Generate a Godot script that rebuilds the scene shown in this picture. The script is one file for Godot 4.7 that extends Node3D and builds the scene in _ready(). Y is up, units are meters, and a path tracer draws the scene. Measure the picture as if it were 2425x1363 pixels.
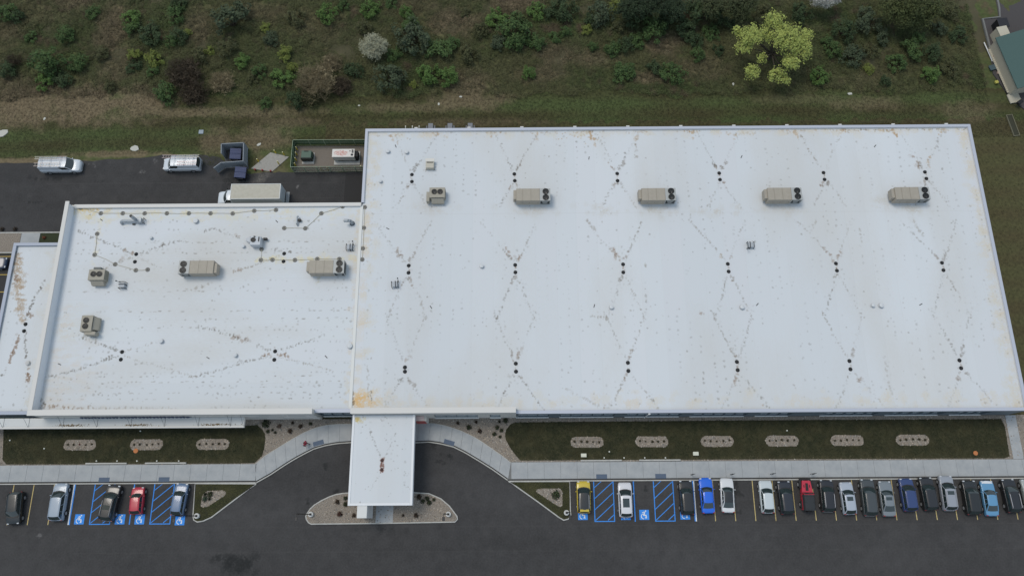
extends Node3D
# An aerial view of a long flat-roofed building with parking in front and scrub behind.
# Metres, y up. x runs to the right of the picture, -z away from the camera.

var rng := RandomNumberGenerator.new()
var used := {}
var mats := {}
var noise := FastNoiseLite.new()
var noise2 := FastNoiseLite.new()
var noise3 := FastNoiseLite.new()

# ---------------------------------------------------------------- mesh builder
class G:
	var v := PackedVector3Array()
	var n := PackedVector3Array()
	var c := PackedColorArray()
	var t := PackedVector2Array()
	var col := Color.WHITE
	var use_col := false
	var xf := Transform3D.IDENTITY
	func put(p: Vector3, nn: Vector3, uv := Vector2.ZERO) -> void:
		v.append(xf * p); n.append((xf.basis * nn).normalized()); c.append(col); t.append(uv)
	func tri(a: Vector3, b: Vector3, d: Vector3) -> void:
		var nn := (b - a).cross(d - a)
		if nn.length_squared() < 1e-14: return
		nn = nn.normalized()
		put(a, nn); put(d, nn); put(b, nn)
	func quad(a: Vector3, b: Vector3, d: Vector3, e: Vector3) -> void:
		tri(a, b, d); tri(a, d, e)
	func box(p: Vector3, s: Vector3, e := 0.0) -> void:
		# p is the middle of the box, e a chamfer
		var h := s * 0.5
		e = min(e, min(h.x, min(h.y, h.z)) * 0.9)
		if e <= 0.0:
			var q := []
			for i in 8: q.append(p + Vector3(h.x if i & 1 else -h.x, h.y if i & 2 else -h.y, h.z if i & 4 else -h.z))
			quad(q[1], q[3], q[7], q[5]); quad(q[0], q[4], q[6], q[2])
			quad(q[2], q[6], q[7], q[3]); quad(q[0], q[1], q[5], q[4])
			quad(q[4], q[5], q[7], q[6]); quad(q[0], q[2], q[3], q[1])
			return
		for ax in 3:
			var b := (ax + 1) % 3
			var d := (ax + 2) % 3
			for sg in [-1.0, 1.0]:
				var f := []
				for k in [[-1, -1], [1, -1], [1, 1], [-1, 1]]:
					var w := Vector3.ZERO
					w[ax] = sg * h[ax]; w[b] = k[0] * (h[b] - e); w[d] = k[1] * (h[d] - e)
					f.append(p + w)
				if sg > 0: quad(f[0], f[1], f[2], f[3])
				else: quad(f[0], f[3], f[2], f[1])
			for s1 in [-1.0, 1.0]:
				for s2 in [-1.0, 1.0]:
					# edge along ax between faces b (s1) and d (s2)
					var a0 := Vector3.ZERO
					a0[ax] = -(h[ax] - e); a0[b] = s1 * h[b]; a0[d] = s2 * (h[d] - e)
					var a1 := a0
					a1[ax] = h[ax] - e
					var b0 := Vector3.ZERO
					b0[ax] = -(h[ax] - e); b0[b] = s1 * (h[b] - e); b0[d] = s2 * h[d]
					var b1 := b0
					b1[ax] = h[ax] - e
					if s1 * s2 > 0: quad(p + a0, p + b0, p + b1, p + a1)
					else: quad(p + a0, p + a1, p + b1, p + b0)
		for sx in [-1.0, 1.0]:
			for sy in [-1.0, 1.0]:
				for sz in [-1.0, 1.0]:
					var x := p + Vector3(sx * h.x, sy * (h.y - e), sz * (h.z - e))
					var y := p + Vector3(sx * (h.x - e), sy * h.y, sz * (h.z - e))
					var z := p + Vector3(sx * (h.x - e), sy * (h.y - e), sz * h.z)
					if sx * sy * sz > 0: tri(x, y, z)
					else: tri(x, z, y)
	func span(a: Vector3, b: Vector3, e := 0.0) -> void:
		box((a + b) * 0.5, (b - a).abs(), e)
	func tube(a: Vector3, b: Vector3, r0: float, r1 := -1.0, seg := 8, cap := true) -> void:
		if r1 < 0: r1 = r0
		var d := (b - a).normalized()
		var u := d.cross(Vector3.UP if abs(d.y) < 0.9 else Vector3.RIGHT).normalized()
		var w := d.cross(u)
		for i in seg:
			var t0 := TAU * i / seg
			var t1 := TAU * (i + 1) / seg
			var n0 := u * cos(t0) + w * sin(t0)
			var n1 := u * cos(t1) + w * sin(t1)
			put(a + n0 * r0, n0); put(b + n1 * r1, n1); put(a + n1 * r0, n1)
			put(a + n0 * r0, n0); put(b + n0 * r1, n0); put(b + n1 * r1, n1)
			if cap:
				put(b, d); put(b + n1 * r1, d); put(b + n0 * r1, d)
				put(a, -d); put(a + n0 * r0, -d); put(a + n1 * r0, -d)
	func path(p: Array, r: float, seg := 6) -> void:
		for i in p.size() - 1: tube(p[i], p[i + 1], r, r, seg, true)
	func lathe(o: Vector3, prof: Array, seg := 16) -> void:
		# prof holds (radius, height) pairs from the bottom up
		for k in prof.size() - 1:
			var p: Vector2 = prof[k]
			var q: Vector2 = prof[k + 1]
			var dn := Vector2(q.y - p.y, p.x - q.x).normalized()
			for i in seg:
				var t0 := TAU * i / seg
				var t1 := TAU * (i + 1) / seg
				var a := Vector3(cos(t0), 0, sin(t0))
				var b := Vector3(cos(t1), 0, sin(t1))
				var na := a * dn.x + Vector3.UP * dn.y
				var nb := b * dn.x + Vector3.UP * dn.y
				var p0 := o + a * p.x + Vector3.UP * p.y
				var p1 := o + b * p.x + Vector3.UP * p.y
				var q0 := o + a * q.x + Vector3.UP * q.y
				var q1 := o + b * q.x + Vector3.UP * q.y
				if p.x > 1e-5:
					put(p0, na); put(p1, nb); put(q1, nb)
				if q.x > 1e-5:
					put(p0, na); put(q1, nb); put(q0, na)
	func prism(poly: PackedVector2Array, y0: float, y1: float, bottom := false) -> void:
		var area := 0.0
		var m := poly.size()
		for i in m: area += poly[i].cross(poly[(i + 1) % m])
		var idx := Geometry2D.triangulate_polygon(poly)
		for i in range(0, idx.size(), 3):
			var q := [poly[idx[i]], poly[idx[i + 1]], poly[idx[i + 2]]]
			if (q[1] - q[0]).cross(q[2] - q[0]) > 0: q.reverse()
			tri(Vector3(q[0].x, y1, q[0].y), Vector3(q[1].x, y1, q[1].y), Vector3(q[2].x, y1, q[2].y))
			if bottom: tri(Vector3(q[0].x, y0, q[0].y), Vector3(q[2].x, y0, q[2].y), Vector3(q[1].x, y0, q[1].y))
		if y1 - y0 < 1e-5: return
		for i in m:
			var a := poly[i]
			var b := poly[(i + 1) % m]
			if area > 0:
				var s := a
				a = b
				b = s
			quad(Vector3(a.x, y0, a.y), Vector3(b.x, y0, b.y), Vector3(b.x, y1, b.y), Vector3(a.x, y1, a.y))
	func grid(rows: Array, flip := false) -> void:
		# smooth surface through rows of points
		var nr := rows.size()
		var nc: int = rows[0].size()
		var ns := []
		for i in nr:
			var l := []
			for j in nc:
				var du: Vector3 = rows[min(i + 1, nr - 1)][j] - rows[max(i - 1, 0)][j]
				var dv: Vector3 = rows[i][min(j + 1, nc - 1)] - rows[i][max(j - 1, 0)]
				var nn := du.cross(dv)
				if nn.length_squared() < 1e-12: nn = Vector3.UP
				nn = nn.normalized()
				l.append(-nn if flip else nn)
			ns.append(l)
		for i in nr - 1:
			for j in nc - 1:
				var a: Vector3 = rows[i][j]
				var b: Vector3 = rows[i + 1][j]
				var d: Vector3 = rows[i + 1][j + 1]
				var e: Vector3 = rows[i][j + 1]
				var q := [[a, ns[i][j]], [b, ns[i + 1][j]], [d, ns[i + 1][j + 1]], [e, ns[i][j + 1]]]
				var o := [0, 2, 1, 0, 3, 2] if not flip else [0, 1, 2, 0, 2, 3]
				for k in o: put(q[k][0], q[k][1])
	func mesh() -> ArrayMesh:
		var a := []
		a.resize(Mesh.ARRAY_MAX)
		a[Mesh.ARRAY_VERTEX] = v; a[Mesh.ARRAY_NORMAL] = n; a[Mesh.ARRAY_TEX_UV] = t
		if use_col: a[Mesh.ARRAY_COLOR] = c
		var m := ArrayMesh.new()
		m.add_surface_from_arrays(Mesh.PRIMITIVE_TRIANGLES, a)
		return m

# ---------------------------------------------------------------- scene helpers
func pts(a: Array) -> PackedVector2Array:
	var r := PackedVector2Array()
	for i in range(0, a.size(), 2): r.append(Vector2(a[i], a[i + 1]))
	return r
func numbered(called: String) -> String:
	if not used.has(called):
		used[called] = 0
		return called
	used[called] += 1
	return "%s_%03d" % [called, used[called]]
func lin(r: float, g: float, b: float) -> Color:
	return Color(r, g, b).linear_to_srgb()
func mat(r: float, g: float, b: float, rough := 0.8, metal := 0.0) -> StandardMaterial3D:
	# a plain surface of the given real-world base colour
	var key := "%.3f %.3f %.3f %.2f %.2f" % [r, g, b, rough, metal]
	if mats.has(key): return mats[key]
	var m := StandardMaterial3D.new()
	m.albedo_color = lin(r, g, b); m.roughness = rough; m.metallic = metal
	mats[key] = m
	return m
func paint_mat(r: float, g: float, b: float) -> StandardMaterial3D:
	var key := "paint %.3f %.3f %.3f" % [r, g, b]
	if mats.has(key): return mats[key]
	var m := StandardMaterial3D.new()
	m.albedo_color = lin(r, g, b); m.roughness = 0.35; m.metallic_specular = 0.5
	m.clearcoat_enabled = true; m.clearcoat = 0.6; m.clearcoat_roughness = 0.12
	mats[key] = m
	return m
func grained(called: String, a: Color, b: Color, freq: float, size: float, rough := 0.9, bump := 0.0) -> StandardMaterial3D:
	# two-tone speckled surface on world axes; a and b are linear colours, size the tile in metres
	var f := FastNoiseLite.new()
	f.noise_type = FastNoiseLite.TYPE_SIMPLEX_SMOOTH
	f.seed = called.hash() % 10000; f.frequency = freq; f.fractal_octaves = 5; f.fractal_gain = 0.65
	var im := Image.create(256, 256, false, Image.FORMAT_RGB8)
	for y in 256:
		for x in 256:
			# tiles by blending with itself across the seam
			var u := x / 256.0
			var w := y / 256.0
			var q := lerpf(lerpf(f.get_noise_2d(x, y), f.get_noise_2d(x - 256, y), u), lerpf(f.get_noise_2d(x, y - 256), f.get_noise_2d(x - 256, y - 256), u), w)
			im.set_pixel(x, y, a.lerp(b, clampf(0.5 + q * 1.1, 0, 1)).linear_to_srgb())
	im.generate_mipmaps()
	var m := StandardMaterial3D.new()
	m.albedo_texture = ImageTexture.create_from_image(im); m.roughness = rough
	m.uv1_triplanar = true; m.uv1_world_triplanar = true; m.uv1_scale = Vector3.ONE / size
	return m
func part(called: String, g: G, m: Material, parent: Node) -> MeshInstance3D:
	var o := MeshInstance3D.new()
	o.name = called if parent != self else numbered(called)
	o.mesh = g.mesh(); o.material_override = m
	parent.add_child(o, true)
	return o
func part_mesh(called: String, me: Mesh, m: Material, parent: Node, at := Transform3D.IDENTITY) -> MeshInstance3D:
	var o := MeshInstance3D.new()
	o.name = called if parent != self else numbered(called)
	o.mesh = me; o.material_override = m; o.transform = at
	parent.add_child(o, true)
	return o
func tag(o: Node, label: String, category: String, group := "") -> void:
	o.set_meta("label", label); o.set_meta("category", category)
	if group: o.set_meta("group", group)
func thing(called: String, label: String, category: String, at := Vector3.ZERO, turn := 0.0, group := "") -> Node3D:
	var o := Node3D.new()
	o.name = numbered(called); add_child(o)
	o.position = at; o.rotation.y = turn
	tag(o, label, category, group)
	return o
func setting(called: String, g: G, m: Material) -> MeshInstance3D:
	var o := part(called, g, m, self)
	o.set_meta("kind", "structure")
	return o
func setting_node(called: String) -> Node3D:
	var o := Node3D.new()
	o.name = numbered(called); add_child(o)
	o.set_meta("kind", "structure")
	return o
func copy(src: Node3D, at: Vector3, turn: float, label: String) -> Node3D:
	var c: Node3D = src.duplicate()
	c.name = numbered(String(src.name).rsplit("_0", true, 1)[0]); add_child(c)
	c.position = at; c.rotation.y = turn
	c.set_meta("label", label)
	return c
func nth(i: int) -> String:
	return ["first", "second", "third", "fourth", "fifth", "sixth", "seventh", "eighth", "ninth", "tenth", "eleventh", "twelfth", "thirteenth", "fourteenth", "fifteenth", "sixteenth", "seventeenth", "eighteenth", "nineteenth", "twentieth"][i]

# ---------------------------------------------------------------- painted surfaces
class Paint:
	var im: Image
	var x0 := 0.0
	var z0 := 0.0
	var px := 0.1
	var rng := RandomNumberGenerator.new()
	var nz := FastNoiseLite.new()
	func setup(ax: float, az: float, bx: float, bz: float, p: float, sd: int) -> void:
		x0 = ax; z0 = az; px = p; rng.seed = sd
		nz.seed = sd; nz.frequency = 0.9; nz.fractal_octaves = 4
		im = Image.create(int((bx - ax) / p), int((bz - az) / p), false, Image.FORMAT_RGB8)
	func blot(x: float, z: float, r: float, col: Color, a: float, rz := -1.0) -> void:
		# a spot of dirt with a ragged, grainy outline; col is linear
		if rz < 0: rz = r
		var w := im.get_width()
		var h := im.get_height()
		var cs := col.linear_to_srgb()
		for j in range(max(0, int((z - rz * 1.5 - z0) / px)), min(h, int((z + rz * 1.5 - z0) / px) + 2)):
			for i in range(max(0, int((x - r * 1.5 - x0) / px)), min(w, int((x + r * 1.5 - x0) / px) + 2)):
				var wx := x0 + (i + 0.5) * px
				var wz := z0 + (j + 0.5) * px
				var d := Vector2((wx - x) / r, (wz - z) / rz).length() + nz.get_noise_2d(wx * 3.0, wz * 3.0) * 0.75
				if d < 1.0:
					var k := a * smoothstep(1.0, 0.55, d) * (0.75 + 0.5 * nz.get_noise_2d(wx * 11.0, wz * 11.0))
					im.set_pixel(i, j, im.get_pixel(i, j).lerp(cs, clampf(k, 0, 1)))
	func trail(p: PackedVector2Array, wd: float, col: Color, a: float, gap := 0.6) -> void:
		# dirt gathered in broken dashes along a line of the roof
		for i in p.size() - 1:
			var d := p[i + 1] - p[i]
			var l := d.length()
			var s := 0.0
			while s < l:
				var q := p[i] + d * (s / l)
				if rng.randf() > gap:
					var k := rng.randf_range(0.35, 1.0)
					blot(q.x + rng.randfn(0, wd * 0.45), q.y + rng.randfn(0, wd * 0.45), wd * rng.randf_range(0.5, 1.1), col, a * k, wd * rng.randf_range(0.5, 1.5))
				elif rng.randf() < 0.7:
					blot(q.x + rng.randfn(0, wd), q.y + rng.randfn(0, wd), wd * 0.9, col, a * 0.22)
				s += wd * rng.randf_range(0.8, 1.8)
	func line(a: Vector2, b: Vector2, wd: float, col: Color, al: float) -> void:
		var d := b - a
		var l := d.length()
		var nrm := d.orthogonal() / l
		var cs := col.linear_to_srgb()
		for s in int(l / px):
			for q in int(max(1.0, wd / px)):
				var p := a + d * (s * px / l) + nrm * (q * px - wd * 0.5)
				var i := int((p.x - x0) / px)
				var j := int((p.y - z0) / px)
				if i >= 0 and j >= 0 and i < im.get_width() and j < im.get_height():
					im.set_pixel(i, j, im.get_pixel(i, j).lerp(cs, al * (0.7 + 0.6 * nz.get_noise_2d(p.x * 4.0, p.y * 4.0))))
	func material(rough := 0.8) -> StandardMaterial3D:
		im.generate_mipmaps()
		var m := StandardMaterial3D.new()
		m.albedo_texture = ImageTexture.create_from_image(im)
		m.roughness = rough
		return m
func sheet(p: Paint, ax: float, az: float, bx: float, bz: float, y: float) -> G:
	# a flat sheet over part of a painted surface
	var g := G.new()
	var w := p.im.get_width() * p.px
	var h := p.im.get_height() * p.px
	for k in [[ax, az], [bx, az], [bx, bz], [ax, az], [bx, bz], [ax, bz]]:
		g.put(Vector3(k[0], y, k[1]), Vector3.UP, Vector2((k[0] - p.x0) / w, (k[1] - p.z0) / h))
	return g


# ---------------------------------------------------------------- the scene
func _ready() -> void:
	rng.seed = 20240517
	noise.seed = 11; noise.frequency = 0.05; noise.fractal_octaves = 4
	noise2.seed = 23; noise2.frequency = 0.35; noise2.fractal_octaves = 4
	noise3.seed = 37; noise3.frequency = 1.6; noise3.fractal_octaves = 3
	var cam := Camera3D.new()
	cam.name = "camera"
	cam.fov = 41.6777; cam.near = 1.0; cam.far = 1500.0
	cam.transform = Transform3D(Basis(Vector3(0.999969, -0.005563, 0.005487), Vector3(0.006877, 0.293092, -0.956060), Vector3(0.003710, 0.956068, 0.293121)), Vector3(0, 107.944, 0))
	add_child(cam)
	cam.current = true
	var env := Environment.new()
	var sky := Sky.new()
	var sm := ProceduralSkyMaterial.new()
	sm.sky_top_color = Color(0.60, 0.665, 0.735)
	sm.sky_horizon_color = Color(0.66, 0.695, 0.735)
	sm.sky_curve = 0.2
	sm.ground_bottom_color = Color(0.2, 0.2, 0.18)
	sm.ground_horizon_color = Color(0.6, 0.63, 0.66)
	sm.sun_angle_max = 0.0
	sky.sky_material = sm
	env.background_mode = Environment.BG_SKY
	env.sky = sky
	env.background_energy_multiplier = 1.0
	env.tonemap_mode = Environment.TONE_MAPPER_LINEAR
	env.tonemap_exposure = 1.35
	env.sdfgi_enabled = true; env.ssao_enabled = true; env.ssil_enabled = true
	var we := WorldEnvironment.new()
	we.name = "world_environment"
	we.environment = env
	add_child(we)
	var sun := DirectionalLight3D.new()
	sun.name = "sun"
	sun.light_energy = 0.38
	sun.light_color = Color(1.0, 0.975, 0.94)
	sun.light_angular_distance = 24.0
	sun.shadow_enabled = true
	sun.rotation_degrees = Vector3(-66, -128, 0)
	add_child(sun)
	build_ground()
	build_front_site()
	build_building()
	build_roof_equipment()
	build_service_yard()
	build_street_furniture()
	build_vehicles()
	build_neighbour_lot()
	build_scrub()
	build_small_things()

# ---------------------------------------------------------------- ground
var straw_spots := []
func field_colour(x: float, z: float) -> Color:
	# what grows at a spot of the field: green grass, dead straw, bare brown soil (linear colours)
	var a := noise.get_noise_2d(x, z * 1.6)
	var b := noise2.get_noise_2d(x, z)
	var d := noise3.get_noise_2d(x, z)
	var green := Color(0.062, 0.082, 0.025)
	var olive := Color(0.088, 0.088, 0.036)
	var straw := Color(0.168, 0.128, 0.077)
	var soil := Color(0.100, 0.066, 0.043)
	var st := 0.0
	for s in straw_spots:
		var q := Vector2((x - s[0]) / s[2], (z - s[1]) / s[3]).length()
		if q < 1.5: st = max(st, s[4] * smoothstep(1.3, 0.4, q + b * 0.5))
	var base := olive.lerp(green, clampf(0.5 + a * 1.3 + b * 0.6, 0, 1))
	base = base.lerp(soil, clampf(b * 1.4 - 0.28 + a * 0.8, 0, 0.75))
	base = base.lerp(straw if d > -0.15 else soil, clampf(st * (0.8 + d * 0.5), 0, 1))
	if z > -66.0 + noise2.get_noise_2d(x * 0.3, 3.0) * 2.0:
		# mown strip along the back of the building, cut in bands
		var band := sin((z + 0.012 * x) * 1.7) * 0.5 + 0.5
		base = green.lerp(Color(0.052, 0.048, 0.017), clampf(band * 0.6 + a * 0.8 + 0.15, 0, 1))
		if z > -60.8 + b * 1.2 and x > -30.0: base = base.lerp(Color(0.072, 0.055, 0.025), 0.6)
		base = base.lerp(straw, clampf(st * 0.9, 0, 1))
	return base * (1.0 + d * 0.35)
func field_y(x: float, z: float) -> float:
	# gentle hummocks, level beside the building and the lane
	var k := smoothstep(-64.0, -72.0, z)
	return 0.05 + k * (noise.get_noise_2d(x * 2.0, z * 2.0) * 0.5 + noise2.get_noise_2d(x, z) * 0.12)
func build_ground() -> void:
	var g := G.new()
	g.span(Vector3(-700, -0.3, -700), Vector3(700, -0.08, 700))
	setting("ground", g, grained("meadow", Color(0.05, 0.05, 0.022), Color(0.09, 0.075, 0.04), 0.03, 30.0))
	# patches of straw and bare soil: x, z, half sizes, strength
	var sp := [
		[Vector2(-79.114, -64.904), 9.0, 4.5, 1.0], [Vector2(-69.438, -64.433), 8.0, 4.0, 1.0], [Vector2(-60.581, -64.741), 6.0, 3.5, 0.9], [Vector2(-82.383, -67.659), 6.0, 3.0, 0.7],
		[Vector2(-67.139, -78.781), 3.0, 6.0, 0.9], [Vector2(-65.463, -72.259), 3.2, 4.0, 0.7], [Vector2(-74.061, -84.284), 4.0, 2.0, 0.8], [Vector2(-52.659, -79.056), 3.0, 4.0, 0.7],
		[Vector2(-84.451, -78.533), 3.0, 3.0, 0.6], [Vector2(-42.299, -81.869), 5.0, 2.0, 0.5], [Vector2(-9.882, -79.475), 5.5, 3.0, 0.9], [Vector2(0.035, -83.305), 5.0, 2.5, 1.0],
		[Vector2(-7.267, -66.987), 4.0, 3.5, 0.8], [Vector2(-7.241, -64.658), 7.0, 1.8, 0.8], [Vector2(7.284, -73.194), 4.0, 2.5, 0.8], [Vector2(12.820, -72.340), 4.0, 2.0, 0.7],
		[Vector2(24.793, -75.049), 3.5, 3.0, 0.9], [Vector2(22.666, -68.678), 4.0, 1.3, 0.9], [Vector2(4.441, -69.632), 5.0, 2.0, 0.6], [Vector2(30.694, -70.185), 5.0, 2.5, 0.5],
		[Vector2(-78.620, -62.210), 12.0, 1.2, 0.9], [Vector2(-54.219, -63.146), 12.0, 1.0, 0.8], [Vector2(-40.572, -63.027), 10.0, 1.2, 0.6], [Vector2(-14.719, -63.568), 12.0, 1.0, 0.6],
		[Vector2(-40.121, -58.100), 4.5, 2.5, 0.8], [Vector2(-47.494, -57.789), 3.0, 2.5, 0.7], [Vector2(-62.670, -55.686), 9.0, 0.7, 0.9], [Vector2(-77.213, -54.552), 10.0, 0.7, 0.9],
		[Vector2(-38.316, -52.913), 3.0, 3.0, 0.5], [Vector2(-36.326, -61.083), 6.0, 1.2, 0.5], [Vector2(46.585, -64.568), 9.0, 1.0, 0.3], [Vector2(56.663, -63.710), 7.0, 1.4, 0.5],
		[Vector2(72.633, -62.040), 5.0, 2.0, 0.5], [Vector2(-9.227, -60.849), 14.0, 0.8, 0.35], [Vector2(57.954, -67.967), 5.0, 1.6, 0.3], [Vector2(-16.697, -82.459), 5.0, 2.0, 0.4],
		[Vector2(-32.860, -79.281), 6.0, 3.0, 0.4], [Vector2(-79.438, -82.229), 8.0, 3.0, 0.35]]
	for s in sp: straw_spots.append([s[0].x, s[0].y, s[1], s[2], s[3]])
	var p := Paint.new()
	p.setup(-104, -100, 104, -13.0, 0.13, 5)
	var w := p.im.get_width()
	var h := p.im.get_height()
	for j in h:
		var z := p.z0 + (j + 0.5) * p.px
		for i in w:
			var x := p.x0 + (i + 0.5) * p.px
			if z > -44.0 and abs(x) < 70: continue
			p.im.set_pixel(i, j, field_colour(x, z).linear_to_srgb())
	var fm := p.material(1.0)
	var f := G.new()
	var wm := w * p.px
	var hm := h * p.px
	var step := 1.0
	var nx := 208
	var nz := 87
	for j in nz:
		for i in nx:
			var x := -104.0 + i * step
			var z := -100.0 + j * step
			if z >= -44.0 and x > -67.0 and x < 69.0: continue
			for k in [[0, 0], [1, 0], [1, 1], [0, 0], [1, 1], [0, 1]]:
				var a: float = x + k[0] * step
				var b: float = z + k[1] * step
				var nn := Vector3(field_y(a - 0.5, b) - field_y(a + 0.5, b), 1.0, field_y(a, b - 0.5) - field_y(a, b + 0.5)).normalized()
				f.put(Vector3(a, field_y(a, b), b), nn, Vector2((a - p.x0) / wm, (b - p.z0) / hm))
	setting("field", f, fm)

# asphalt: a fine two-tone grain with wear, and its own marks
func asphalt_colour(x: float, z: float) -> Color:
	var a := noise.get_noise_2d(x * 0.8, z * 2.2)
	var b := noise2.get_noise_2d(x * 1.4, z * 1.4)
	var d := noise3.get_noise_2d(x * 2.3, z * 2.3)
	var v := 0.046 * (1.0 + a * 0.25 + b * 0.16 + d * 0.28)
	return Color(v * 1.02, v * 0.985, v * 0.985)


# ---------------------------------------------------------------- paving and planting in front
var tactile_mat: StandardMaterial3D
var gravel_mat: StandardMaterial3D
var concrete_mat: StandardMaterial3D
var kerb_mat: StandardMaterial3D
var lawn_mat: StandardMaterial3D
const WALK_Y := 0.14

func resample(p: PackedVector2Array, count: int) -> PackedVector2Array:
	var c := Curve2D.new()
	for i in p.size():
		var t := Vector2.ZERO
		if i > 0 and i < p.size() - 1: t = (p[i + 1] - p[i - 1]) / 6.0
		c.add_point(p[i], -t, t)
	var r := PackedVector2Array()
	var l := c.get_baked_length()
	for i in count: r.append(c.sample_baked(l * i / (count - 1.0)))
	return r
func ring_strip(g: G, p: PackedVector2Array, wd: float, y0: float, y1: float, closed: bool, side := 1.0) -> void:
	# a kerb of width wd along a line, laid towards the left (side 1) or the right (side -1)
	var m := p.size()
	var q := []
	for i in m:
		var a := p[(i - 1 + m) % m] if (closed or i > 0) else p[i]
		var b := p[(i + 1) % m] if (closed or i < m - 1) else p[i]
		q.append(p[i] + (b - a).normalized().orthogonal() * wd * side)
	var e := 0.03
	for i in (m if closed else m - 1):
		var j := (i + 1) % m
		var o0 := Vector3(p[i].x, y1, p[i].y)
		var o1 := Vector3(p[j].x, y1, p[j].y)
		var n0 := Vector3(q[i].x, y1, q[i].y)
		var n1 := Vector3(q[j].x, y1, q[j].y)
		var i0 := o0.lerp(n0, e / wd)
		var i1 := o1.lerp(n1, e / wd)
		var dn := Vector3(0, e, 0)
		var b0 := Vector3(p[i].x, y0, p[i].y)
		var b1 := Vector3(p[j].x, y0, p[j].y)
		var c0 := Vector3(q[i].x, y0, q[i].y)
		var c1 := Vector3(q[j].x, y0, q[j].y)
		for f in [[i0, i1, n1, n0], [o0 - dn, o1 - dn, i1, i0], [b0, b1, o1 - dn, o0 - dn], [c1, c0, n0, n1]]:
			var nn: Vector3 = (f[1] - f[0]).cross(f[2] - f[0])
			var outward := Vector3.UP
			if f[0] == b0: outward = (o0 - n0)
			elif f[0] == c1: outward = (n0 - o0)
			if nn.dot(outward) >= 0: g.quad(f[0], f[1], f[2], f[3])
			else: g.quad(f[3], f[2], f[1], f[0])
func shrink(p: PackedVector2Array, d: float) -> PackedVector2Array:
	var r := Geometry2D.offset_polygon(p, -d, Geometry2D.JOIN_ROUND)
	return r[0] if r.size() > 0 else p
func inside(q: Vector2, p: PackedVector2Array) -> bool:
	return Geometry2D.is_point_in_polygon(q, p)
func scatter(called: String, label: String, category: String, me: Mesh, m: Material, xs: Array, cols: PackedColorArray) -> void:
	var mm := MultiMesh.new()
	mm.transform_format = MultiMesh.TRANSFORM_3D
	mm.use_colors = true
	mm.mesh = me
	mm.instance_count = xs.size()
	for i in xs.size():
		mm.set_instance_transform(i, xs[i])
		mm.set_instance_color(i, cols[i])
	var o := MultiMeshInstance3D.new()
	o.name = numbered(called)
	o.multimesh = mm; o.material_override = m
	add_child(o)
	o.set_meta("kind", "stuff")
	tag(o, label, category)
func rand_basis(s: float, flat := 1.0) -> Basis:
	return Basis(Vector3.UP, rng.randf() * TAU).scaled(Vector3(s, s * flat, s))
func pebble_mesh() -> ArrayMesh:
	var g := G.new()
	g.use_col = true
	g.lathe(Vector3.ZERO, [Vector2(0.75, 0.0), Vector2(1.0, 0.3), Vector2(0.7, 0.62), Vector2(0.0, 0.78)], 6)
	return g.mesh()
func tuft_mesh(blades: int, tall: float, spread: float, wid: float, sd: int) -> ArrayMesh:
	var r := RandomNumberGenerator.new()
	r.seed = sd
	var g := G.new()
	g.use_col = true
	for i in blades:
		var a := r.randf() * TAU
		var d := Vector3(cos(a), 0, sin(a))
		var s := d.cross(Vector3.UP) * wid
		var b := d * r.randf() * spread * 0.3
		var h := tall * r.randf_range(0.6, 1.0)
		var tip := b + d * spread * r.randf_range(0.4, 1.0) + Vector3.UP * h
		var mid := b.lerp(tip, 0.5) + Vector3.UP * h * 0.22
		var v := r.randf_range(0.75, 1.25)
		g.col = Color(v, v, v)
		g.tri(b - s, b + s, mid + s * 0.8)
		g.tri(b - s, mid + s * 0.8, mid - s * 0.8)
		g.tri(mid - s * 0.8, mid + s * 0.8, tip)
	return g.mesh()
func leaf_mat(rough := 0.9) -> StandardMaterial3D:
	var key := "leafy"
	if mats.has(key): return mats[key]
	var m := StandardMaterial3D.new()
	m.vertex_color_use_as_albedo = true
	m.roughness = rough
	m.cull_mode = BaseMaterial3D.CULL_DISABLED
	mats[key] = m
	return m
func small_plant(at: Vector3, r: float, col: Color, label: String, group: String, spiky := false) -> void:
	var o := thing("garden_plant", label, "plant", at, rng.randf() * TAU, group)
	var g := G.new()
	g.use_col = true
	var nleaf := 90
	for i in nleaf:
		var a := rng.randf() * TAU
		var el := rng.randf_range(0.1, 1.4)
		var d := Vector3(cos(a) * cos(el), sin(el), sin(a) * cos(el))
		var rr := r * rng.randf_range(0.45, 1.0)
		var v := rng.randf_range(0.6, 1.4)
		g.col = Color(col.r * v, col.g * v, col.b * v)
		var s := d.cross(Vector3(rng.randf() - 0.5, 1, rng.randf() - 0.5)).normalized() * r * (0.06 if spiky else 0.17)
		var u := s.cross(d).normalized() * s.length()
		var p := d * rr
		p.y = p.y * 0.8 + 0.04
		if spiky:
			g.tri(Vector3(0, 0.03, 0) - s, Vector3(0, 0.03, 0) + s, p)
		else:
			g.quad(p - s, p - u, p + s, p + u)
	part("foliage", g, leaf_mat(), o)
	var k := G.new()
	for i in 4:
		var a := i * TAU / 4 + 0.4
		k.tube(Vector3.ZERO, Vector3(cos(a) * r * 0.45, r * 0.5, sin(a) * r * 0.45), r * 0.05, r * 0.02, 5)
	part("stem", k, mat(0.05, 0.035, 0.022), o)

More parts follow.
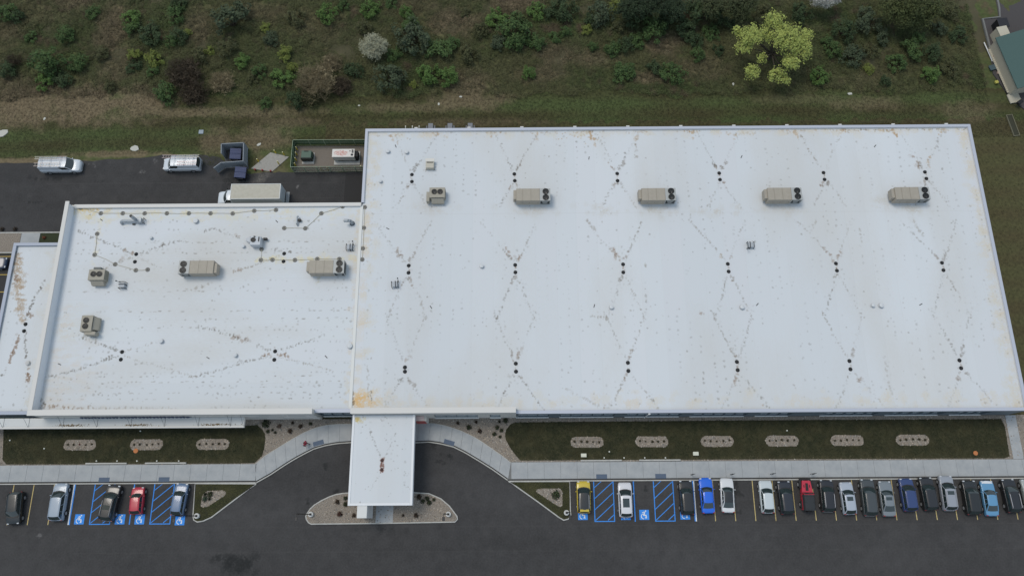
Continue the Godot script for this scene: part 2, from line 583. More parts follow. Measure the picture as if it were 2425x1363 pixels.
func build_front_site() -> void:
	concrete_mat = grained("concrete", Color(0.30, 0.315, 0.325), Color(0.375, 0.385, 0.385), 0.02, 9.0, 0.9)
	kerb_mat = grained("kerb", Color(0.36, 0.355, 0.33), Color(0.47, 0.46, 0.43), 0.03, 6.0, 0.9)
	gravel_mat = grained("gravel", Color(0.06, 0.05, 0.042), Color(0.40, 0.345, 0.285), 0.22, 7.0, 1.0)
	lawn_mat = grained("lawn", Color(0.017, 0.019, 0.007), Color(0.050, 0.046, 0.020), 0.03, 14.0, 1.0)
	tactile_mat = mat(0.085, 0.115, 0.165, 0.8)
	# asphalt of the front lot and drive
	var p := Paint.new()
	p.setup(-112, -12.0, 112, 36, 0.14, 9)
	for j in p.im.get_height():
		var z := p.z0 + (j + 0.5) * p.px
		if z > 14.0: 
			for i in p.im.get_width(): p.im.set_pixel(i, j, p.im.get_pixel(i, j - 180))
			continue
		for i in p.im.get_width():
			p.im.set_pixel(i, j, asphalt_colour(p.x0 + (i + 0.5) * p.px, z).linear_to_srgb())
	var oil := Color(0.014, 0.015, 0.015)
	for k in 26: p.blot(Vector2(-37.709, 5.478).x + p.rng.randfn(0, 1.2), Vector2(-37.709, 5.478).y + p.rng.randfn(0, 0.55), p.rng.randf_range(0.4, 1.0), oil, 0.5)
	for k in 9: p.blot(Vector2(-39.503, 4.665).x + p.rng.randfn(0, 0.6), Vector2(-39.503, 4.665).y + p.rng.randfn(0, 0.25), p.rng.randf_range(0.2, 0.6), oil, 0.4)
	for q in [Vector2(-26.493, -7.145), Vector2(-24.915, -3.612), Vector2(-10.733, -8.146), Vector2(-9.205, -8.483), Vector2(-11.430, -10.064), Vector2(17.925, -4.101), Vector2(30.471, -4.424), Vector2(30.742, -2.960), Vector2(30.470, -1.290), Vector2(-28.619, -2.399)]:
		for k in 4: p.blot(q.x + p.rng.randfn(0, 0.25), q.y + p.rng.randfn(0, 0.25), p.rng.randf_range(0.15, 0.4), oil, 0.55)
	for k in 10: p.blot(Vector2(-18.577, 1.088).x + p.rng.randfn(0, 4.0), Vector2(-18.577, 1.088).y + p.rng.randfn(0, 0.4), p.rng.randf_range(0.3, 0.8), oil, 0.25)
	p.blot(Vector2(-65.037, 1.712).x, Vector2(-65.037, 1.712).y, 0.35, Color(0.2, 0.19, 0.19), 0.7)
	for k in 160: p.blot(p.rng.randf_range(-75, 75), p.rng.randf_range(-4, 9), p.rng.randf_range(0.15, 0.7), Color(0.030, 0.030, 0.031) if k % 2 else Color(0.068, 0.066, 0.065), 0.35)
	# joints between paving passes, dusty and uneven
	p.line(Vector2(-75, 0.75), Vector2(75, 0.75), 0.16, Color(0.075, 0.072, 0.07), 0.35)
	p.line(Vector2(-60, 4.0), Vector2(75, 4.0), 0.16, Color(0.075, 0.072, 0.068), 0.3)
	p.line(Vector2(8, -2.6), Vector2(40, -2.6), 0.16, Color(0.08, 0.078, 0.075), 0.3)
	var lot := setting("parking_lot", sheet(p, -112, -12.0, 112, 36, 0.0), p.material(0.95))
	# painted lines
	var yellow := grained("yellow paint", Color(0.36, 0.27, 0.09), Color(0.62, 0.50, 0.24), 0.06, 5.0)
	var blue := grained("blue paint", Color(0.03, 0.20, 0.62), Color(0.06, 0.30, 0.80), 0.06, 5.0)
	var white := grained("white paint", Color(0.55, 0.58, 0.6), Color(0.8, 0.82, 0.82), 0.06, 5.0)
	var zn := -5.08
	var zs := 0.32
	var yl := []
	for k in 16: yl.append(27.172 + 2.743 * k)
	for q in [Vector2(-69.743, 0.370), Vector2(-66.951, 0.385), Vector2(-64.123, 0.345)]: yl.append(q.x)
	for x in [-74.0, -76.8]: yl.append(x)
	for x in yl:
		var g := G.new()
		g.span(Vector3(x - 0.055, 0.0, zn), Vector3(x + 0.055, 0.005, zs))
		part("parking_line", g, yellow, lot)
	for x in [Vector2(-61.298, 0.361).x, Vector2(24.464, 0.224).x]:
		var g := G.new()
		g.span(Vector3(x - 0.13, 0.0, zn), Vector3(x + 0.02, 0.005, zs))
		part("parking_line", g, white if x < 0 else blue, lot)
		var g2 := G.new()
		g2.span(Vector3(x + 0.024, 0.0, zn), Vector3(x + 0.17, 0.005, zs))
		part("parking_line", g2, blue if x < 0 else white, lot)
	for x in [Vector2(-52.962, 0.351).x, Vector2(16.224, 0.179).x]:
		var g := G.new()
		g.span(Vector3(x - 0.07, 0.0, zn), Vector3(x + 0.07, 0.005, zs))
		part("parking_line", g, blue, lot)
	for a in [[Vector2(-58.436, 0.354).x, Vector2(-55.681, 0.336).x], [Vector2(-50.150, 0.367).x, Vector2(-47.410, 0.381).x], [Vector2(10.730, 0.237).x, Vector2(13.412, 0.252).x], [Vector2(18.990, 0.194).x, Vector2(21.664, 0.209).x]]:
		for x in a:
			var g := G.new()
			g.span(Vector3(x - 0.06, 0.0, zn), Vector3(x + 0.06, 0.005, zs))
			part("aisle_line", g, blue, lot)
		var e := G.new()
		e.span(Vector3(a[0] + 0.062, 0.0, zs - 0.12), Vector3(a[1] - 0.062, 0.005, zs))
		part("aisle_line", e, blue, lot)
		var wd: float = a[1] - a[0] - 0.124
		for k in 6:
			# diagonal bars climbing to the right
			var z0 := zn + 0.95 + k * 1.45
			var f := 0.86
			var s := 0.0
			var u := 1.0
			if z0 - wd * f < zn: u = (z0 - zn) / (wd * f)
			if z0 > zs - 0.13: s = (z0 - zs + 0.13) / (wd * f)
			if s >= u: continue
			var c := G.new()
			var A := Vector2(a[0] + 0.062 + wd * s, z0 - wd * f * s)
			var B := Vector2(a[0] + 0.062 + wd * u, z0 - wd * f * u)
			c.prism(PackedVector2Array([A, A + Vector2(0, -0.13), B + Vector2(0, -0.13), B]) if u >= 1.0 else PackedVector2Array([A, A + Vector2(0, -0.13), B + Vector2(-0.1, 0), B]), 0.0, 0.004)
			part("aisle_bar", c, blue, lot)
	# wheelchair symbols
	for q in [Vector2(-59.895, -0.404), Vector2(-54.311, -0.373), Vector2(-51.615, -0.359), Vector2(-46.074, -0.218), Vector2(9.095, -0.605), Vector2(14.955, -0.573), Vector2(17.492, -0.570), Vector2(23.068, -0.583)]:
		var s := G.new()
		s.span(Vector3(q.x - 0.66, 0.0, q.y - 0.66), Vector3(q.x + 0.66, 0.005, q.y + 0.66))
		var sq := part("accessible_parking_symbol", s, blue, lot)
		var f := G.new()
		f.xf = Transform3D(Basis.IDENTITY, Vector3(q.x, 0, q.y))
		for k in 18:
			# wheel
			if k in [3, 4, 5]: continue
			var t0 := -TAU * k / 20.0 + 0.9
			var t1 := -TAU * (k + 1) / 20.0 + 0.9
			var cc := Vector2(-0.1, 0.2)
			f.prism(PackedVector2Array([cc + Vector2(cos(t0), sin(t0)) * 0.36, cc + Vector2(cos(t1), sin(t1)) * 0.36, cc + Vector2(cos(t1), sin(t1)) * 0.27, cc + Vector2(cos(t0), sin(t0)) * 0.27]), 0.005, 0.009)
		var hd := PackedVector2Array()
		for k in 10: hd.append(Vector2(0.2 + cos(TAU * k / 10) * 0.095, -0.5 + sin(TAU * k / 10) * 0.095))
		f.prism(hd, 0.005, 0.009)
		f.prism(pts([0.04, -0.4, 0.16, -0.34, 0.02, 0.0, 0.3, 0.0, 0.33, 0.46, 0.23, 0.48, 0.2, 0.12, -0.14, 0.12, -0.14, 0.0]), 0.005, 0.0095)
		f.prism(pts([-0.28, -0.3, 0.02, -0.44, 0.05, -0.36, -0.22, -0.22]), 0.005, 0.0085)
		part("figure", f, white, sq)
	# ---- pavement of slabs
	var walk := setting_node("sidewalk")
	var bed := G.new()
	bed.span(Vector3(-112, 0.0, -7.66), Vector3(Vector2(-35.929, -5.315).x, WALK_Y - 0.03, -5.37))
	bed.span(Vector3(Vector2(-1.185, -5.399).x, 0.0, -7.70), Vector3(112, WALK_Y - 0.03, -5.37))
	part("bedding", bed, mat(0.16, 0.16, 0.155), walk)
	var slab := G.new()
	slab.box(Vector3.ZERO, Vector3(2.27, 0.12, 2.24), 0.012)
	var slab_m := slab.mesh()
	for k in 32: part_mesh("slab", slab_m, concrete_mat, walk, Transform3D(Basis.IDENTITY, Vector3(Vector2(-36.439, -7.606).x - 0.9 - 2.29 * k, WALK_Y - 0.06, -6.52)))
	for k in 48: part_mesh("slab", slab_m, concrete_mat, walk, Transform3D(Basis.IDENTITY, Vector3(Vector2(-0.823, -7.684).x + 1.3 + 2.29 * k, WALK_Y - 0.06, -6.54)))
	var lo_l := pts([-36.05, -5.20, -34.26, -6.21, -32.67, -7.29, -31.42, -8.10, -29.89, -8.97, -28.38, -9.73, -26.72, -10.21, -25.05, -10.48, -23.26, -10.59])
	var up_l := pts([-36.45, -7.64, -35.26, -8.72, -33.56, -9.81, -31.64, -11.02, -30.12, -11.90, -28.58, -12.56, -26.92, -13.00, -24.89, -13.16, -23.29, -13.13])
	var lo_r := pts([-23.26, -10.59, -18.79, -10.56, -14.24, -10.51, -12.28, -10.60, -10.87, -10.41, -9.55, -10.10, -8.69, -9.88, -7.04, -9.07, -4.87, -7.79, -3.24, -6.78, -1.13, -5.31])
	var up_r := pts([-23.29, -13.13, -18.01, -13.21, -12.63, -13.15, -11.47, -13.15, -9.69, -12.77, -7.83, -12.14, -6.36, -11.47, -5.25, -10.89, -3.25, -9.53, -1.63, -8.40, -0.70, -7.66])
	var kerbs := []
	for c in [[lo_l, up_l, 9], [lo_r, up_r, 15]]:
		var m: int = c[2]
		var a := resample(c[0], m * 3 + 1)
		var b := resample(c[1], m * 3 + 1)
		for i in m:
			var q := PackedVector2Array()
			for k in 4: q.append(a[i * 3 + k] + (b[i * 3 + k] - a[i * 3 + k]).normalized() * 0.15)
			for k in 4: q.append(b[i * 3 + 3 - k])
			var s := G.new()
			s.prism(shrink(q, 0.011), 0.0, WALK_Y)
			part("slab", s, concrete_mat, walk)
		kerbs.append(a)
	var vest := G.new()
	# paving between the curved walk and the entrance doors
	vest.prism(pts([-23.27, -13.18, -12.69, -13.17, -12.71, -14.03, -23.32, -14.07]), 0.0, WALK_Y - 0.004)
	part("entrance_paving", vest, concrete_mat, walk)
	var path := G.new()
	path.span(Vector3(Vector2(69.219, -13.679).x, 0.0, -13.75), Vector3(Vector2(70.681, -13.848).x, WALK_Y, -7.71), 0.01)
	part("slab", path, concrete_mat, walk)
	# kerbs
	var kg := setting_node("kerb")
	var k1 := G.new()
	ring_strip(k1, PackedVector2Array([Vector2(-112, -5.2), Vector2(Vector2(-36.095, -5.202).x, -5.2)]), 0.16, 0.0, WALK_Y + 0.004, false, -1.0)
	part("kerb_run", k1, kerb_mat, kg)
	var k2 := G.new()
	ring_strip(k2, PackedVector2Array([Vector2(Vector2(-1.127, -5.342).x, -5.2), Vector2(112, -5.2)]), 0.16, 0.0, WALK_Y + 0.004, false, -1.0)
	part("kerb_run", k2, kerb_mat, kg)
	for a in kerbs:
		var k3 := G.new()
		var t: PackedVector2Array = a
		ring_strip(k3, t, 0.15, 0.0, WALK_Y + 0.004, false, -1.0)
		part("kerb_run", k3, kerb_mat, kg)
	# upper edging of the curved walk
	for c in [up_l, up_r]:
		var k4 := G.new()
		ring_strip(k4, resample(c, 30), 0.1, 0.05, WALK_Y + 0.03, false, -1.0)
		part("edging", k4, kerb_mat, kg)
	# ---- beds, lawns and islands
	var base := G.new()
	var zl := -7.67
	var bl := PackedVector2Array([Vector2(-112, -13.8), Vector2(Vector2(-23.280, -13.183).x, -13.8)])
	var ur := resample(up_l, 30)
	ur.reverse()
	bl.append_array(ur)
	bl.append(Vector2(-112, zl))
	base.prism(bl, 0.0, 0.10)
	var br := PackedVector2Array([Vector2(Vector2(-12.630, -13.118).x, -13.8)])
	var q2 := resample(up_r, 40)
	for i in q2.size():
		if q2[i].x > Vector2(-12.630, -13.118).x: br.append(q2[i])
	br.append(Vector2(112, -7.72)); br.append(Vector2(112, -13.8))
	base.prism(br, 0.0, 0.10)
	setting("gravel_bed", base, gravel_mat)
	var lawn_l := PackedVector2Array([Vector2(Vector2(-72.641, -12.476).x, -12.9), Vector2(Vector2(-38.365, -13.130).x, -12.9)])
	lawn_l.append_array(pts([-36.66, -13.04, -35.93, -12.45, -35.43, -11.80, -35.32, -11.13, -35.36, -9.82, -35.56, -8.73, -36.53, -7.80, -39.00, -7.74, -66.18, -7.77, -71.27, -7.80, -71.92, -8.44]))
	var lawn_r := pts([-0.76, -12.90, -0.32, -13.11, 0.52, -13.18, 28.57, -13.26, 46.45, -13.26, 68.58, -13.23, 68.90, -12.14, 68.74, -8.07, 67.99, -7.81, 33.99, -7.88, 0.59, -7.91, -0.58, -9.29, -1.43, -10.81, -1.50, -11.59, -1.35, -12.17])
	var lawns := [lawn_l, lawn_r]
	for l in lawns:
		var g := G.new()
		g.prism(l, 0.0, 0.13)
		setting("lawn", g, lawn_mat)
	var isl_l := pts([-44.56, -5.13, -44.39, -0.74, -44.20, -0.17, -43.63, 0.12, -42.81, 0.00, -41.70, -0.50, -38.52, -2.98, -35.92, -5.05])
	var isl_r := pts([-1.07, -5.16, -0.05, -4.35, 2.80, -2.37, 5.75, -0.24, 6.45, 0.16, 7.11, -0.00, 7.54, -0.51, 7.49, -1.03, 7.46, -5.12])
	var isl_c := pts([-28.90, -0.65, -28.77, -0.98, -28.36, -1.64, -27.83, -2.15, -26.90, -2.73, -25.79, -3.26, -24.85, -3.57, -23.90, -3.71, -23.24, -3.75, -18.49, -3.82, -13.97, -3.74, -12.04, -3.61, -10.35, -2.91, -9.13, -1.92, -8.04, -0.54, -7.97, -0.09, -8.38, 0.31, -15.02, 0.39, -18.58, 0.43, -28.02, 0.48, -28.45, 0.26, -28.79, -0.18])
	for q in [isl_l, isl_r, isl_c]:
		var area := 0.0
		for i in q.size(): area += q[i].cross(q[(i + 1) % q.size()])
		var k5 := G.new()
		ring_strip(k5, q, 0.16, 0.0, WALK_Y + 0.006, true, -1.0 if area > 0 else 1.0)
		part("kerb_run", k5, kerb_mat, kg)
		var s := shrink(q, 0.155)
		var g := G.new()
		g.prism(s, 0.0, 0.11)
		setting("island", g, gravel_mat if q == isl_c else lawn_mat)
	var gi_l := pts([-43.36, -3.31, -43.16, -3.77, -42.66, -4.03, -40.60, -4.15, -40.10, -3.88, -40.15, -3.53, -40.42, -3.25, -41.38, -2.66, -42.47, -1.95, -43.22, -1.91, -43.40, -2.22])
	var gi_r := pts([2.83, -3.99, 3.47, -4.12, 5.96, -4.09, 6.32, -3.82, 6.37, -3.45, 6.33, -1.83, 6.02, -1.61, 5.20, -2.07, 2.82, -3.64])
	var ovals := []
	for c in [Vector2(-61.393, -10.409), Vector2(-51.988, -10.381), Vector2(-42.653, -10.384), Vector2(9.972, -10.359), Vector2(19.089, -10.362), Vector2(28.259, -10.365), Vector2(37.364, -10.368), Vector2(46.464, -10.372), Vector2(55.617, -10.375)]:
		var o := PackedVector2Array()
		for k in 20:
			var t := TAU * k / 20
			o.append(c + Vector2(cos(t) * 0.76 + (1.55 if cos(t) > 0 else -1.55), sin(t) * 0.76) * (1.0 + rng.randf_range(-0.025, 0.025)))
		ovals.append([c, o])
	var gravel_areas := [[bl, 0.10, lawn_l], [br, 0.10, lawn_r], [shrink(isl_c, 0.2), 0.11, null], [gi_l, 0.125, null], [gi_r, 0.125, null]]
	for a in [gi_l, gi_r]:
		var g := G.new()
		g.prism(a, 0.05, 0.125)
		setting("gravel_patch", g, gravel_mat)
	for o in ovals:
		var g := G.new()
		g.prism(o[1], 0.05, 0.145)
		setting("gravel_patch", g, gravel_mat)
		gravel_areas.append([o[1], 0.145, null])
	# loose stones
	var xs := []
	var cols := PackedColorArray()
	for a in gravel_areas:
		var r := Rect2(a[0][0], Vector2.ZERO)
		for q in a[0]: r = r.expand(q)
		r.position.x = max(r.position.x, -76.0)
		r.end.x = min(r.end.x, 74.0)
		var want := int(r.get_area() * (26.0 if r.get_area() < 60 else 13.0))
		for k in want:
			var q := Vector2(rng.randf_range(r.position.x, r.end.x), rng.randf_range(r.position.y, r.end.y))
			if not inside(q, a[0]): continue
			if a[2] != null and inside(q, a[2]): continue
			var s := rng.randf_range(0.045, 0.11)
			xs.append(Transform3D(rand_basis(s, rng.randf_range(0.6, 1.0)), Vector3(q.x, a[1] - 0.01, q.y)))
			var v := rng.randf_range(0.45, 1.35)
			var wm := rng.randf_range(-0.025, 0.035)
			cols.append(Color(0.29 * v + wm, 0.255 * v + wm * 0.3, 0.215 * v - wm * 0.3))
	scatter("gravel_stones", "tan and grey stones filling the planting beds", "gravel", pebble_mesh(), leaf_mat(), xs, cols)
	# short grass
	xs = []; cols = PackedColorArray()
	var keep_out := []
	for o in ovals: keep_out.append(o[1])
	keep_out.append(gi_l); keep_out.append(gi_r)
	for a in [[lawn_l, 0.13], [lawn_r, 0.13], [shrink(isl_l, 0.18), 0.11], [shrink(isl_r, 0.18), 0.11]]:
		var r := Rect2(a[0][0], Vector2.ZERO)
		for q in a[0]: r = r.expand(q)
		r.position.x = max(r.position.x, -76.0)
		for k in int(r.get_area() * 42.0):
			var q := Vector2(rng.randf_range(r.position.x, r.end.x), rng.randf_range(r.position.y, r.end.y))
			if not inside(q, a[0]): continue
			var bad := false
			for o in keep_out:
				if abs(o[0].x - q.x) < 6.0 and inside(q, o): bad = true
			if bad: continue
			var t := noise2.get_noise_2d(q.x * 0.7, q.y) + noise.get_noise_2d(q.x * 3, q.y * 3) * 0.8
			# worn, yellowed turf along the walk and in the islands
			var dry := smoothstep(-8.6, -7.7, q.y + noise2.get_noise_2d(q.x * 2.0, 9.0) * 0.8) if a[1] > 0.12 else 0.35 + t * 0.5
			var c := Color(0.022, 0.028, 0.008).lerp(Color(0.046, 0.042, 0.015), clampf(0.45 + t * 1.4, 0, 1))
			c = c.lerp(Color(0.16, 0.135, 0.075), clampf(dry * (0.35 + rng.randf() * 0.5), 0, 1))
			if a[1] < 0.12: c = c.lerp(Color(0.075, 0.085, 0.022), 0.45)
			cols.append(c * rng.randf_range(0.75, 1.25))
			xs.append(Transform3D(rand_basis(rng.randf_range(0.7, 1.3)), Vector3(q.x, a[1] - 0.005, q.y)))
	scatter("lawn_grass", "short dark turf of the front lawns and islands", "grass", tuft_mesh(6, 0.06, 0.13, 0.014, 4), leaf_mat(), xs, cols)
	# concrete strip across the middle island
	var st := G.new()
	st.span(Vector3(Vector2(-19.239, -0.678).x, 0.1, Vector2(-18.474, -3.571).y), Vector3(Vector2(-16.871, -0.664).x, WALK_Y, Vector2(-18.302, 0.265).y), 0.01)
	part("slab", st, concrete_mat, walk)
	# tactile pads set into the walk where it meets the drive
	var pad_labels := ["blue-grey tactile pad in walk above left-hand blue hatched aisle", "blue-grey tactile pad in walk between red car and blue-grey wagon", "blue-grey tactile pad in walk behind yellow car's hatched aisle", "blue-grey tactile pad in walk above hatched aisle left of black car", "tilted tactile pad at kerb of drive left of entrance canopy", "tilted tactile pad at kerb of drive right of entrance canopy"]
	var pads := [[Vector2(-57.237, -5.624), 0.0], [Vector2(-48.900, -5.622), 0.0], [Vector2(11.857, -5.669), 0.0], [Vector2(20.038, -5.678), 0.0], [Vector2(-27.774, -10.470), 0.27], [Vector2(-9.378, -10.435), -0.29]]
	for i in pads.size():
		var o := thing("tactile_pad", pad_labels[i], "tactile pad", Vector3(pads[i][0].x, WALK_Y, pads[i][0].y), pads[i][1], "tactile pads")
		var g := G.new()
		g.box(Vector3(0, 0.006, 0), Vector3(1.5, 0.02, 0.62), 0.004)
		part("plate", g, tactile_mat, o)
		var d := G.new()
		for a in 12:
			for b in 5: d.lathe(Vector3(-0.66 + a * 0.12, 0.014, -0.24 + b * 0.12), [Vector2(0.03, 0.0), Vector2(0.022, 0.008), Vector2(0.0, 0.009)], 6)
		part("dome_bumps", d, tactile_mat, o)
	# low ledges behind the accessible bays
	var led_labels := ["low concrete ledge at lawn edge above left-hand blue aisle", "low concrete ledge at lawn edge above red car", "low concrete ledge at lawn edge above yellow car", "low concrete ledge at lawn edge above black car with blue line"]
	var led := [Vector2(-57.226, -7.793), Vector2(-48.908, -7.773), Vector2(11.866, -7.789), Vector2(20.024, -7.781)]
	for i in 4:
		var g := G.new()
		g.box(Vector3(led[i].x, 0.22, -7.83), Vector3(5.75, 0.26, 0.2), 0.02)
		var o := part("low_ledge", g, kerb_mat, self)
		tag(o, led_labels[i], "ledge", "low ledges behind accessible bays")
	# ---- planting
	var oval_names := ["leftmost oval gravel bed of left lawn", "middle oval gravel bed of left lawn", "oval bed of left lawn nearest the entrance", "oval bed of right lawn nearest the entrance", "second oval bed of right lawn from entrance", "third oval bed of right lawn from entrance", "fourth oval bed of right lawn from entrance", "fifth oval bed of right lawn from entrance", "rightmost oval gravel bed of right lawn"]
	var pos := ["leftmost", "second", "middle", "fourth", "rightmost"]
	for i in ovals.size():
		for k in 5:
			var c: Vector2 = ovals[i][0]
			var reddish := (i == 0 and k == 2)
			small_plant(Vector3(c.x + (k - 2) * 0.86 + rng.randfn(0, 0.05), 0.14, c.y + rng.randfn(0, 0.05) - 0.05), rng.randf_range(0.17, 0.25), Color(0.11, 0.035, 0.035) if reddish else Color(0.04, 0.035, 0.016), "%s of five small plants in %s" % [pos[k], oval_names[i]], "small plants in the oval beds")
	var green := Color(0.022, 0.028, 0.010)
	var brown := Color(0.035, 0.022, 0.012)
	var beds := [
		[Vector3(-35.435, 0.1, -13.199), 0.75, green, "large dark shrub by wall at right end of left lawn"],
		[Vector3(-35.040, 0.1, -12.132), 0.36, green, "small shrub beside rounded end of left lawn"],
		[Vector3(-34.399, 0.1, -12.305), 0.36, green, "upper of two close shrubs in gravel left of drive"],
		[Vector3(-33.980, 0.1, -11.949), 0.4, green, "lower of two close shrubs in gravel left of drive"],
		[Vector3(-33.487, 0.1, -12.831), 0.4, Color(0.09, 0.06, 0.04), "brown faded shrub in gravel bed left of entrance"],
		[Vector3(-31.611, 0.1, -13.312), 0.45, brown, "dark shrub close to wall in bed left of entrance"],
		[Vector3(-30.463, 0.1, -12.789), 0.42, brown, "black-looking shrub in bed left of entrance, right of wall shrub"],
		[Vector3(-31.888, 0.1, -12.142), 0.46, brown, "round dark shrub near curved walk left of entrance"],
		[Vector3(-29.085, 0.1, -13.160), 0.34, green, "sparse shrub nearest canopy in bed left of entrance"],
		[Vector3(-8.188, 0.1, -13.090), 0.42, brown, "dark shrub nearest entrance in bed right of canopy"],
		[Vector3(-6.628, 0.1, -12.489), 0.48, green, "round dark shrub near curved walk right of canopy"],
		[Vector3(-5.578, 0.1, -13.222), 0.46, brown, "dark shrub by the wall right of canopy"],
		[Vector3(-5.108, 0.1, -11.949), 0.42, brown, "dark shrub at walk edge below wall shrub right of canopy"],
		[Vector3(-2.308, 0.1, -13.291), 0.42, green, "left shrub of pair by wall at left end of right lawn"],
		[Vector3(-1.423, 0.1, -13.416), 0.5, green, "right shrub of pair by wall at left end of right lawn"],
		[Vector3(-2.607, 0.1, -12.465), 0.42, green, "green shrub in gravel left of right lawn, below wall pair"],
		[Vector3(-2.017, 0.1, -12.048), 0.38, green, "green shrub touching rounded end of right lawn"],
		[Vector3(-3.005, 0.1, -11.525), 0.42, green, "round shrub in gravel lower left of right lawn end"],
		[Vector3(-2.203, 0.1, -11.168), 0.3, green, "smallest shrub beside rounded end of right lawn"],
		[Vector3(-24.592, 0.12, -2.502), 0.45, brown, "brown shrub in upper left part of middle island"],
		[Vector3(-24.166, 0.12, -0.871), 0.48, Color(0.05, 0.02, 0.012), "dark red-brown shrub in lower left part of middle island"],
		[Vector3(-23.511, 0.12, -2.983), 0.4, green, "upper shrub at left edge of canopy in middle island"],
		[Vector3(-23.497, 0.12, -2.161), 0.42, green, "lower shrub at left edge of canopy in middle island"],
		[Vector3(-22.225, 0.12, -0.694), 0.38, brown, "brown shrub beside white pier in middle island"],
		[Vector3(-13.407, 0.12, -3.038), 0.5, brown, "brown shrub at right edge of canopy in middle island"],
		[Vector3(-12.857, 0.12, -2.515), 0.42, green, "green shrub left of the cluster in middle island"],
		[Vector3(-12.270, 0.12, -2.920), 0.42, green, "top shrub of cluster right of canopy in middle island"],
		[Vector3(-11.952, 0.12, -2.337), 0.46, green, "bottom shrub of cluster right of canopy in middle island"],
		[Vector3(-11.305, 0.12, -2.679), 0.32, green, "rightmost small shrub of cluster in middle island"],
		[Vector3(-15.481, 0.12, -0.640), 0.38, brown, "brown shrub right of concrete strip in middle island"],
		[Vector3(-13.691, 0.12, -0.630), 0.42, brown, "second brown shrub right of concrete strip in middle island"],
		[Vector3(-42.904, 0.12, -3.598), 0.5, green, "upper left shrub in gravel of left triangular island"],
		[Vector3(-42.201, 0.12, -3.571), 0.5, green, "upper right shrub in gravel of left triangular island"],
		[Vector3(-42.921, 0.12, -2.980), 0.5, Color(0.03, 0.045, 0.025), "lower left shrub in gravel of left triangular island"],
		[Vector3(-42.251, 0.12, -2.977), 0.45, green, "lower right shrub in gravel of left triangular island"],
		[Vector3(5.461, 0.12, -3.268), 0.75, Color(0.028, 0.04, 0.014), "dense green shrub in gravel of right triangular island"]]
	for b in beds: small_plant(b[0], b[1], b[2], b[3], "shrubs in the entrance beds", rng.randf() < 0.3)


# ---------------------------------------------------------------- the building
const DIRT := Color(0.20, 0.165, 0.125)
const GRIME := Color(0.095, 0.083, 0.066)
const RUST := Color(0.36, 0.20, 0.085)
const BROWN := Color(0.17, 0.10, 0.06)
const FILM := Color(0.60, 0.54, 0.42)

func roof_base(p: Paint, along_z: bool, dirty: float) -> void:
	# white membrane in sheets: faint differences from sheet to sheet, washed-in dust between
	var nz := FastNoiseLite.new()
	nz.seed = 77; nz.frequency = 0.045; nz.fractal_octaves = 4
	for j in p.im.get_height():
		var z := p.z0 + (j + 0.5) * p.px
		for i in p.im.get_width():
			var x := p.x0 + (i + 0.5) * p.px
			var s := x if along_z else z
			var sheet_id := floorf(s / 3.05)
			var tone := 0.013 * sin(sheet_id * 12.9898) + 0.008 * sin(sheet_id * 5.3)
			var q := nz.get_noise_2d(x * (1.6 if along_z else 0.6), z * (0.6 if along_z else 1.8))
			var f := noise3.get_noise_2d(x * (2.5 if along_z else 0.7), z * (0.7 if along_z else 2.5))
			var dust := clampf(0.10 + q * 0.65 + f * 0.14, 0, 1) * dirty
			var c := Color(0.580 + tone, 0.605 + tone, 0.625 + tone).lerp(Color(0.50, 0.475, 0.425), dust)
			p.im.set_pixel(i, j, c.linear_to_srgb())
	# seams and rows of fasteners telegraphing through
	var lo := p.x0 if along_z else p.z0
	var hi := lo + (p.im.get_width() if along_z else p.im.get_height()) * p.px
	var a0 := p.z0 if along_z else p.x0
	var a1 := a0 + (p.im.get_height() if along_z else p.im.get_width()) * p.px
	var s2 := floorf(lo / 3.05) * 3.05
	while s2 < hi:
		if s2 > lo + 0.3:
			if along_z: p.line(Vector2(s2, a0), Vector2(s2, a1), 0.1, Color(0.5, 0.5, 0.49), 0.16)
			else: p.line(Vector2(a0, s2), Vector2(a1, s2), 0.1, Color(0.5, 0.5, 0.49), 0.2)
			for off in [0.35, 1.6]:
				var t := a0
				while t < a1:
					var x: float = s2 + off if along_z else t
					var z: float = t if along_z else s2 + off
					var k := noise2.get_noise_2d(x * 0.22, z * 0.22) + 0.15
					if k > 0.05 and p.rng.randf() < 0.62:
						p.blot(x + p.rng.randfn(0, 0.05), z + p.rng.randfn(0, 0.05), p.rng.randf_range(0.10, 0.22), GRIME, clampf(k * 0.75, 0, 0.4) * p.rng.randf_range(0.3, 1.0))
					t += p.rng.randf_range(0.55, 1.2)
		s2 += 3.05
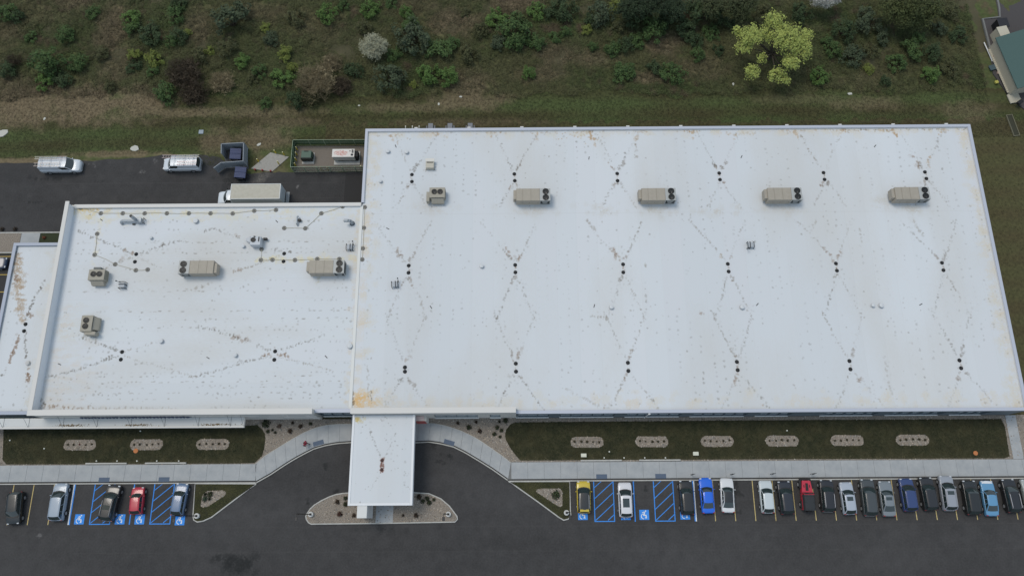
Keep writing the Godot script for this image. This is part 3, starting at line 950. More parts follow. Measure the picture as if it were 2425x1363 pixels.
func paint_main_roof() -> Paint:
	var p := Paint.new()
	p.setup(-22.6, -57.1, 69.6, -14.0, 0.085, 31)
	roof_base(p, true, 0.65)
	# the low joint across the roof where two fields of membrane meet
	p.line(Vector2(-22.245, -43.406), Vector2(69.570, -43.226), 0.12, Color(0.45, 0.45, 0.44), 0.3)
	# dirt left in the valleys that lead to every pair of drains
	var rows := [
		[pts([-15.39, -49.79, 0.05, -49.74, 15.53, -49.68, 30.92, -49.62, 46.55, -49.57, 61.73, -49.58]), [[-45, -100], [60, -102]], [[-38, 68], [42, 72]]],
		[pts([-15.40, -35.24, 0.08, -35.26, 15.71, -35.27, 30.90, -35.22, 46.51, -35.24, 61.84, -35.12]), [[-85, -105], [52, -105]], [[-46, 112], [46, 112]]],
		[pts([-15.41, -20.55, 0.04, -20.68, 15.65, -20.70, 30.90, -20.72, 46.54, -20.74, 61.82, -20.75]), [[-50, -118], [48, -118]], [[-52, 92], [72, 94]]]]
	for ri in 3:
		var r = rows[ri]
		for i in r[0].size():
			var c: Vector2 = r[0][i]
			for up in 2:
				for e in r[1 + up]:
					var d := Vector2(e[0] * 0.0625, e[1] * 0.0665)
					if up: c.y = r[0][i].y + 1.1
					var m := c + d * 0.5 + Vector2(p.rng.randfn(0, 0.15), 0)
					var al := p.rng.randf_range(0.25, 0.62)
					p.trail(PackedVector2Array([c + d * 0.09, m, c + d * 0.97]), 0.17, GRIME.lerp(DIRT, p.rng.randf()), al, 0.55)
					if p.rng.randf() < 0.75:
						p.trail(PackedVector2Array([c + d * 0.1, c + d * p.rng.randf_range(0.18, 0.32)]), 0.3, GRIME.lerp(BROWN, p.rng.randf()), 0.55, 0.2)
			c.y = r[0][i].y
			p.trail(PackedVector2Array([c + Vector2(0, 0.15), c + Vector2(0.05, 0.95)]), 0.16, BROWN, 0.5, 0.15)
	# brown fans where the dirt is thickest
	for s in [
		[pts([60.27, -52.25, 61.19, -50.14]), 0.38, BROWN, 0.6], [pts([63.02, -51.95, 62.36, -50.27]), 0.35, RUST, 0.55], [pts([-1.32, -38.00, -0.41, -35.97]), 0.25, BROWN, 0.6],
		[pts([0.39, -36.10, 1.13, -36.87]), 0.3, BROWN, 0.75], [pts([14.23, -37.68, 15.27, -36.11]), 0.35, BROWN, 0.6], [pts([29.93, -36.59, 30.42, -36.00]), 0.28, RUST, 0.6],
		[pts([31.28, -36.00, 31.63, -36.51]), 0.2, BROWN, 0.5], [pts([45.70, -36.54, 46.21, -35.76]), 0.28, BROWN, 0.7], [pts([46.82, -35.75, 47.33, -36.39]), 0.25, BROWN, 0.6],
		[pts([-16.84, -37.79, -16.62, -36.94]), 0.25, BROWN, 0.6], [pts([29.99, -51.38, 30.55, -50.46]), 0.24, GRIME, 0.7], [pts([14.40, -51.44, 14.98, -50.24]), 0.22, BROWN, 0.6],
		[pts([-0.90, -52.06, -0.46, -50.65]), 0.2, GRIME, 0.6], [pts([0.50, -50.50, 0.75, -50.92]), 0.22, GRIME, 0.7], [pts([-0.85, -47.18, -0.22, -47.87]), 0.22, BROWN, 0.4],
		[pts([10.69, -42.01, 12.25, -40.40]), 0.25, DIRT, 0.6], [pts([44.21, -41.82, 43.71, -40.29]), 0.25, DIRT, 0.5], [pts([58.47, -41.84, 59.89, -39.18]), 0.3, DIRT, 0.45],
		[pts([18.75, -15.69, 19.12, -15.11]), 0.25, GRIME, 0.7], [pts([12.06, -14.75, 12.49, -15.32]), 0.22, BROWN, 0.6], [pts([34.10, -14.84, 34.63, -14.38]), 0.3, RUST, 0.7],
		[pts([34.25, -14.61, 34.62, -14.32]), 0.25, GRIME, 0.6], [pts([63.57, -15.40, 64.49, -14.82]), 0.22, GRIME, 0.4], [pts([68.89, -14.97, 69.00, -14.62]), 0.25, GRIME, 0.9],
		[pts([26.38, -28.04, 26.69, -27.55]), 0.25, BROWN, 0.5], [pts([11.04, -27.72, 13.17, -27.09]), 0.2, DIRT, 0.6], [pts([18.85, -34.67, 19.09, -34.54]), 0.35, DIRT, 0.6],
		[pts([18.52, -54.59, 18.50, -51.89]), 0.22, DIRT, 0.55], [pts([50.67, -40.57, 50.67, -37.93]), 0.18, DIRT, 0.4], [pts([51.44, -21.36, 51.52, -15.77]), 0.22, DIRT, 0.3],
		[pts([6.93, -17.22, 11.49, -14.75]), 0.22, DIRT, 0.3], [pts([-20.61, -20.94, -20.25, -16.23]), 0.2, DIRT, 0.3], [pts([16.83, -53.04, 16.67, -52.33]), 0.2, GRIME, 0.5]]:
		p.trail(s[0], s[1], s[2], s[3], 0.15)
	# rust streaks running in from the back edge
	for s in [[Vector2(-18.849, -56.483), Vector2(-17.940, -54.752), 0.55], [Vector2(-11.551, -56.853), Vector2(-12.046, -55.921), 0.5], [Vector2(-3.530, -56.785), Vector2(-3.011, -55.342), 0.6], [Vector2(3.838, -56.722), Vector2(3.303, -55.432), 0.4],
		[Vector2(11.723, -56.799), Vector2(12.282, -54.498), 0.9], [Vector2(19.275, -56.735), Vector2(18.553, -55.303), 0.5], [Vector2(26.832, -56.814), Vector2(27.871, -55.224), 0.85], [Vector2(34.284, -56.462), Vector2(33.618, -54.818), 0.5],
		[Vector2(42.814, -56.678), Vector2(43.436, -55.379), 0.7], [Vector2(50.427, -56.757), Vector2(49.927, -55.897), 0.8], [Vector2(57.761, -56.694), Vector2(58.590, -55.393), 0.95], [Vector2(65.475, -56.628), Vector2(65.006, -55.769), 0.6]]:
		p.trail(PackedVector2Array([s[0], s[1]]), 0.32, RUST, s[2], 0.15)
		for k in 14: p.blot(s[0].x + p.rng.randfn(0, 1.3), s[0].y + absf(p.rng.randfn(0, 0.25)), p.rng.randf_range(0.1, 0.25), DIRT.lerp(RUST, p.rng.randf()), s[2] * 0.55)
	for k in 40: p.blot(lerpf(Vector2(51.180, -56.606).x, Vector2(69.174, -56.452).x, p.rng.randf()), -56.75 + p.rng.randf() * 0.25, 0.15, DIRT, 0.6)
	for k in 26: p.blot(Vector2(9.910, -56.670).x + p.rng.randfn(0, 1.6), -56.6 + absf(p.rng.randfn(0, 0.7)), 0.12, RUST, 0.5)
	# film along the edges where water stands
	for k in 520:
		var w := p.rng.randf()
		var x := p.rng.randf_range(-22, 69)
		var z := -14.8 - absf(p.rng.randfn(0, 0.8))
		if k % 4 == 0: z = -56.7 + absf(p.rng.randfn(0, 0.3))
		if k % 4 == 1:
			x = 69.0 - absf(p.rng.randfn(0, 0.7)); z = p.rng.randf_range(-57, -14)
		if k % 4 == 2:
			x = -22.2 + absf(p.rng.randfn(0, 0.9)); z = p.rng.randf_range(-57, -14)
		p.blot(x, z, p.rng.randf_range(0.3, 1.0), FILM.lerp(Color(0.62, 0.42, 0.22), w * 0.25), 0.24, p.rng.randf_range(0.3, 1.0))
	# orange puddle stain in the inner corner by the entrance
	for k in 34: p.blot(Vector2(-21.747, -15.944).x + absf(p.rng.randfn(0, 1.1)) - 0.5, Vector2(-21.747, -15.944).y + p.rng.randfn(0, 0.8), p.rng.randf_range(0.25, 0.7), Color(0.66, 0.40, 0.15), 0.30)
	for k in 40: p.blot(Vector2(-19.773, -15.932).x + p.rng.randfn(0, 1.4), Vector2(-19.773, -15.932).y + p.rng.randfn(0, 1.0), p.rng.randf_range(0.2, 0.7), Color(0.62, 0.47, 0.28), 0.16)
	p.trail(pts([-22.38, -16.94, -22.32, -15.77, -22.16, -14.96]), 0.22, Color(0.09, 0.06, 0.03), 0.9, 0.1)
	p.trail(pts([-19.89, -17.16, -19.87, -15.53]), 0.12, GRIME, 0.8, 0.3)
	# dust collected on the lee of the units
	for q in [Vector2(2.757, -43.750), Vector2(21.361, -43.604), Vector2(39.943, -43.593), Vector2(58.604, -43.447), Vector2(55.930, -44.684), Vector2(-11.762, -44.270), Vector2(12.621, -43.538), Vector2(30.089, -43.536)]:
		for k in 26: p.blot(q.x + p.rng.randfn(0, 1.8), q.y + p.rng.randfn(0, 0.45), p.rng.randf_range(0.2, 0.7), Color(0.5, 0.46, 0.39), 0.16)
	for k in 420: p.blot(p.rng.randf_range(-22, 69), p.rng.randf_range(-56, -15), p.rng.randf_range(0.07, 0.18), GRIME.lerp(DIRT, p.rng.randf()), p.rng.randf_range(0.1, 0.45))
	return p
func paint_west_roof() -> Paint:
	var p := Paint.new()
	p.setup(-65.6, -45.0, -22.4, -14.3, 0.085, 53)
	roof_base(p, false, 1.0)
	for s in [
		# valleys of the upper pair of drains and of the lower pair
		[pts([-64.59, -41.12, -61.79, -39.97, -58.48, -38.62, -55.83, -37.43]), 0.2, GRIME, 0.7], [pts([-56.96, -37.96, -55.71, -37.42]), 0.35, BROWN, 0.7], [pts([-54.85, -37.42, -53.43, -37.93, -51.31, -38.70, -48.20, -39.60]), 0.18, GRIME, 0.55], [pts([-52.05, -38.64, -51.08, -38.83]), 0.28, GRIME, 0.8],
		[pts([-55.76, -36.90, -57.04, -36.39, -59.90, -34.99]), 0.18, DIRT, 0.5], [pts([-57.18, -36.52, -56.32, -36.97]), 0.32, BROWN, 0.6], [pts([-54.90, -36.90, -53.17, -35.97, -51.34, -35.18]), 0.14, DIRT, 0.35],
		[pts([-45.73, -40.78, -44.66, -41.23, -43.39, -40.96, -40.02, -39.67]), 0.16, GRIME, 0.6], [pts([-41.12, -40.14, -40.03, -39.74]), 0.28, BROWN, 0.75], [pts([-35.02, -37.79, -34.13, -37.39]), 0.25, GRIME, 0.9], [pts([-33.13, -37.32, -32.52, -37.38]), 0.22, GRIME, 0.9],
		[pts([-34.08, -36.87, -35.22, -36.49, -38.18, -35.35, -40.72, -34.40]), 0.16, DIRT, 0.6], [pts([-40.71, -34.33, -39.06, -34.96]), 0.28, BROWN, 0.5], [pts([-35.53, -36.49, -34.64, -36.88]), 0.28, Color(0.42, 0.33, 0.1), 0.6],
		[pts([-61.67, -25.14, -59.75, -24.34, -57.55, -23.59, -55.66, -22.85]), 0.18, GRIME, 0.6], [pts([-56.82, -23.47, -55.80, -22.98]), 0.26, GRIME, 0.8], [pts([-61.05, -25.02, -58.97, -25.06]), 0.25, GRIME, 0.6], [pts([-54.83, -22.85, -52.78, -23.44, -50.51, -24.27]), 0.14, DIRT, 0.45],
		[pts([-55.55, -22.13, -57.81, -21.43, -60.62, -20.49, -65.24, -19.27]), 0.18, GRIME, 0.65], [pts([-57.51, -21.78, -56.30, -22.38]), 0.2, GRIME, 0.9], [pts([-61.01, -20.73, -60.04, -20.60]), 0.3, BROWN, 0.6], [pts([-54.74, -22.25, -52.49, -21.39, -49.44, -20.65, -44.55, -19.20]), 0.14, DIRT, 0.4],
		[pts([-44.80, -26.38, -42.96, -26.00, -40.18, -25.06, -37.10, -24.06]), 0.22, GRIME, 0.7], [pts([-39.86, -24.87, -37.29, -24.18]), 0.4, BROWN, 0.6], [pts([-36.28, -23.57, -34.20, -22.83]), 0.2, GRIME, 0.8], [pts([-33.14, -22.94, -31.40, -23.42, -26.77, -25.09]), 0.15, GRIME, 0.55],
		[pts([-34.28, -22.35, -35.67, -22.12]), 0.25, BROWN, 0.9], [pts([-33.21, -22.34, -31.78, -22.15]), 0.28, BROWN, 0.9], [pts([-34.25, -22.11, -37.49, -21.35, -40.00, -20.47, -44.55, -19.20]), 0.15, GRIME, 0.6], [pts([-38.77, -21.18, -37.50, -21.47]), 0.2, GRIME, 0.8],
		[pts([-33.05, -21.86, -30.05, -21.24, -25.25, -19.90]), 0.13, DIRT, 0.5], [pts([-47.24, -31.70, -43.71, -32.69]), 0.25, DIRT, 0.5], [pts([-28.42, -33.35, -28.00, -32.58]), 0.3, Color(0.36, 0.31, 0.16), 0.7],
		[pts([-65.11, -15.23, -57.98, -14.96]), 0.2, BROWN, 0.7], [pts([-57.98, -14.96, -46.37, -14.88]), 0.16, DIRT, 0.35], [pts([-65.49, -16.05, -64.83, -15.64, -65.20, -15.12]), 0.32, Color(0.05, 0.038, 0.025), 0.95]]:
		p.trail(s[0], s[1], s[2], s[3], 0.35)
	# yellow film along the back parapet and the cable, and in the far corner
	for k in 240: p.blot(lerpf(-65.0, -23.0, p.rng.randf()), -44.1 + absf(p.rng.randfn(0, 0.9)), p.rng.randf_range(0.25, 0.9), Color(0.66, 0.58, 0.38), 0.20, p.rng.randf_range(0.15, 0.5))
	for k in 40: p.blot(Vector2(-63.889, -44.543).x + p.rng.randfn(0, 1.6), Vector2(-63.889, -44.543).y + p.rng.randfn(0, 0.45), p.rng.randf_range(0.2, 0.6), Color(0.60, 0.40, 0.10), 0.28)
	p.trail(pts([-63.64, -44.95, -61.84, -44.32]), 0.25, Color(0.5, 0.28, 0.06), 0.6, 0.1)
	for k in 60: p.blot(Vector2(-61.229, -38.777).x + p.rng.randfn(0, 0.25), lerpf(Vector2(-61.957, -43.446).y, Vector2(-61.109, -34.869).y, p.rng.randf()), p.rng.randf_range(0.15, 0.4), Color(0.66, 0.6, 0.45), 0.25)
	for k in 90: p.blot(lerpf(Vector2(-37.654, -36.248).x, Vector2(-22.910, -36.139).x, p.rng.randf()), Vector2(-31.825, -36.335).y + p.rng.randfn(0, 0.22), p.rng.randf_range(0.15, 0.5), Color(0.68, 0.58, 0.34), 0.26)
	for k in 90: p.blot(-22.9 - absf(p.rng.randfn(0, 0.35)), p.rng.randf_range(-44, -15), p.rng.randf_range(0.15, 0.5), Color(0.6, 0.5, 0.36), 0.25)
	for k in 150: p.blot(-65.0 + absf(p.rng.randfn(0, 3.0)), p.rng.randf_range(-30, -14.5), p.rng.randf_range(0.4, 1.2), Color(0.58, 0.50, 0.39), 0.13, p.rng.randf_range(0.2, 0.5))
	# rows of fastener marks across the front half
	for r in [Vector2(-53.954, -19.257), Vector2(-53.844, -18.489), Vector2(-53.733, -17.724), Vector2(-53.624, -16.962), Vector2(-53.506, -16.145), Vector2(-55.304, -28.617), Vector2(-55.143, -27.498), Vector2(-54.964, -26.262), Vector2(-56.575, -37.431), Vector2(-56.812, -39.073), Vector2(-55.739, -31.635)]:
		var x := -64.0
		while x < -23.5:
			if p.rng.randf() < 0.55: p.blot(x, r.y + p.rng.randfn(0, 0.05), p.rng.randf_range(0.12, 0.36), GRIME.lerp(DIRT, p.rng.randf()), p.rng.randf_range(0.1, 0.55), 0.11)
			x += p.rng.randf_range(0.5, 1.3)
	for k in 200: p.blot(p.rng.randf_range(-65, -23), p.rng.randf_range(-44, -15), p.rng.randf_range(0.07, 0.2), GRIME.lerp(DIRT, p.rng.randf()), p.rng.randf_range(0.1, 0.4))
	return p
func paint_side_roof() -> Paint:
	var p := Paint.new()
	p.setup(-74.0, -39.5, -65.8, -14.0, 0.06, 61)
	roof_base(p, true, 0.9)
	for k in 170:
		var t := p.rng.randf()
		var q := Vector2(-73.492, -37.986).lerp(Vector2(-70.897, -27.358), t)
		p.blot(q.x + p.rng.randfn(0, 0.35), q.y, p.rng.randf_range(0.2, 0.55), BROWN.lerp(Color(0.48, 0.36, 0.24), p.rng.randf_range(0.2, 0.9)), 0.34, p.rng.randf_range(0.1, 0.4))
	for s in [[pts([-73.62, -38.65, -73.37, -37.65]), 0.3, GRIME, 0.8], [pts([-73.31, -35.03, -73.07, -33.41]), 0.3, BROWN, 0.8], [pts([-70.19, -28.80, -69.62, -27.66]), 0.4, BROWN, 0.8], [pts([-70.32, -28.17, -69.76, -30.50, -69.12, -32.74, -68.74, -33.70]), 0.22, GRIME, 0.7], [pts([-70.97, -25.80, -70.98, -24.57, -71.38, -22.85, -71.71, -21.40]), 0.3, BROWN, 0.9],
		[pts([-70.12, -25.80, -69.66, -23.94, -69.21, -22.11]), 0.2, GRIME, 0.8], [pts([-68.97, -21.14, -68.52, -19.69, -68.36, -18.79]), 0.32, BROWN, 0.95], [pts([-72.28, -20.01, -72.31, -19.60]), 0.2, GRIME, 0.8], [pts([-71.85, -20.92, -72.20, -19.59]), 0.2, DIRT, 0.6]]:
		p.trail(s[0], s[1], s[2], s[3], 0.25)
	for k in 120: p.blot(-66.6 - absf(p.rng.randfn(0, 0.8)), p.rng.randf_range(-39, -14.5), p.rng.randf_range(0.3, 0.9), Color(0.56, 0.51, 0.41), 0.2, p.rng.randf_range(0.2, 0.7))
	return p
func paint_canopy_roof() -> Paint:
	var p := Paint.new()
	p.setup(-22.2, -13.8, -13.6, -1.8, 0.06, 71)
	roof_base(p, true, 0.3)
	for s in [[pts([-19.62, -11.38, -18.84, -9.35, -18.16, -8.24]), 0.14, GRIME, 0.45], [pts([-16.24, -11.30, -17.13, -9.23, -17.59, -8.12]), 0.12, GRIME, 0.3], [pts([-19.74, -11.49, -19.49, -11.04]), 0.2, GRIME, 0.7], [pts([-18.32, -5.60, -19.36, -3.87]), 0.12, GRIME, 0.35], [pts([-20.88, -13.54, -20.51, -13.20]), 0.14, GRIME, 0.7]]:
		p.trail(s[0], s[1], s[2], s[3], 0.45)
	for k in 22: p.blot(Vector2(-21.726, -13.319).x + p.rng.randfn(0, 0.5), Vector2(-21.726, -13.319).y + absf(p.rng.randfn(0, 0.3)), p.rng.randf_range(0.1, 0.4), Color(0.52, 0.40, 0.14), 0.35)
	# rust-brown sump round the two drains
	for k in 60: p.blot(Vector2(-17.910, -7.075).x + p.rng.randf_range(-0.2, 0.2), lerpf(Vector2(-17.983, -8.069).y, Vector2(-17.894, -6.087).y, p.rng.randf()), 0.14, Color(0.16, 0.07, 0.05), 0.7)
	for k in 60: p.blot(p.rng.randf_range(-22, -14), p.rng.randf_range(-13.5, -2), p.rng.randf_range(0.06, 0.14), GRIME, p.rng.randf_range(0.1, 0.35))
	return p

func window_run(b: Node3D, x0: float, x1: float, panes: int, ya: float, yb: float, zf: float, frame: Material, glass: Material, sill: Material) -> void:
	# one opening: frame, mullions, a pane per light and a proud sill
	var o := Node3D.new()
	o.name = "window"
	b.add_child(o, true)
	var f := G.new()
	var zr := zf - 0.14
	f.span(Vector3(x0, ya, zr - 0.03), Vector3(x0 + 0.06, yb, zr + 0.04)); f.span(Vector3(x1 - 0.06, ya, zr - 0.03), Vector3(x1, yb, zr + 0.04))
	f.span(Vector3(x0 + 0.06, yb - 0.07, zr - 0.03), Vector3(x1 - 0.06, yb, zr + 0.04)); f.span(Vector3(x0 + 0.06, ya, zr - 0.03), Vector3(x1 - 0.06, ya + 0.06, zr + 0.04))
	var pw := (x1 - x0 - 0.12) / panes
	for k in panes - 1:
		var x := x0 + 0.06 + pw * (k + 1)
		f.span(Vector3(x - 0.035, ya + 0.06, zr - 0.03), Vector3(x + 0.035, yb - 0.07, zr + 0.06))
	part("frame", f, frame, o)
	for k in panes:
		var g := G.new()
		g.span(Vector3(x0 + 0.07 + pw * k + 0.03, ya + 0.065, zr - 0.02), Vector3(x0 + 0.05 + pw * (k + 1) - 0.03, yb - 0.075, zr))
		part("pane", g, glass, o)
	var s := G.new()
	s.span(Vector3(x0 - 0.05, ya - 0.09, zf - 0.12), Vector3(x1 + 0.05, ya - 0.005, zf + 0.11), 0.01)
	part("sill", s, sill, o)
func wall_run(b: Node3D, x0: float, x1: float, y1: float, zf: float, th: float, holes: Array, m: Material) -> void:
	# a stretch of wall facing the drive with real openings [xa, xb, ya, yb]
	var g := G.new()
	var x := x0
	for h in holes:
		g.span(Vector3(x, 0, zf - th), Vector3(h[0], y1, zf))
		g.span(Vector3(h[0], 0, zf - th), Vector3(h[1], h[2], zf))
		g.span(Vector3(h[0], h[3], zf - th), Vector3(h[1], y1, zf))
		x = h[1]
	g.span(Vector3(x, 0, zf - th), Vector3(x1, y1, zf))
	part("wall", g, m, b)

func build_building() -> void:
	var b := thing("commercial_building", "long low building with broad white stained roof and entrance canopy", "building", Vector3.ZERO)
	var cream := grained("cream stucco", Color(0.50, 0.485, 0.445), Color(0.60, 0.585, 0.54), 0.03, 6.0)
	var slate := grained("slate panel", Color(0.105, 0.135, 0.155), Color(0.14, 0.17, 0.19), 0.03, 6.0, 0.6)
	var coping := mat(0.43, 0.455, 0.52, 0.5)
	var pale := mat(0.60, 0.585, 0.555, 0.7)
	var white := mat(0.72, 0.72, 0.70, 0.6)
	var darkframe := mat(0.05, 0.07, 0.085, 0.5)
	var glass := StandardMaterial3D.new()
	glass.albedo_color = lin(0.13, 0.18, 0.215); glass.roughness = 0.06; glass.metallic_specular = 0.8
	var zf := -13.82
	# ---- volumes
	var e := G.new()
	e.span(Vector3(-22.66, 0, -57.26), Vector3(-22.36, 4.5, -45.1))
	e.span(Vector3(-22.36, 0, -57.26), Vector3(69.36, 4.5, -56.96))
	e.span(Vector3(69.36, 0, -57.26), Vector3(69.66, 4.5, -14.12))
	part("wall", e, slate, b)
	var wv := G.new()
	wv.span(Vector3(-65.95, 0, -45.06), Vector3(-22.66, 4.5, -44.76))
	wv.span(Vector3(-65.95, 0, -44.76), Vector3(-65.5, 5.7, -14.5))
	part("wall", wv, cream, b)
	var sv := G.new()
	sv.span(Vector3(-74.05, 0, -39.5), Vector3(-65.95, 3.3, -39.2))
	sv.span(Vector3(-74.05, 0, -39.2), Vector3(-73.75, 3.3, -14.3))
	sv.span(Vector3(-73.75, 0, -14.6), Vector3(-65.95, 3.3, -14.3))
	part("wall", sv, slate, b)
	# ---- roofs
	var pm := paint_main_roof()
	var ro := part("roof", sheet(pm, -22.55, -57.0, 69.45, -14.1, 4.3), pm.material(0.75), b)
	ro.set_meta("label", "broad white membrane roof of the larger block")
	var pw := paint_west_roof()
	var rw := part("roof", sheet(pw, -65.55, -44.85, -22.55, -14.4, 4.302), pw.material(0.75), b)
	rw.set_meta("label", "white roof of the smaller block, yellowed along its back edge")
	var ps := paint_side_roof()
	var rs := part("roof", sheet(ps, -73.85, -39.3, -65.94, -14.5, 3.1), ps.material(0.75), b)
	rs.set_meta("label", "low roof strip at far left with wide brown stain")
	# raised joint between the two blocks
	var jt := G.new()
	jt.span(Vector3(-22.86, 4.2, -44.6), Vector3(-22.42, 4.42, -14.55), 0.04)
	part("expansion_joint", jt, mat(0.66, 0.66, 0.63), b)
	# ---- copings
	var c := G.new()
	c.span(Vector3(-22.7, 4.5, -57.3), Vector3(69.7, 4.65, -56.86), 0.015)
	c.span(Vector3(69.26, 4.5, -56.86), Vector3(69.7, 4.65, -13.78), 0.015)
	c.span(Vector3(-22.7, 4.5, -56.86), Vector3(-22.3, 4.65, -45.1), 0.015)
	c.span(Vector3(0.05, 4.5, -14.24), Vector3(69.26, 4.65, -13.78), 0.015)
	part("coping", c, coping, b)
	var ci := G.new()
	# membrane turned up the inside of the low parapets
	ci.span(Vector3(-22.3, 4.28, -56.96), Vector3(69.3, 4.5, -56.84))
	ci.span(Vector3(69.24, 4.28, -56.84), Vector3(69.36, 4.5, -14.26))
	ci.span(Vector3(-22.36, 4.28, -56.84), Vector3(-22.28, 4.5, -45.1))
	ci.span(Vector3(-65.4, 4.28, -44.76), Vector3(-22.7, 4.5, -44.56))
	part("flashing", ci, mat(0.64, 0.63, 0.61), b)
	# overflow scuppers sticking out of the back coping
	for k in 11:
		var s := G.new()
		s.span(Vector3(-15.2 + 8.1 * k, 4.52, -57.48), Vector3(-14.7 + 8.1 * k, 4.68, -57.3), 0.01)
		part("scupper", s, pale, b)
	var cw := G.new()
	cw.span(Vector3(-65.35, 4.5, -45.1), Vector3(-22.7, 4.65, -44.54), 0.02)
	part("coping", cw, pale, b)
	var cp := G.new()
	# tall screens along the front and the left side
	cp.span(Vector3(-66.0, 5.7, -45.12), Vector3(-65.42, 5.86, -14.56), 0.02)
	cp.span(Vector3(-66.0, 5.7, -14.56), Vector3(-27.46, 5.86, -13.78), 0.02)
	cp.span(Vector3(-22.3, 5.7, -14.56), Vector3(0.05, 5.86, -13.78), 0.02)
	part("coping", cp, pale, b)
	var scr := G.new()
	scr.span(Vector3(-65.5, 4.2, -44.76), Vector3(-65.44, 5.7, -14.52))
	part("parapet_lining", scr, mat(0.66, 0.69, 0.72), b)
	var cs := G.new()
	cs.span(Vector3(-74.1, 3.3, -39.55), Vector3(-66.0, 3.45, -39.1), 0.015)
	cs.span(Vector3(-74.1, 3.3, -39.1), Vector3(-73.62, 3.45, -14.26), 0.015)
	cs.span(Vector3(-73.62, 3.3, -14.75), Vector3(-66.0, 3.45, -14.26), 0.015)
	part("coping", cs, mat(0.33, 0.365, 0.44, 0.5), b)
	# ---- front wall of the right-hand block with its bands of windows
	var spans := [[Vector2(0.075, -13.852).x, Vector2(4.622, -13.824).x, 3], [Vector2(6.187, -13.815).x, Vector2(13.746, -13.768).x, 5], [Vector2(15.416, -13.757).x, Vector2(22.962, -13.710).x, 5], [Vector2(24.576, -13.759).x, Vector2(32.116, -13.713).x, 5], [Vector2(33.789, -13.702).x, Vector2(38.310, -13.674).x, 3], [Vector2(42.888, -13.705).x, Vector2(50.222, -13.718).x, 5], [Vector2(52.041, -13.707).x, Vector2(59.408, -13.661).x, 5], [Vector2(61.119, -13.651).x, Vector2(65.474, -13.624).x, 3]]
	var holes := []
	for s in spans: holes.append([s[0], s[1], 0.62, 3.35])
	wall_run(b, 0.4, 69.66, 4.5, zf, 0.3, holes, slate)
	for s in spans: window_run(b, s[0], s[1], s[2], 0.62, 3.35, zf, darkframe, glass, white)
	# downpipe
	var dp := G.new()
	dp.tube(Vector3(Vector2(18.223, -13.825).x, 0.1, zf + 0.1), Vector3(Vector2(18.223, -13.825).x, 4.5, zf + 0.1), 0.07, 0.07, 8)
	dp.box(Vector3(Vector2(18.223, -13.825).x, 4.3, zf + 0.12), Vector3(0.3, 0.25, 0.22), 0.02)
	part("downpipe", dp, white, b)
	# ---- entrance stretch: cream wall under the tall screen
	var sp2 := [[Vector2(-11.330, -13.805).x, Vector2(-5.254, -13.767).x, 4, 0.5, 3.6], [Vector2(-3.587, -13.757).x, Vector2(-2.128, -13.748).x, 1, 0.5, 3.6]]
	var hl2 := []
	for s in sp2: hl2.append([s[0], s[1], s[3], s[4]])
	wall_run(b, -22.3, 0.05, 5.7, zf, 0.75, hl2, cream)
	for s in sp2: window_run(b, s[0], s[1], s[2], s[3], s[4], zf, mat(0.2, 0.24, 0.26), glass, white)
	var pil := G.new()
	pil.span(Vector3(-0.75, 0.1, zf), Vector3(-0.6, 5.68, zf + 0.06))
	part("pilaster", pil, cream, b)
	# entrance pier with a red skirting course
	var pr := G.new()
	var px0 := Vector2(-13.799, -13.442).x
	var px1 := Vector2(-12.665, -13.435).x
	pr.span(Vector3(px0 - 0.1, 0.1, zf + 0.002), Vector3(px1 + 0.35, 3.0, zf + 0.7), 0.02)
	var po := part("entrance_pier", pr, cream, b)
	var pf := G.new()
	pf.span(Vector3(px0, 3.0, zf + 0.05), Vector3(px1, 3.1, zf + 0.62), 0.01)
	part("cap", pf, mat(0.60, 0.47, 0.44), po)
	var pb := G.new()
	pb.span(Vector3(px0 - 0.1, 0.15, zf + 0.72), Vector3(px1 + 0.1, 2.9, zf + 0.76))
	part("red_panel", pb, mat(0.42, 0.09, 0.08), po)
	# dark recessed stretch left of the canopy
	var h3 := [[-27.2, -22.6, 0.5, 3.6]]
	wall_run(b, -27.46, -22.3, 4.5, zf - 0.35, 0.3, h3, slate)
	window_run(b, -27.2, -22.6, 3, 0.5, 3.6, zf - 0.35, darkframe, glass, white)
	var cr := G.new()
	cr.span(Vector3(-27.46, 4.5, -14.62), Vector3(-22.3, 4.65, -14.1), 0.015)
	part("coping", cr, coping, b)
	# ---- front wall of the left-hand block, clad in boards of two tones
	wall_run(b, -65.5, -27.46, 5.7, zf, 0.68, [], cream)
	var bm := [mat(0.63, 0.615, 0.58), mat(0.47, 0.475, 0.455)]
	for r in 6:
		var x := -37.0 - rng.randf() * 1.5
		var k := r
		while x < -27.6:
			var x2: float = min(x + rng.randf_range(2.2, 4.6), -27.5)
			var bd := G.new()
			bd.span(Vector3(max(x, -37.2) + 0.01, 0.45 + r * 0.86, zf), Vector3(x2 - 0.01, 1.28 + r * 0.86, zf + 0.035 + 0.03 * (k % 2)), 0.006)
			part("cladding_board", bd, bm[k % 2], b)
			x = x2; k += 1
	# flat awning of panels along the left front
	var joints := [Vector2(-74.785, -13.266).x, Vector2(-70.801, -13.241).x, Vector2(-67.288, -13.220).x, Vector2(-62.517, -13.190).x, Vector2(-57.807, -13.161).x, Vector2(-53.129, -13.132).x, Vector2(-48.453, -13.103).x, Vector2(-43.780, -13.075).x, Vector2(-39.342, -13.047).x, Vector2(-37.533, -13.036).x]
	var aw := Node3D.new()
	aw.name = "awning"
	b.add_child(aw, true)
	for k in joints.size() - 1:
		var pn := G.new()
		pn.span(Vector3(joints[k] + 0.03, 2.88, zf + 0.02), Vector3(joints[k + 1] - 0.03, 3.0, -12.62), 0.015)
		part("panel", pn, mat(0.55, 0.56, 0.55), aw)
	var rim := G.new()
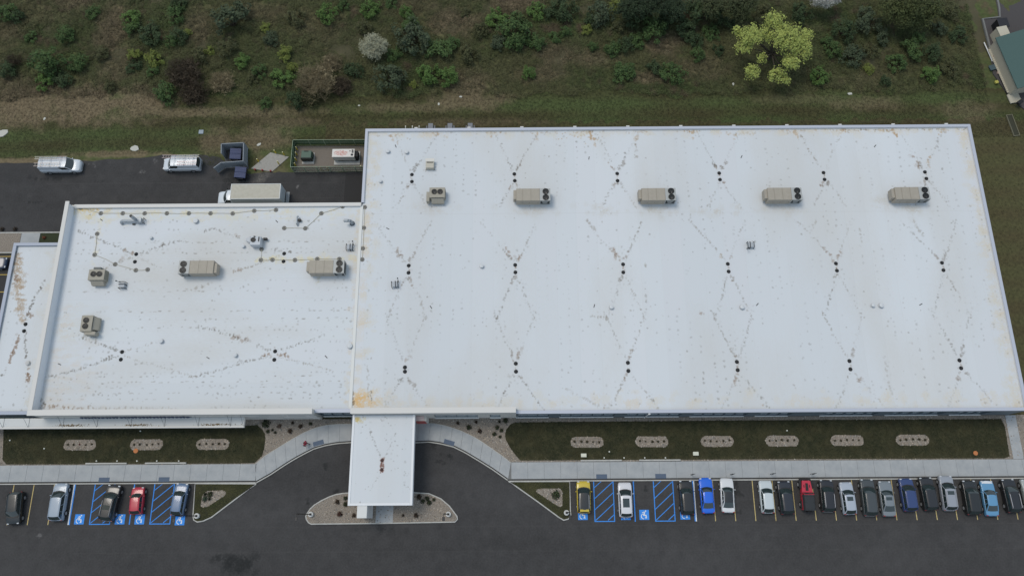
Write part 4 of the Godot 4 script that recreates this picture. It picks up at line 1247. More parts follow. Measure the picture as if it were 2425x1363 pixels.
	rim.span(Vector3(joints[0], 2.7, -12.61), Vector3(joints[-1] + 0.1, 3.07, -12.35), 0.02)
	rim.span(Vector3(joints[-1] - 0.02, 2.7, zf + 0.02), Vector3(joints[-1] + 0.1, 3.06, -12.61), 0.02)
	part("rim", rim, pale, aw)
	var under := G.new()
	under.span(Vector3(joints[0], 2.72, zf + 0.02), Vector3(joints[-1] - 0.03, 2.875, -12.62))
	part("deck", under, mat(0.12, 0.12, 0.12), aw)
	for k in joints.size():
		var rd := G.new()
		rd.tube(Vector3(joints[k], 3.02, -12.5), Vector3(joints[k], 4.6, zf), 0.02, 0.02, 6)
		part("hanger_rod", rd, darkframe, aw)
	# dirt line of leaves along the awning rim
	var lf := G.new()
	lf.use_col = true
	for k in 420:
		var cx: float = [Vector2(-61.241, -12.720).x, Vector2(-52.187, -12.664).x, Vector2(-41.393, -12.598).x][k % 3] + rng.randfn(0, 1.1)
		var v := rng.randf_range(0.5, 1.3)
		lf.col = Color(0.19 * v, 0.13 * v, 0.06 * v)
		var q := Vector3(cx, 3.012, -12.72 - absf(rng.randfn(0, 0.08)))
		var u := Vector3(rng.randfn(0, 0.05), 0.01, rng.randfn(0, 0.05))
		lf.quad(q, q + u, q + u + Vector3(u.z, 0.012, -u.x), q + Vector3(u.z, 0.0, -u.x))
	var lo := part("leaf_litter", lf, leaf_mat(), b)
	lo.set_meta("kind", "stuff")
	# ---- entrance canopy
	var ca := Node3D.new()
	ca.name = "entrance_canopy"
	b.add_child(ca, true)
	var pc := paint_canopy_roof()
	part("membrane", sheet(pc, -22.0, -13.76, -13.9, -2.1, 4.55), pc.material(0.75), ca)
	var fs := G.new()
	fs.span(Vector3(-22.2, 3.6, -13.78), Vector3(-21.9, 4.62, -1.9), 0.02)
	fs.span(Vector3(-14.0, 3.6, -13.78), Vector3(-13.7, 4.62, -1.9), 0.02)
	fs.span(Vector3(-21.9, 3.6, -2.2), Vector3(-14.0, 4.62, -1.9), 0.02)
	part("fascia", fs, mat(0.68, 0.69, 0.70, 0.6), ca)
	var sf := G.new()
	sf.span(Vector3(-21.9, 3.62, -13.78), Vector3(-14.0, 3.75, -2.2))
	part("soffit", sf, pale, ca)
	var col := G.new()
	col.span(Vector3(-20.95, 0.11, -4.4), Vector3(-19.65, 4.5, -0.32), 0.02)
	part("pier", col, mat(0.62, 0.62, 0.60), ca)
	for x in [-15.0, -21.3]:
		for z in [-12.9, -5.6]:
			if x < -20 and z > -6: continue
			var cl := G.new()
			cl.span(Vector3(x - 0.25, 0.1, z - 0.25), Vector3(x + 0.25, 3.62, z + 0.25), 0.02)
			part("column", cl, cream, ca)
	var dr := G.new()
	for k in 2: dr.lathe(Vector3([Vector2(-17.938, -7.698).x, Vector2(-17.935, -6.498).x][k], 4.55, [Vector2(-17.938, -7.698).y, Vector2(-17.935, -6.498).y][k]), [Vector2(0.22, 0.0), Vector2(0.2, 0.05), Vector2(0.13, 0.16), Vector2(0.0, 0.18)], 10)
	part("drain_dome", dr, mat(0.06, 0.03, 0.026), ca)
	# entrance doors behind the canopy
	var dg := G.new()
	dg.span(Vector3(-20.4, 0.15, zf + 0.01), Vector3(-15.4, 3.2, zf + 0.05))
	part("door", dg, glass, b)
	# raised letters of the sign above the awning, seen only from their tops
	var sign := thing("wall_sign", "row of dark blue raised sign letters on wall above awning", "sign", Vector3(0, 3.35, zf))
	var sx0 := Vector2(-59.829, -13.939).x
	var sx1 := Vector2(-44.708, -13.845).x
	var rail := G.new()
	rail.span(Vector3(sx0, 0.0, 0.0), Vector3(sx1, 0.08, 0.08))
	part("rail", rail, darkframe, sign)
	var x := sx0 + 0.1
	while x < sx1 - 0.3:
		var lw := rng.randf_range(0.28, 0.5)
		var lg := G.new()
		var hh := rng.randf_range(0.55, 0.8)
		lg.span(Vector3(x, 0.08, 0.05), Vector3(x + 0.1, 0.08 + hh, 0.2), 0.01)
		lg.span(Vector3(x + 0.1, 0.08 + hh - 0.12, 0.06), Vector3(x + lw, 0.08 + hh - 0.01, 0.21), 0.01)
		part("letter", lg, mat(0.015, 0.03, 0.085, 0.5), sign)
		x += lw + 0.12


# ---------------------------------------------------------------- on the roof
func fan(o: Node3D, at: Vector3, r: float) -> void:
	var black := mat(0.010, 0.011, 0.011, 0.5)
	var g := G.new()
	g.lathe(at, [Vector2(r * 1.1, -0.02), Vector2(r * 1.1, 0.07), Vector2(r, 0.07), Vector2(r, 0.005), Vector2(0.0, 0.005)], 20)
	var f := part("fan", g, black, o)
	var w := G.new()
	w.lathe(at, [Vector2(r * 0.22, 0.006), Vector2(r * 0.2, 0.05), Vector2(0.0, 0.055)], 10)
	for k in 5:
		var a := TAU * k / 5
		var d := Vector3(cos(a), 0, sin(a))
		var s := Vector3(-sin(a), 0, cos(a))
		w.quad(at + d * r * 0.2 - s * r * 0.12 + Vector3(0, 0.045, 0), at + d * r * 0.2 + s * r * 0.12 + Vector3(0, 0.015, 0), at + d * r * 0.92 + s * r * 0.28 + Vector3(0, 0.015, 0), at + d * r * 0.92 - s * r * 0.2 + Vector3(0, 0.045, 0))
	part("blades", w, mat(0.022, 0.024, 0.024, 0.4), f)
	var rg := G.new()
	for k in 3:
		var rr := r * (0.32 + 0.3 * k)
		for i in 20:
			var a0 := TAU * i / 20
			var a1 := TAU * (i + 1) / 20
			rg.tube(at + Vector3(cos(a0) * rr, 0.07, sin(a0) * rr), at + Vector3(cos(a1) * rr, 0.07, sin(a1) * rr), 0.008, 0.008, 4, false)
	part("guard", rg, black, f)
func big_unit(label: String, at: Vector3, turn: float) -> void:
	var o := thing("rooftop_unit", label, "rooftop unit", at, turn, "large tan rooftop units")
	var tan_m := grained("tan cabinet", Color(0.305, 0.275, 0.225), Color(0.35, 0.315, 0.26), 0.02, 5.0, 0.6)
	var grey := mat(0.36, 0.37, 0.36, 0.5)
	var dark := mat(0.022, 0.026, 0.026, 0.6)
	var c := G.new()
	c.span(Vector3(-2.35, 0, -0.85), Vector3(2.3, 0.32, 0.85))
	part("curb", c, mat(0.55, 0.54, 0.50), o)
	var b := G.new()
	b.span(Vector3(-2.5, 0.32, -0.97), Vector3(0.95, 1.82, 0.97), 0.03)
	part("cabinet", b, tan_m, o)
	for x in [-1.55, -0.35, 0.92]:
		var s := G.new()
		s.span(Vector3(x - 0.025, 1.8, -0.96), Vector3(x + 0.025, 1.84, 0.96), 0.005)
		part("roof_seam", s, mat(0.24, 0.215, 0.175, 0.6), o)
	for x in [-2.0, -0.95, 0.3]:
		var s := G.new()
		s.span(Vector3(x - 0.47, 0.45, 0.96), Vector3(x + 0.47, 1.7, 0.99), 0.008)
		var pn := part("access_panel", s, tan_m, o)
		var h := G.new()
		h.box(Vector3(x + 0.36, 1.05, 1.0), Vector3(0.05, 0.14, 0.03))
		part("handle", h, dark, pn)
	var h := G.new()
	h.span(Vector3(-2.92, 0.5, -0.82), Vector3(-2.5, 1.62, 0.62), 0.02)
	part("intake_hood", h, tan_m, o)
	# condenser end: frame, inner dark box, slanted coils showing as a light V
	var f := G.new()
	f.span(Vector3(0.95, 1.74, -0.97), Vector3(2.5, 1.82, 0.97), 0.01)
	for x in [1.0, 2.45]:
		for z in [-0.93, 0.93]: f.box(Vector3(x, 1.03, z), Vector3(0.09, 1.42, 0.09))
	f.span(Vector3(0.95, 0.32, -0.97), Vector3(2.5, 0.42, 0.97))
	part("condenser_frame", f, grey, o)
	var k := G.new()
	k.span(Vector3(1.03, 0.42, -0.86), Vector3(2.4, 1.74, 0.86))
	part("coil_box", k, dark, o)
	for z in [-0.9, 0.9]:
		var v := G.new()
		var sg := signf(z)
		var q := [Vector3(1.12, 1.7, z), Vector3(2.32, 1.7, z), Vector3(1.95, 0.46, z), Vector3(1.5, 0.46, z)]
		if sg > 0: v.quad(q[0], q[3], q[2], q[1])
		else: v.quad(q[0], q[1], q[2], q[3])
		part("coil_end_plate", v, mat(0.20, 0.21, 0.205, 0.5), o)
	for z in [-0.48, 0.46]: fan(o, Vector3(1.82, 1.84, z), 0.42)
func small_unit(label: String, at: Vector3, turn: float, side_box: bool) -> void:
	var o := thing("rooftop_unit", label, "rooftop unit", at, turn, "small tan rooftop units")
	var tan_m := grained("tan cabinet two", Color(0.285, 0.265, 0.215), Color(0.33, 0.305, 0.25), 0.02, 5.0, 0.6)
	var dark := mat(0.022, 0.024, 0.022, 0.6)
	var c := G.new()
	c.span(Vector3(-1.0, 0, -0.85), Vector3(1.0, 0.3, 0.85))
	part("curb", c, mat(0.55, 0.54, 0.50), o)
	var b := G.new()
	b.span(Vector3(-1.15, 0.3, -1.05), Vector3(1.15, 1.5, 0.55), 0.03)
	part("cabinet", b, tan_m, o)
	# sloping economiser hood
	var h := G.new()
	for k in 1:
		var a := [Vector3(-0.85, 1.36, 0.55), Vector3(0.95, 1.36, 0.55), Vector3(0.95, 0.75, 1.15), Vector3(-0.85, 0.75, 1.15), Vector3(-0.85, 0.35, 1.15), Vector3(0.95, 0.35, 1.15), Vector3(-0.85, 0.35, 0.55), Vector3(0.95, 0.35, 0.55)]
		h.quad(a[0], a[3], a[2], a[1]); h.quad(a[3], a[4], a[5], a[2]); h.quad(a[0], a[6], a[4], a[3]); h.quad(a[1], a[2], a[5], a[7]); h.quad(a[4], a[6], a[7], a[5])
	part("hood", h, tan_m, o)
	var sl := G.new()
	sl.span(Vector3(-0.8, 1.38, 0.5), Vector3(0.9, 1.46, 0.6))
	part("intake_slot", sl, dark, o)
	if side_box:
		var s := G.new()
		s.span(Vector3(-1.6, 0.3, -0.45), Vector3(-1.15, 1.3, 1.05), 0.02)
		part("duct_box", s, tan_m, o)
	else:
		var s := G.new()
		s.span(Vector3(-0.75, 0.3, -1.5), Vector3(0.3, 1.15, -1.05), 0.02)
		part("duct_box", s, mat(0.15, 0.16, 0.155), o)
	var cl := G.new()
	cl.span(Vector3(1.15, 0.4, -0.9), Vector3(1.18, 1.4, 0.4), 0.005)
	part("coil", cl, mat(0.20, 0.19, 0.15), o)
	for x in [-0.42, 0.43]: fan(o, Vector3(x, 1.52, -0.35), 0.37)

func build_roof_equipment() -> void:
	var ry := 4.3
	var big := [[Vector3(2.805, 6.1, -45.493), 0.0, "first tan rooftop unit with twin fans from left in back row"], [Vector3(21.181, 6.1, -45.414), 0.0, "second tan rooftop unit with twin fans from left in back row"], [Vector3(39.619, 6.1, -45.334), 0.0, "third tan rooftop unit with twin fans from left in back row"], [Vector3(58.247, 6.1, -45.286), 0.0, "rightmost tan rooftop unit with twin fans in back row"],
		[Vector3(-45.433, 6.1, -34.663), PI, "long tan rooftop unit with fans at its left end"], [Vector3(-26.793, 6.1, -34.589), 0.0, "long tan rooftop unit right of drain, beside roof joint"]]
	for u in big: big_unit(u[2], Vector3(u[0].x, ry, u[0].z), u[1])
	var small := [[Vector3(-59.693, 5.8, -33.473), 0.0, false, "small twin-fan tan unit with dark side duct, upper left roof"], [Vector3(-59.711, 5.8, -26.588), PI / 2, true, "small twin-fan tan unit turned sideways near left parapet"], [Vector3(-11.335, 5.8, -45.841), 0.0, true, "small twin-fan tan unit left of back row"]]
	for u in small: small_unit(u[3], Vector3(u[0].x, ry, u[0].z), u[1], u[2])
	# roof drains, in pairs
	var dg := G.new()
	dg.lathe(Vector3.ZERO, [Vector2(0.29, 0.0), Vector2(0.27, 0.03), Vector2(0.24, 0.05), Vector2(0.22, 0.1), Vector2(0.16, 0.22), Vector2(0.0, 0.27)], 14)
	var dm := dg.mesh()
	var rb := G.new()
	for k in 10:
		var a := TAU * k / 10
		var d := Vector3(cos(a), 0, sin(a))
		rb.tube(d * 0.235 + Vector3(0, 0.06, 0), d * 0.165 + Vector3(0, 0.23, 0), 0.014, 0.014, 4)
		rb.tube(d * 0.165 + Vector3(0, 0.23, 0), Vector3(0, 0.28, 0), 0.014, 0.014, 4)
	var rm := rb.mesh()
	var rowname := ["back", "middle", "front"]
	var pairs := []
	var rows := [
		[Vector2(-15.376, -49.709), Vector2(-15.338, -48.564), Vector2(0.046, -49.688), Vector2(0.102, -48.578), Vector2(15.512, -49.631), Vector2(15.520, -48.453), Vector2(30.831, -49.576), Vector2(30.865, -48.501), Vector2(46.478, -49.518), Vector2(46.496, -48.409), Vector2(61.669, -49.498), Vector2(61.711, -48.424)],
		[Vector2(-15.352, -35.272), Vector2(-15.345, -34.179), Vector2(0.075, -35.255), Vector2(0.098, -34.130), Vector2(15.699, -35.237), Vector2(15.670, -34.016), Vector2(30.845, -35.189), Vector2(30.863, -34.033), Vector2(46.457, -35.138), Vector2(46.466, -34.046), Vector2(61.751, -35.122), Vector2(61.770, -33.998)],
		[Vector2(-15.363, -20.350), Vector2(-15.342, -19.756), Vector2(0.066, -20.784), Vector2(0.088, -19.655), Vector2(15.672, -20.800), Vector2(15.672, -19.642), Vector2(30.822, -20.819), Vector2(30.831, -19.661), Vector2(46.455, -20.834), Vector2(46.443, -19.677), Vector2(61.716, -20.823), Vector2(61.753, -19.724)]]
	for r in 3:
		for i in 6:
			for k in 2: pairs.append([rows[r][i * 2 + k], ry, "%s black drain dome of %s pair from left in %s row" % [["upper", "lower"][k], nth(i), rowname[r]]])
	var wq := [Vector2(-55.215, -37.320), Vector2(-55.235, -36.149), Vector2(-33.593, -37.256), Vector2(-33.585, -36.054), Vector2(-55.156, -22.799), Vector2(-55.175, -21.717), Vector2(-33.659, -22.746), Vector2(-33.672, -21.545)]
	var wn := ["left back", "right back", "left front", "right front"]
	for i in 4:
		for k in 2: pairs.append([wq[i * 2 + k], ry, "%s black drain dome of the %s pair on smaller roof" % [["upper", "lower"][k], wn[i]]])
	pairs.append([Vector2(-70.290, -27.203), 3.1, "upper black drain dome on low far-left roof"])
	pairs.append([Vector2(-70.319, -26.207), 3.1, "lower black drain dome on low far-left roof"])
	for p in pairs:
		var o := thing("roof_drain", p[2], "roof drain", Vector3(p[0].x, p[1], p[0].y), rng.randf() * TAU, "roof drains")
		part_mesh("dome", dm, mat(0.011, 0.011, 0.012, 0.6), o)
		part_mesh("strainer_bars", rm, mat(0.03, 0.03, 0.03, 0.6), o)
	# mushroom vents
	var vents := [[Vector2(-19.110, -53.519), 0.38, "left of two small round vents near back left corner"], [Vector2(-16.253, -53.353), 0.36, "right of two small round vents near back left corner"], [Vector2(-20.006, -48.555), 0.3, "small round vent near left edge, left of first drain pair"], [Vector2(-4.744, -35.031), 0.36, "small round vent between first two drain pairs of middle row"], [Vector2(13.724, -28.762), 0.38, "round vent below second unit, left of centre of roof"], [Vector2(32.236, -28.632), 0.4, "round vent with dusty halo right of roof centre"], [Vector2(50.777, -28.749), 0.32, "left of two side by side vents at right"], [Vector2(51.941, -28.741), 0.42, "right of two side by side vents at right"],
		[Vector2(-47.008, -42.367), 0.45, "stubby white vent by back row of discs, smaller roof"], [Vector2(-53.279, -39.763), 0.28, "tiny round vent above upper left drain, smaller roof"], [Vector2(-39.574, -38.343), 0.3, "tiny round vent lower left of fan box"], [Vector2(-49.762, -24.253), 0.38, "round vent right of lower left drain, smaller roof"], [Vector2(-39.095, -22.159), 0.34, "round vent left of lower right drain, smaller roof"], [Vector2(-23.148, -23.377), 0.44, "round vent beside roof joint, smaller roof"]]
	for v in vents:
		var o := thing("roof_vent", v[2], "roof vent", Vector3(v[0].x, ry, v[0].y), 0.0, "round roof vents")
		var r: float = v[1]
		var g := G.new()
		g.lathe(Vector3.ZERO, [Vector2(r, 0.0), Vector2(r * 0.8, 0.06), Vector2(r * 0.55, 0.1), Vector2(r * 0.5, 0.34)], 14)
		part("pipe", g, mat(0.42, 0.43, 0.44, 0.6), o)
		var h := G.new()
		h.lathe(Vector3.ZERO, [Vector2(r * 0.5, 0.34), Vector2(r * 0.8, 0.36), Vector2(r * 0.76, 0.42), Vector2(0.0, 0.5)], 14)
		part("cap", h, mat(0.55, 0.57, 0.58, 0.5), o)
	var so := thing("roof_vent", "round vent on low far-left roof above red stain", "roof vent", Vector3(Vector2(-68.854, -21.520).x, 3.1, Vector2(-68.854, -21.520).y), 0.0, "round roof vents")
	var sg := G.new()
	sg.lathe(Vector3.ZERO, [Vector2(0.4, 0.0), Vector2(0.3, 0.08), Vector2(0.22, 0.3), Vector2(0.3, 0.32), Vector2(0.0, 0.42)], 14)
	part("cap", sg, mat(0.5, 0.5, 0.49, 0.6), so)
	# round pads carrying the pale cable
	var pad := G.new()
	pad.lathe(Vector3.ZERO, [Vector2(0.33, 0.0), Vector2(0.33, 0.05), Vector2(0.24, 0.06), Vector2(0.22, 0.035), Vector2(0.14, 0.035), Vector2(0.1, 0.07), Vector2(0.0, 0.08)], 16)
	var padm := pad.mesh()
	var hub := G.new()
	hub.lathe(Vector3.ZERO, [Vector2(0.07, 0.07), Vector2(0.05, 0.16), Vector2(0.0, 0.17)], 8)
	var hubm := hub.mesh()
	var back := [Vector2(-64.494, -44.704), Vector2(-61.381, -43.779), Vector2(-58.114, -43.754), Vector2(-54.848, -43.728), Vector2(-51.551, -43.702), Vector2(-48.281, -43.677), Vector2(-45.056, -43.652), Vector2(-41.759, -43.592), Vector2(-38.603, -44.007), Vector2(-35.384, -44.117)]
	var loop := [Vector2(-33.908, -41.218), Vector2(-30.798, -41.154), Vector2(-28.596, -43.523), Vector2(-25.506, -44.581)]
	var side := [Vector2(-22.205, -44.453), Vector2(-22.160, -41.174), Vector2(-22.147, -37.958), Vector2(-22.149, -36.250)]
	var mid := [Vector2(-25.482, -36.352), Vector2(-28.696, -36.376), Vector2(-31.941, -36.238), Vector2(-35.213, -36.295), Vector2(-36.901, -36.275), Vector2(-36.949, -37.938)]
	var left := [Vector2(-61.415, -40.531), Vector2(-61.283, -37.270), Vector2(-58.057, -35.777), Vector2(-54.915, -34.843), Vector2(-53.210, -34.920)]
	var sets := [[back, "%s grey ring pad from left along back parapet"], [loop, "%s grey ring pad of the loop round small black box"], [side, "%s grey ring pad from back beside roof joint"], [mid, "%s grey ring pad from right in middle cable run"], [left, "%s grey ring pad from back in left-hand cable run"]]
	for s in sets:
		var cab := G.new()
		for i in s[0].size():
			var q: Vector2 = s[0][i]
			var o := thing("cable_pad", s[1] % nth(i), "roof pad", Vector3(q.x, ry, q.y), rng.randf() * TAU, "ring pads under the roof cable")
			part_mesh("ring", padm, mat(0.17, 0.165, 0.15, 0.8), o)
			part_mesh("hub", hubm, mat(0.09, 0.09, 0.085, 0.6), o)
			if i > 0:
				var pq: Vector2 = s[0][i - 1]
				var m := (q + pq) * 0.5 + Vector2(rng.randfn(0, 0.06), rng.randfn(0, 0.06))
				cab.tube(Vector3(pq.x, ry + 0.07, pq.y), Vector3(m.x, ry + 0.045, m.y), 0.028, 0.028, 5)
				cab.tube(Vector3(m.x, ry + 0.045, m.y), Vector3(q.x, ry + 0.07, q.y), 0.028, 0.028, 5)
		var co := part("roof_cable", cab, mat(0.42, 0.39, 0.30, 0.7), self)
		tag(co, ["pale cable through pads along back parapet", "pale cable looping round small black box", "pale cable beside roof joint", "pale cable across middle of smaller roof", "pale cable at left of smaller roof"][sets.find(s)], "cable", "pale roof cables")
	# ---- galvanised pieces
	var zinc := mat(0.33, 0.36, 0.385, 0.45, 0.3)
	var zdark := mat(0.13, 0.145, 0.16, 0.5, 0.3)
	var black := mat(0.012, 0.013, 0.014, 0.6)
	# blower with long duct and tall stack
	var o := thing("exhaust_blower", "galvanised exhaust blower with long duct and leaning-looking stack, back left roof", "exhaust fan", Vector3(Vector2(-55.226, -42.385).x, ry, Vector2(-55.226, -42.385).y))
	var g := G.new()
	g.box(Vector3(0, 0.45, 0), Vector3(0.8, 0.7, 0.7), 0.05)
	part("housing", g, zinc, o)
	g = G.new()
	g.tube(Vector3(-0.5, 0.4, -0.1), Vector3(-0.5, 2.1, -0.1), 0.24, 0.24, 14)
	part("stack", g, zinc, o)
	g = G.new()
	g.lathe(Vector3(-0.5, 2.1, -0.1), [Vector2(0.22, 0.0), Vector2(0.0, 0.005)], 14)
	part("stack_mouth", g, black, o)
	g = G.new()
	g.path([Vector3(-0.3, 0.55, 0.05), Vector3(-2.4, 0.55, 0.05), Vector3(-2.65, 0.5, 0.15), Vector3(-2.7, 0.3, 0.3), Vector3(-2.7, 0.02, 0.3)], 0.2, 12)
	part("duct", g, zinc, o)
	g = G.new()
	for z in [-0.35, 0.35]: g.box(Vector3(0.62, 0.3, z), Vector3(0.08, 0.6, 0.08))
	g.box(Vector3(0.62, 0.56, 0), Vector3(0.08, 0.08, 0.9)); g.box(Vector3(0.5, 0.3, -0.3), Vector3(0.3, 0.06, 0.06))
	part("stand", g, zdark, o)
	g = G.new()
	g.box(Vector3(-0.95, 0.12, 0.42), Vector3(0.4, 0.22, 0.18), 0.02)
	part("switch_box", g, black, o)
	# kitchen air box
	o = thing("makeup_air_unit", "white metal fan box with round black fan, upper middle of smaller roof", "air unit", Vector3(Vector2(-37.535, -38.927).x, ry, Vector2(-37.535, -38.927).y))
	g = G.new()
	g.box(Vector3(0, 0.75, 0.1), Vector3(1.5, 1.1, 1.35), 0.04)
	part("cabinet", g, mat(0.44, 0.47, 0.50, 0.5), o)
	g = G.new()
	g.quad(Vector3(-0.75, 1.3, -0.55), Vector3(-0.75, 1.3, 0.4), Vector3(-1.7, 0.5, -0.2), Vector3(-1.7, 0.5, -0.55)); g.quad(Vector3(-0.75, 0.2, 0.4), Vector3(-1.7, 0.2, -0.2), Vector3(-1.7, 0.5, -0.2), Vector3(-0.75, 1.3, 0.4)); g.quad(Vector3(-1.7, 0.2, -0.55), Vector3(-1.7, 0.5, -0.55), Vector3(-1.7, 0.5, -0.2), Vector3(-1.7, 0.2, -0.2)); g.quad(Vector3(-0.75, 0.2, -0.55), Vector3(-0.75, 1.3, -0.55), Vector3(-1.7, 0.5, -0.55), Vector3(-1.7, 0.2, -0.55))
	part("hood", g, mat(0.50, 0.52, 0.54, 0.5), o)
	fan(o, Vector3(-0.3, 1.32, 0.0), 0.33)
	g = G.new()
	g.box(Vector3(0.5, 1.36, -0.1), Vector3(0.12, 0.12, 0.7), 0.02)
	g.box(Vector3(-0.15, 1.36, -0.5), Vector3(0.25, 0.14, 0.14), 0.02)
	part("lid_handle", g, black, o)
	g = G.new()
	g.box(Vector3(1.15, 0.4, -0.45), Vector3(0.55, 0.45, 0.3), 0.03)
	part("motor", g, black, o)
	g = G.new()
	g.span(Vector3(-0.7, 0, -0.5), Vector3(0.7, 0.2, 0.7))
	part("curb", g, mat(0.4, 0.4, 0.38), o)
	# goose-neck duct
	o = thing("gooseneck_duct", "galvanised goose-neck duct near roof joint, back right of smaller roof", "duct", Vector3(Vector2(-23.910, -41.875).x, ry, Vector2(-23.910, -41.875).y))
	g = G.new()
	g.path([Vector3(0, 0, 0), Vector3(0, 0.75, 0), Vector3(-0.12, 1.0, 0), Vector3(-0.4, 1.12, 0), Vector3(-0.95, 1.12, 0)], 0.23, 12)
	part("duct", g, zinc, o)
	g = G.new()
	g.lathe(Vector3.ZERO, [Vector2(0.4, 0.0), Vector2(0.38, 0.1), Vector2(0.26, 0.14)], 12)
	part("collar", g, zdark, o)
	g = G.new()
	g.tube(Vector3(-0.955, 1.12, 0), Vector3(-0.97, 1.12, 0), 0.21, 0.21, 12)
	part("mouth", g, zdark, o)
	# bent pipe beside a small black box
	o = thing("bent_roof_pipe", "grey bent pipe beside small black box, back of smaller roof", "pipe", Vector3(Vector2(-32.011, -41.871).x, ry, Vector2(-32.011, -41.871).y))
	g = G.new()
	g.path([Vector3(0.1, 0, 0.3), Vector3(0, 0.4, 0.1), Vector3(0, 0.45, -0.9), Vector3(0.15, 0.4, -1.1)], 0.12, 10)
	part("pipe", g, zinc, o)
	g = G.new()
	g.box(Vector3(0.35, 0.3, -0.45), Vector3(0.45, 0.4, 0.36), 0.02)
	part("box", g, black, o)
	# cradles of pipe with a short mast
	var cr := [[Vector2(-24.001, -38.037), 0.0, "small grey pipe cradle with mast beside roof joint"], [Vector2(-17.175, -32.310), 0.1, "small pipe cradle with mast near left edge of larger roof"], [Vector2(34.279, -37.926), PI, "small pipe cradle alone near centre of larger roof"], [Vector2(-56.346, -32.465), PI * 0.5, "small pipe cradle right of twin-fan unit, smaller roof"]]
	for c in cr:
		var q := thing("pipe_cradle", c[2], "roof pipe", Vector3(c[0].x, ry, c[0].y), c[1], "pipe cradles on the roof")
		g = G.new()
		g.box(Vector3(0, 0.3, 0), Vector3(0.75, 0.55, 0.75), 0.04)
		part("box", g, mat(0.38, 0.41, 0.44, 0.6), q)
		g = G.new()
		for x in [-0.45, 0.1, 0.45]: g.path([Vector3(x, 0.0, -0.45), Vector3(x, 0.66, -0.42), Vector3(x, 0.68, 0.4), Vector3(x, 0.0, 0.46)], 0.045, 6)
		part("pipes", g, black, q)
		g = G.new()
		g.tube(Vector3(0.5, 0, -0.4), Vector3(0.5, 0.9, -0.7), 0.035, 0.035, 6)
		g.lathe(Vector3(0.5, 0.86, -0.7), [Vector2(0.0, 0.0), Vector2(0.1, 0.05), Vector2(0.1, 0.12), Vector2(0.0, 0.18)], 8)
		part("mast", g, black, q)
	# tan box vent
	o = thing("box_vent", "square tan box vent with dark slot above small twin-fan unit", "roof vent", Vector3(Vector2(-12.630, -51.098).x, ry, Vector2(-12.630, -51.098).y))
	g = G.new()
	g.box(Vector3(0, 0.4, 0), Vector3(1.2, 0.75, 1.3), 0.03)
	part("cabinet", g, mat(0.45, 0.42, 0.35, 0.6), o)
	g = G.new()
	g.box(Vector3(0, 0.8, -0.62), Vector3(1.35, 0.08, 0.5), 0.02)
	part("lid", g, mat(0.60, 0.58, 0.53, 0.6), o)
	g = G.new()
	g.box(Vector3(0.02, 0.78, -0.22), Vector3(0.95, 0.05, 0.12))
	part("slot", g, black, o)
	g = G.new()
	for x in [-0.62, 0.62]: g.box(Vector3(x, 0.06, 0.62), Vector3(0.16, 0.12, 0.16))
	part("foot", g, mat(0.3, 0.28, 0.24), o)
	# short dark strips lying loose on the membrane
	var st := [[Vector2(-61.126, -42.733), -0.6, "above left cable pads"], [Vector2(-35.102, -42.296), -0.8, "left of looped cable"], [Vector2(-63.668, -21.105), -0.4, "near left parapet, front of smaller roof"], [Vector2(-42.978, -21.867), -0.5, "between lower drains of smaller roof"], [Vector2(-26.441, -21.907), -0.8, "right of lower right drain, smaller roof"], [Vector2(-18.641, -41.034), -0.5, "left edge of larger roof below unit"], [Vector2(-11.960, -28.998), -1.0, "lower left part of larger roof"], [Vector2(11.367, -52.236), 1.4, "left of third back drain pair"], [Vector2(34.435, -52.256), 1.1, "right of fourth back drain pair"], [Vector2(54.840, -53.891), 0.8, "between last two back drain pairs"], [Vector2(11.297, -29.022), 1.3, "left of round vent below second unit"], [Vector2(34.494, -29.076), 0.8, "right of vent with dusty halo"], [Vector2(57.685, -28.913), 0.5, "right of twin vents"], [Vector2(-17.993, -54.467), -1.2, "by back left corner of larger roof"]]
	for s in st:
		var z := G.new()
		z.box(Vector3(0, 0.02, 0), Vector3(0.5, 0.03, 0.1), 0.005)
		var q := part("loose_strip", z, black, self)
		q.position = Vector3(s[0].x, ry, s[0].y); q.rotation.y = s[1]
		tag(q, "short dark strip lying on roof, " + s[2], "strip", "dark strips lying on the roof")


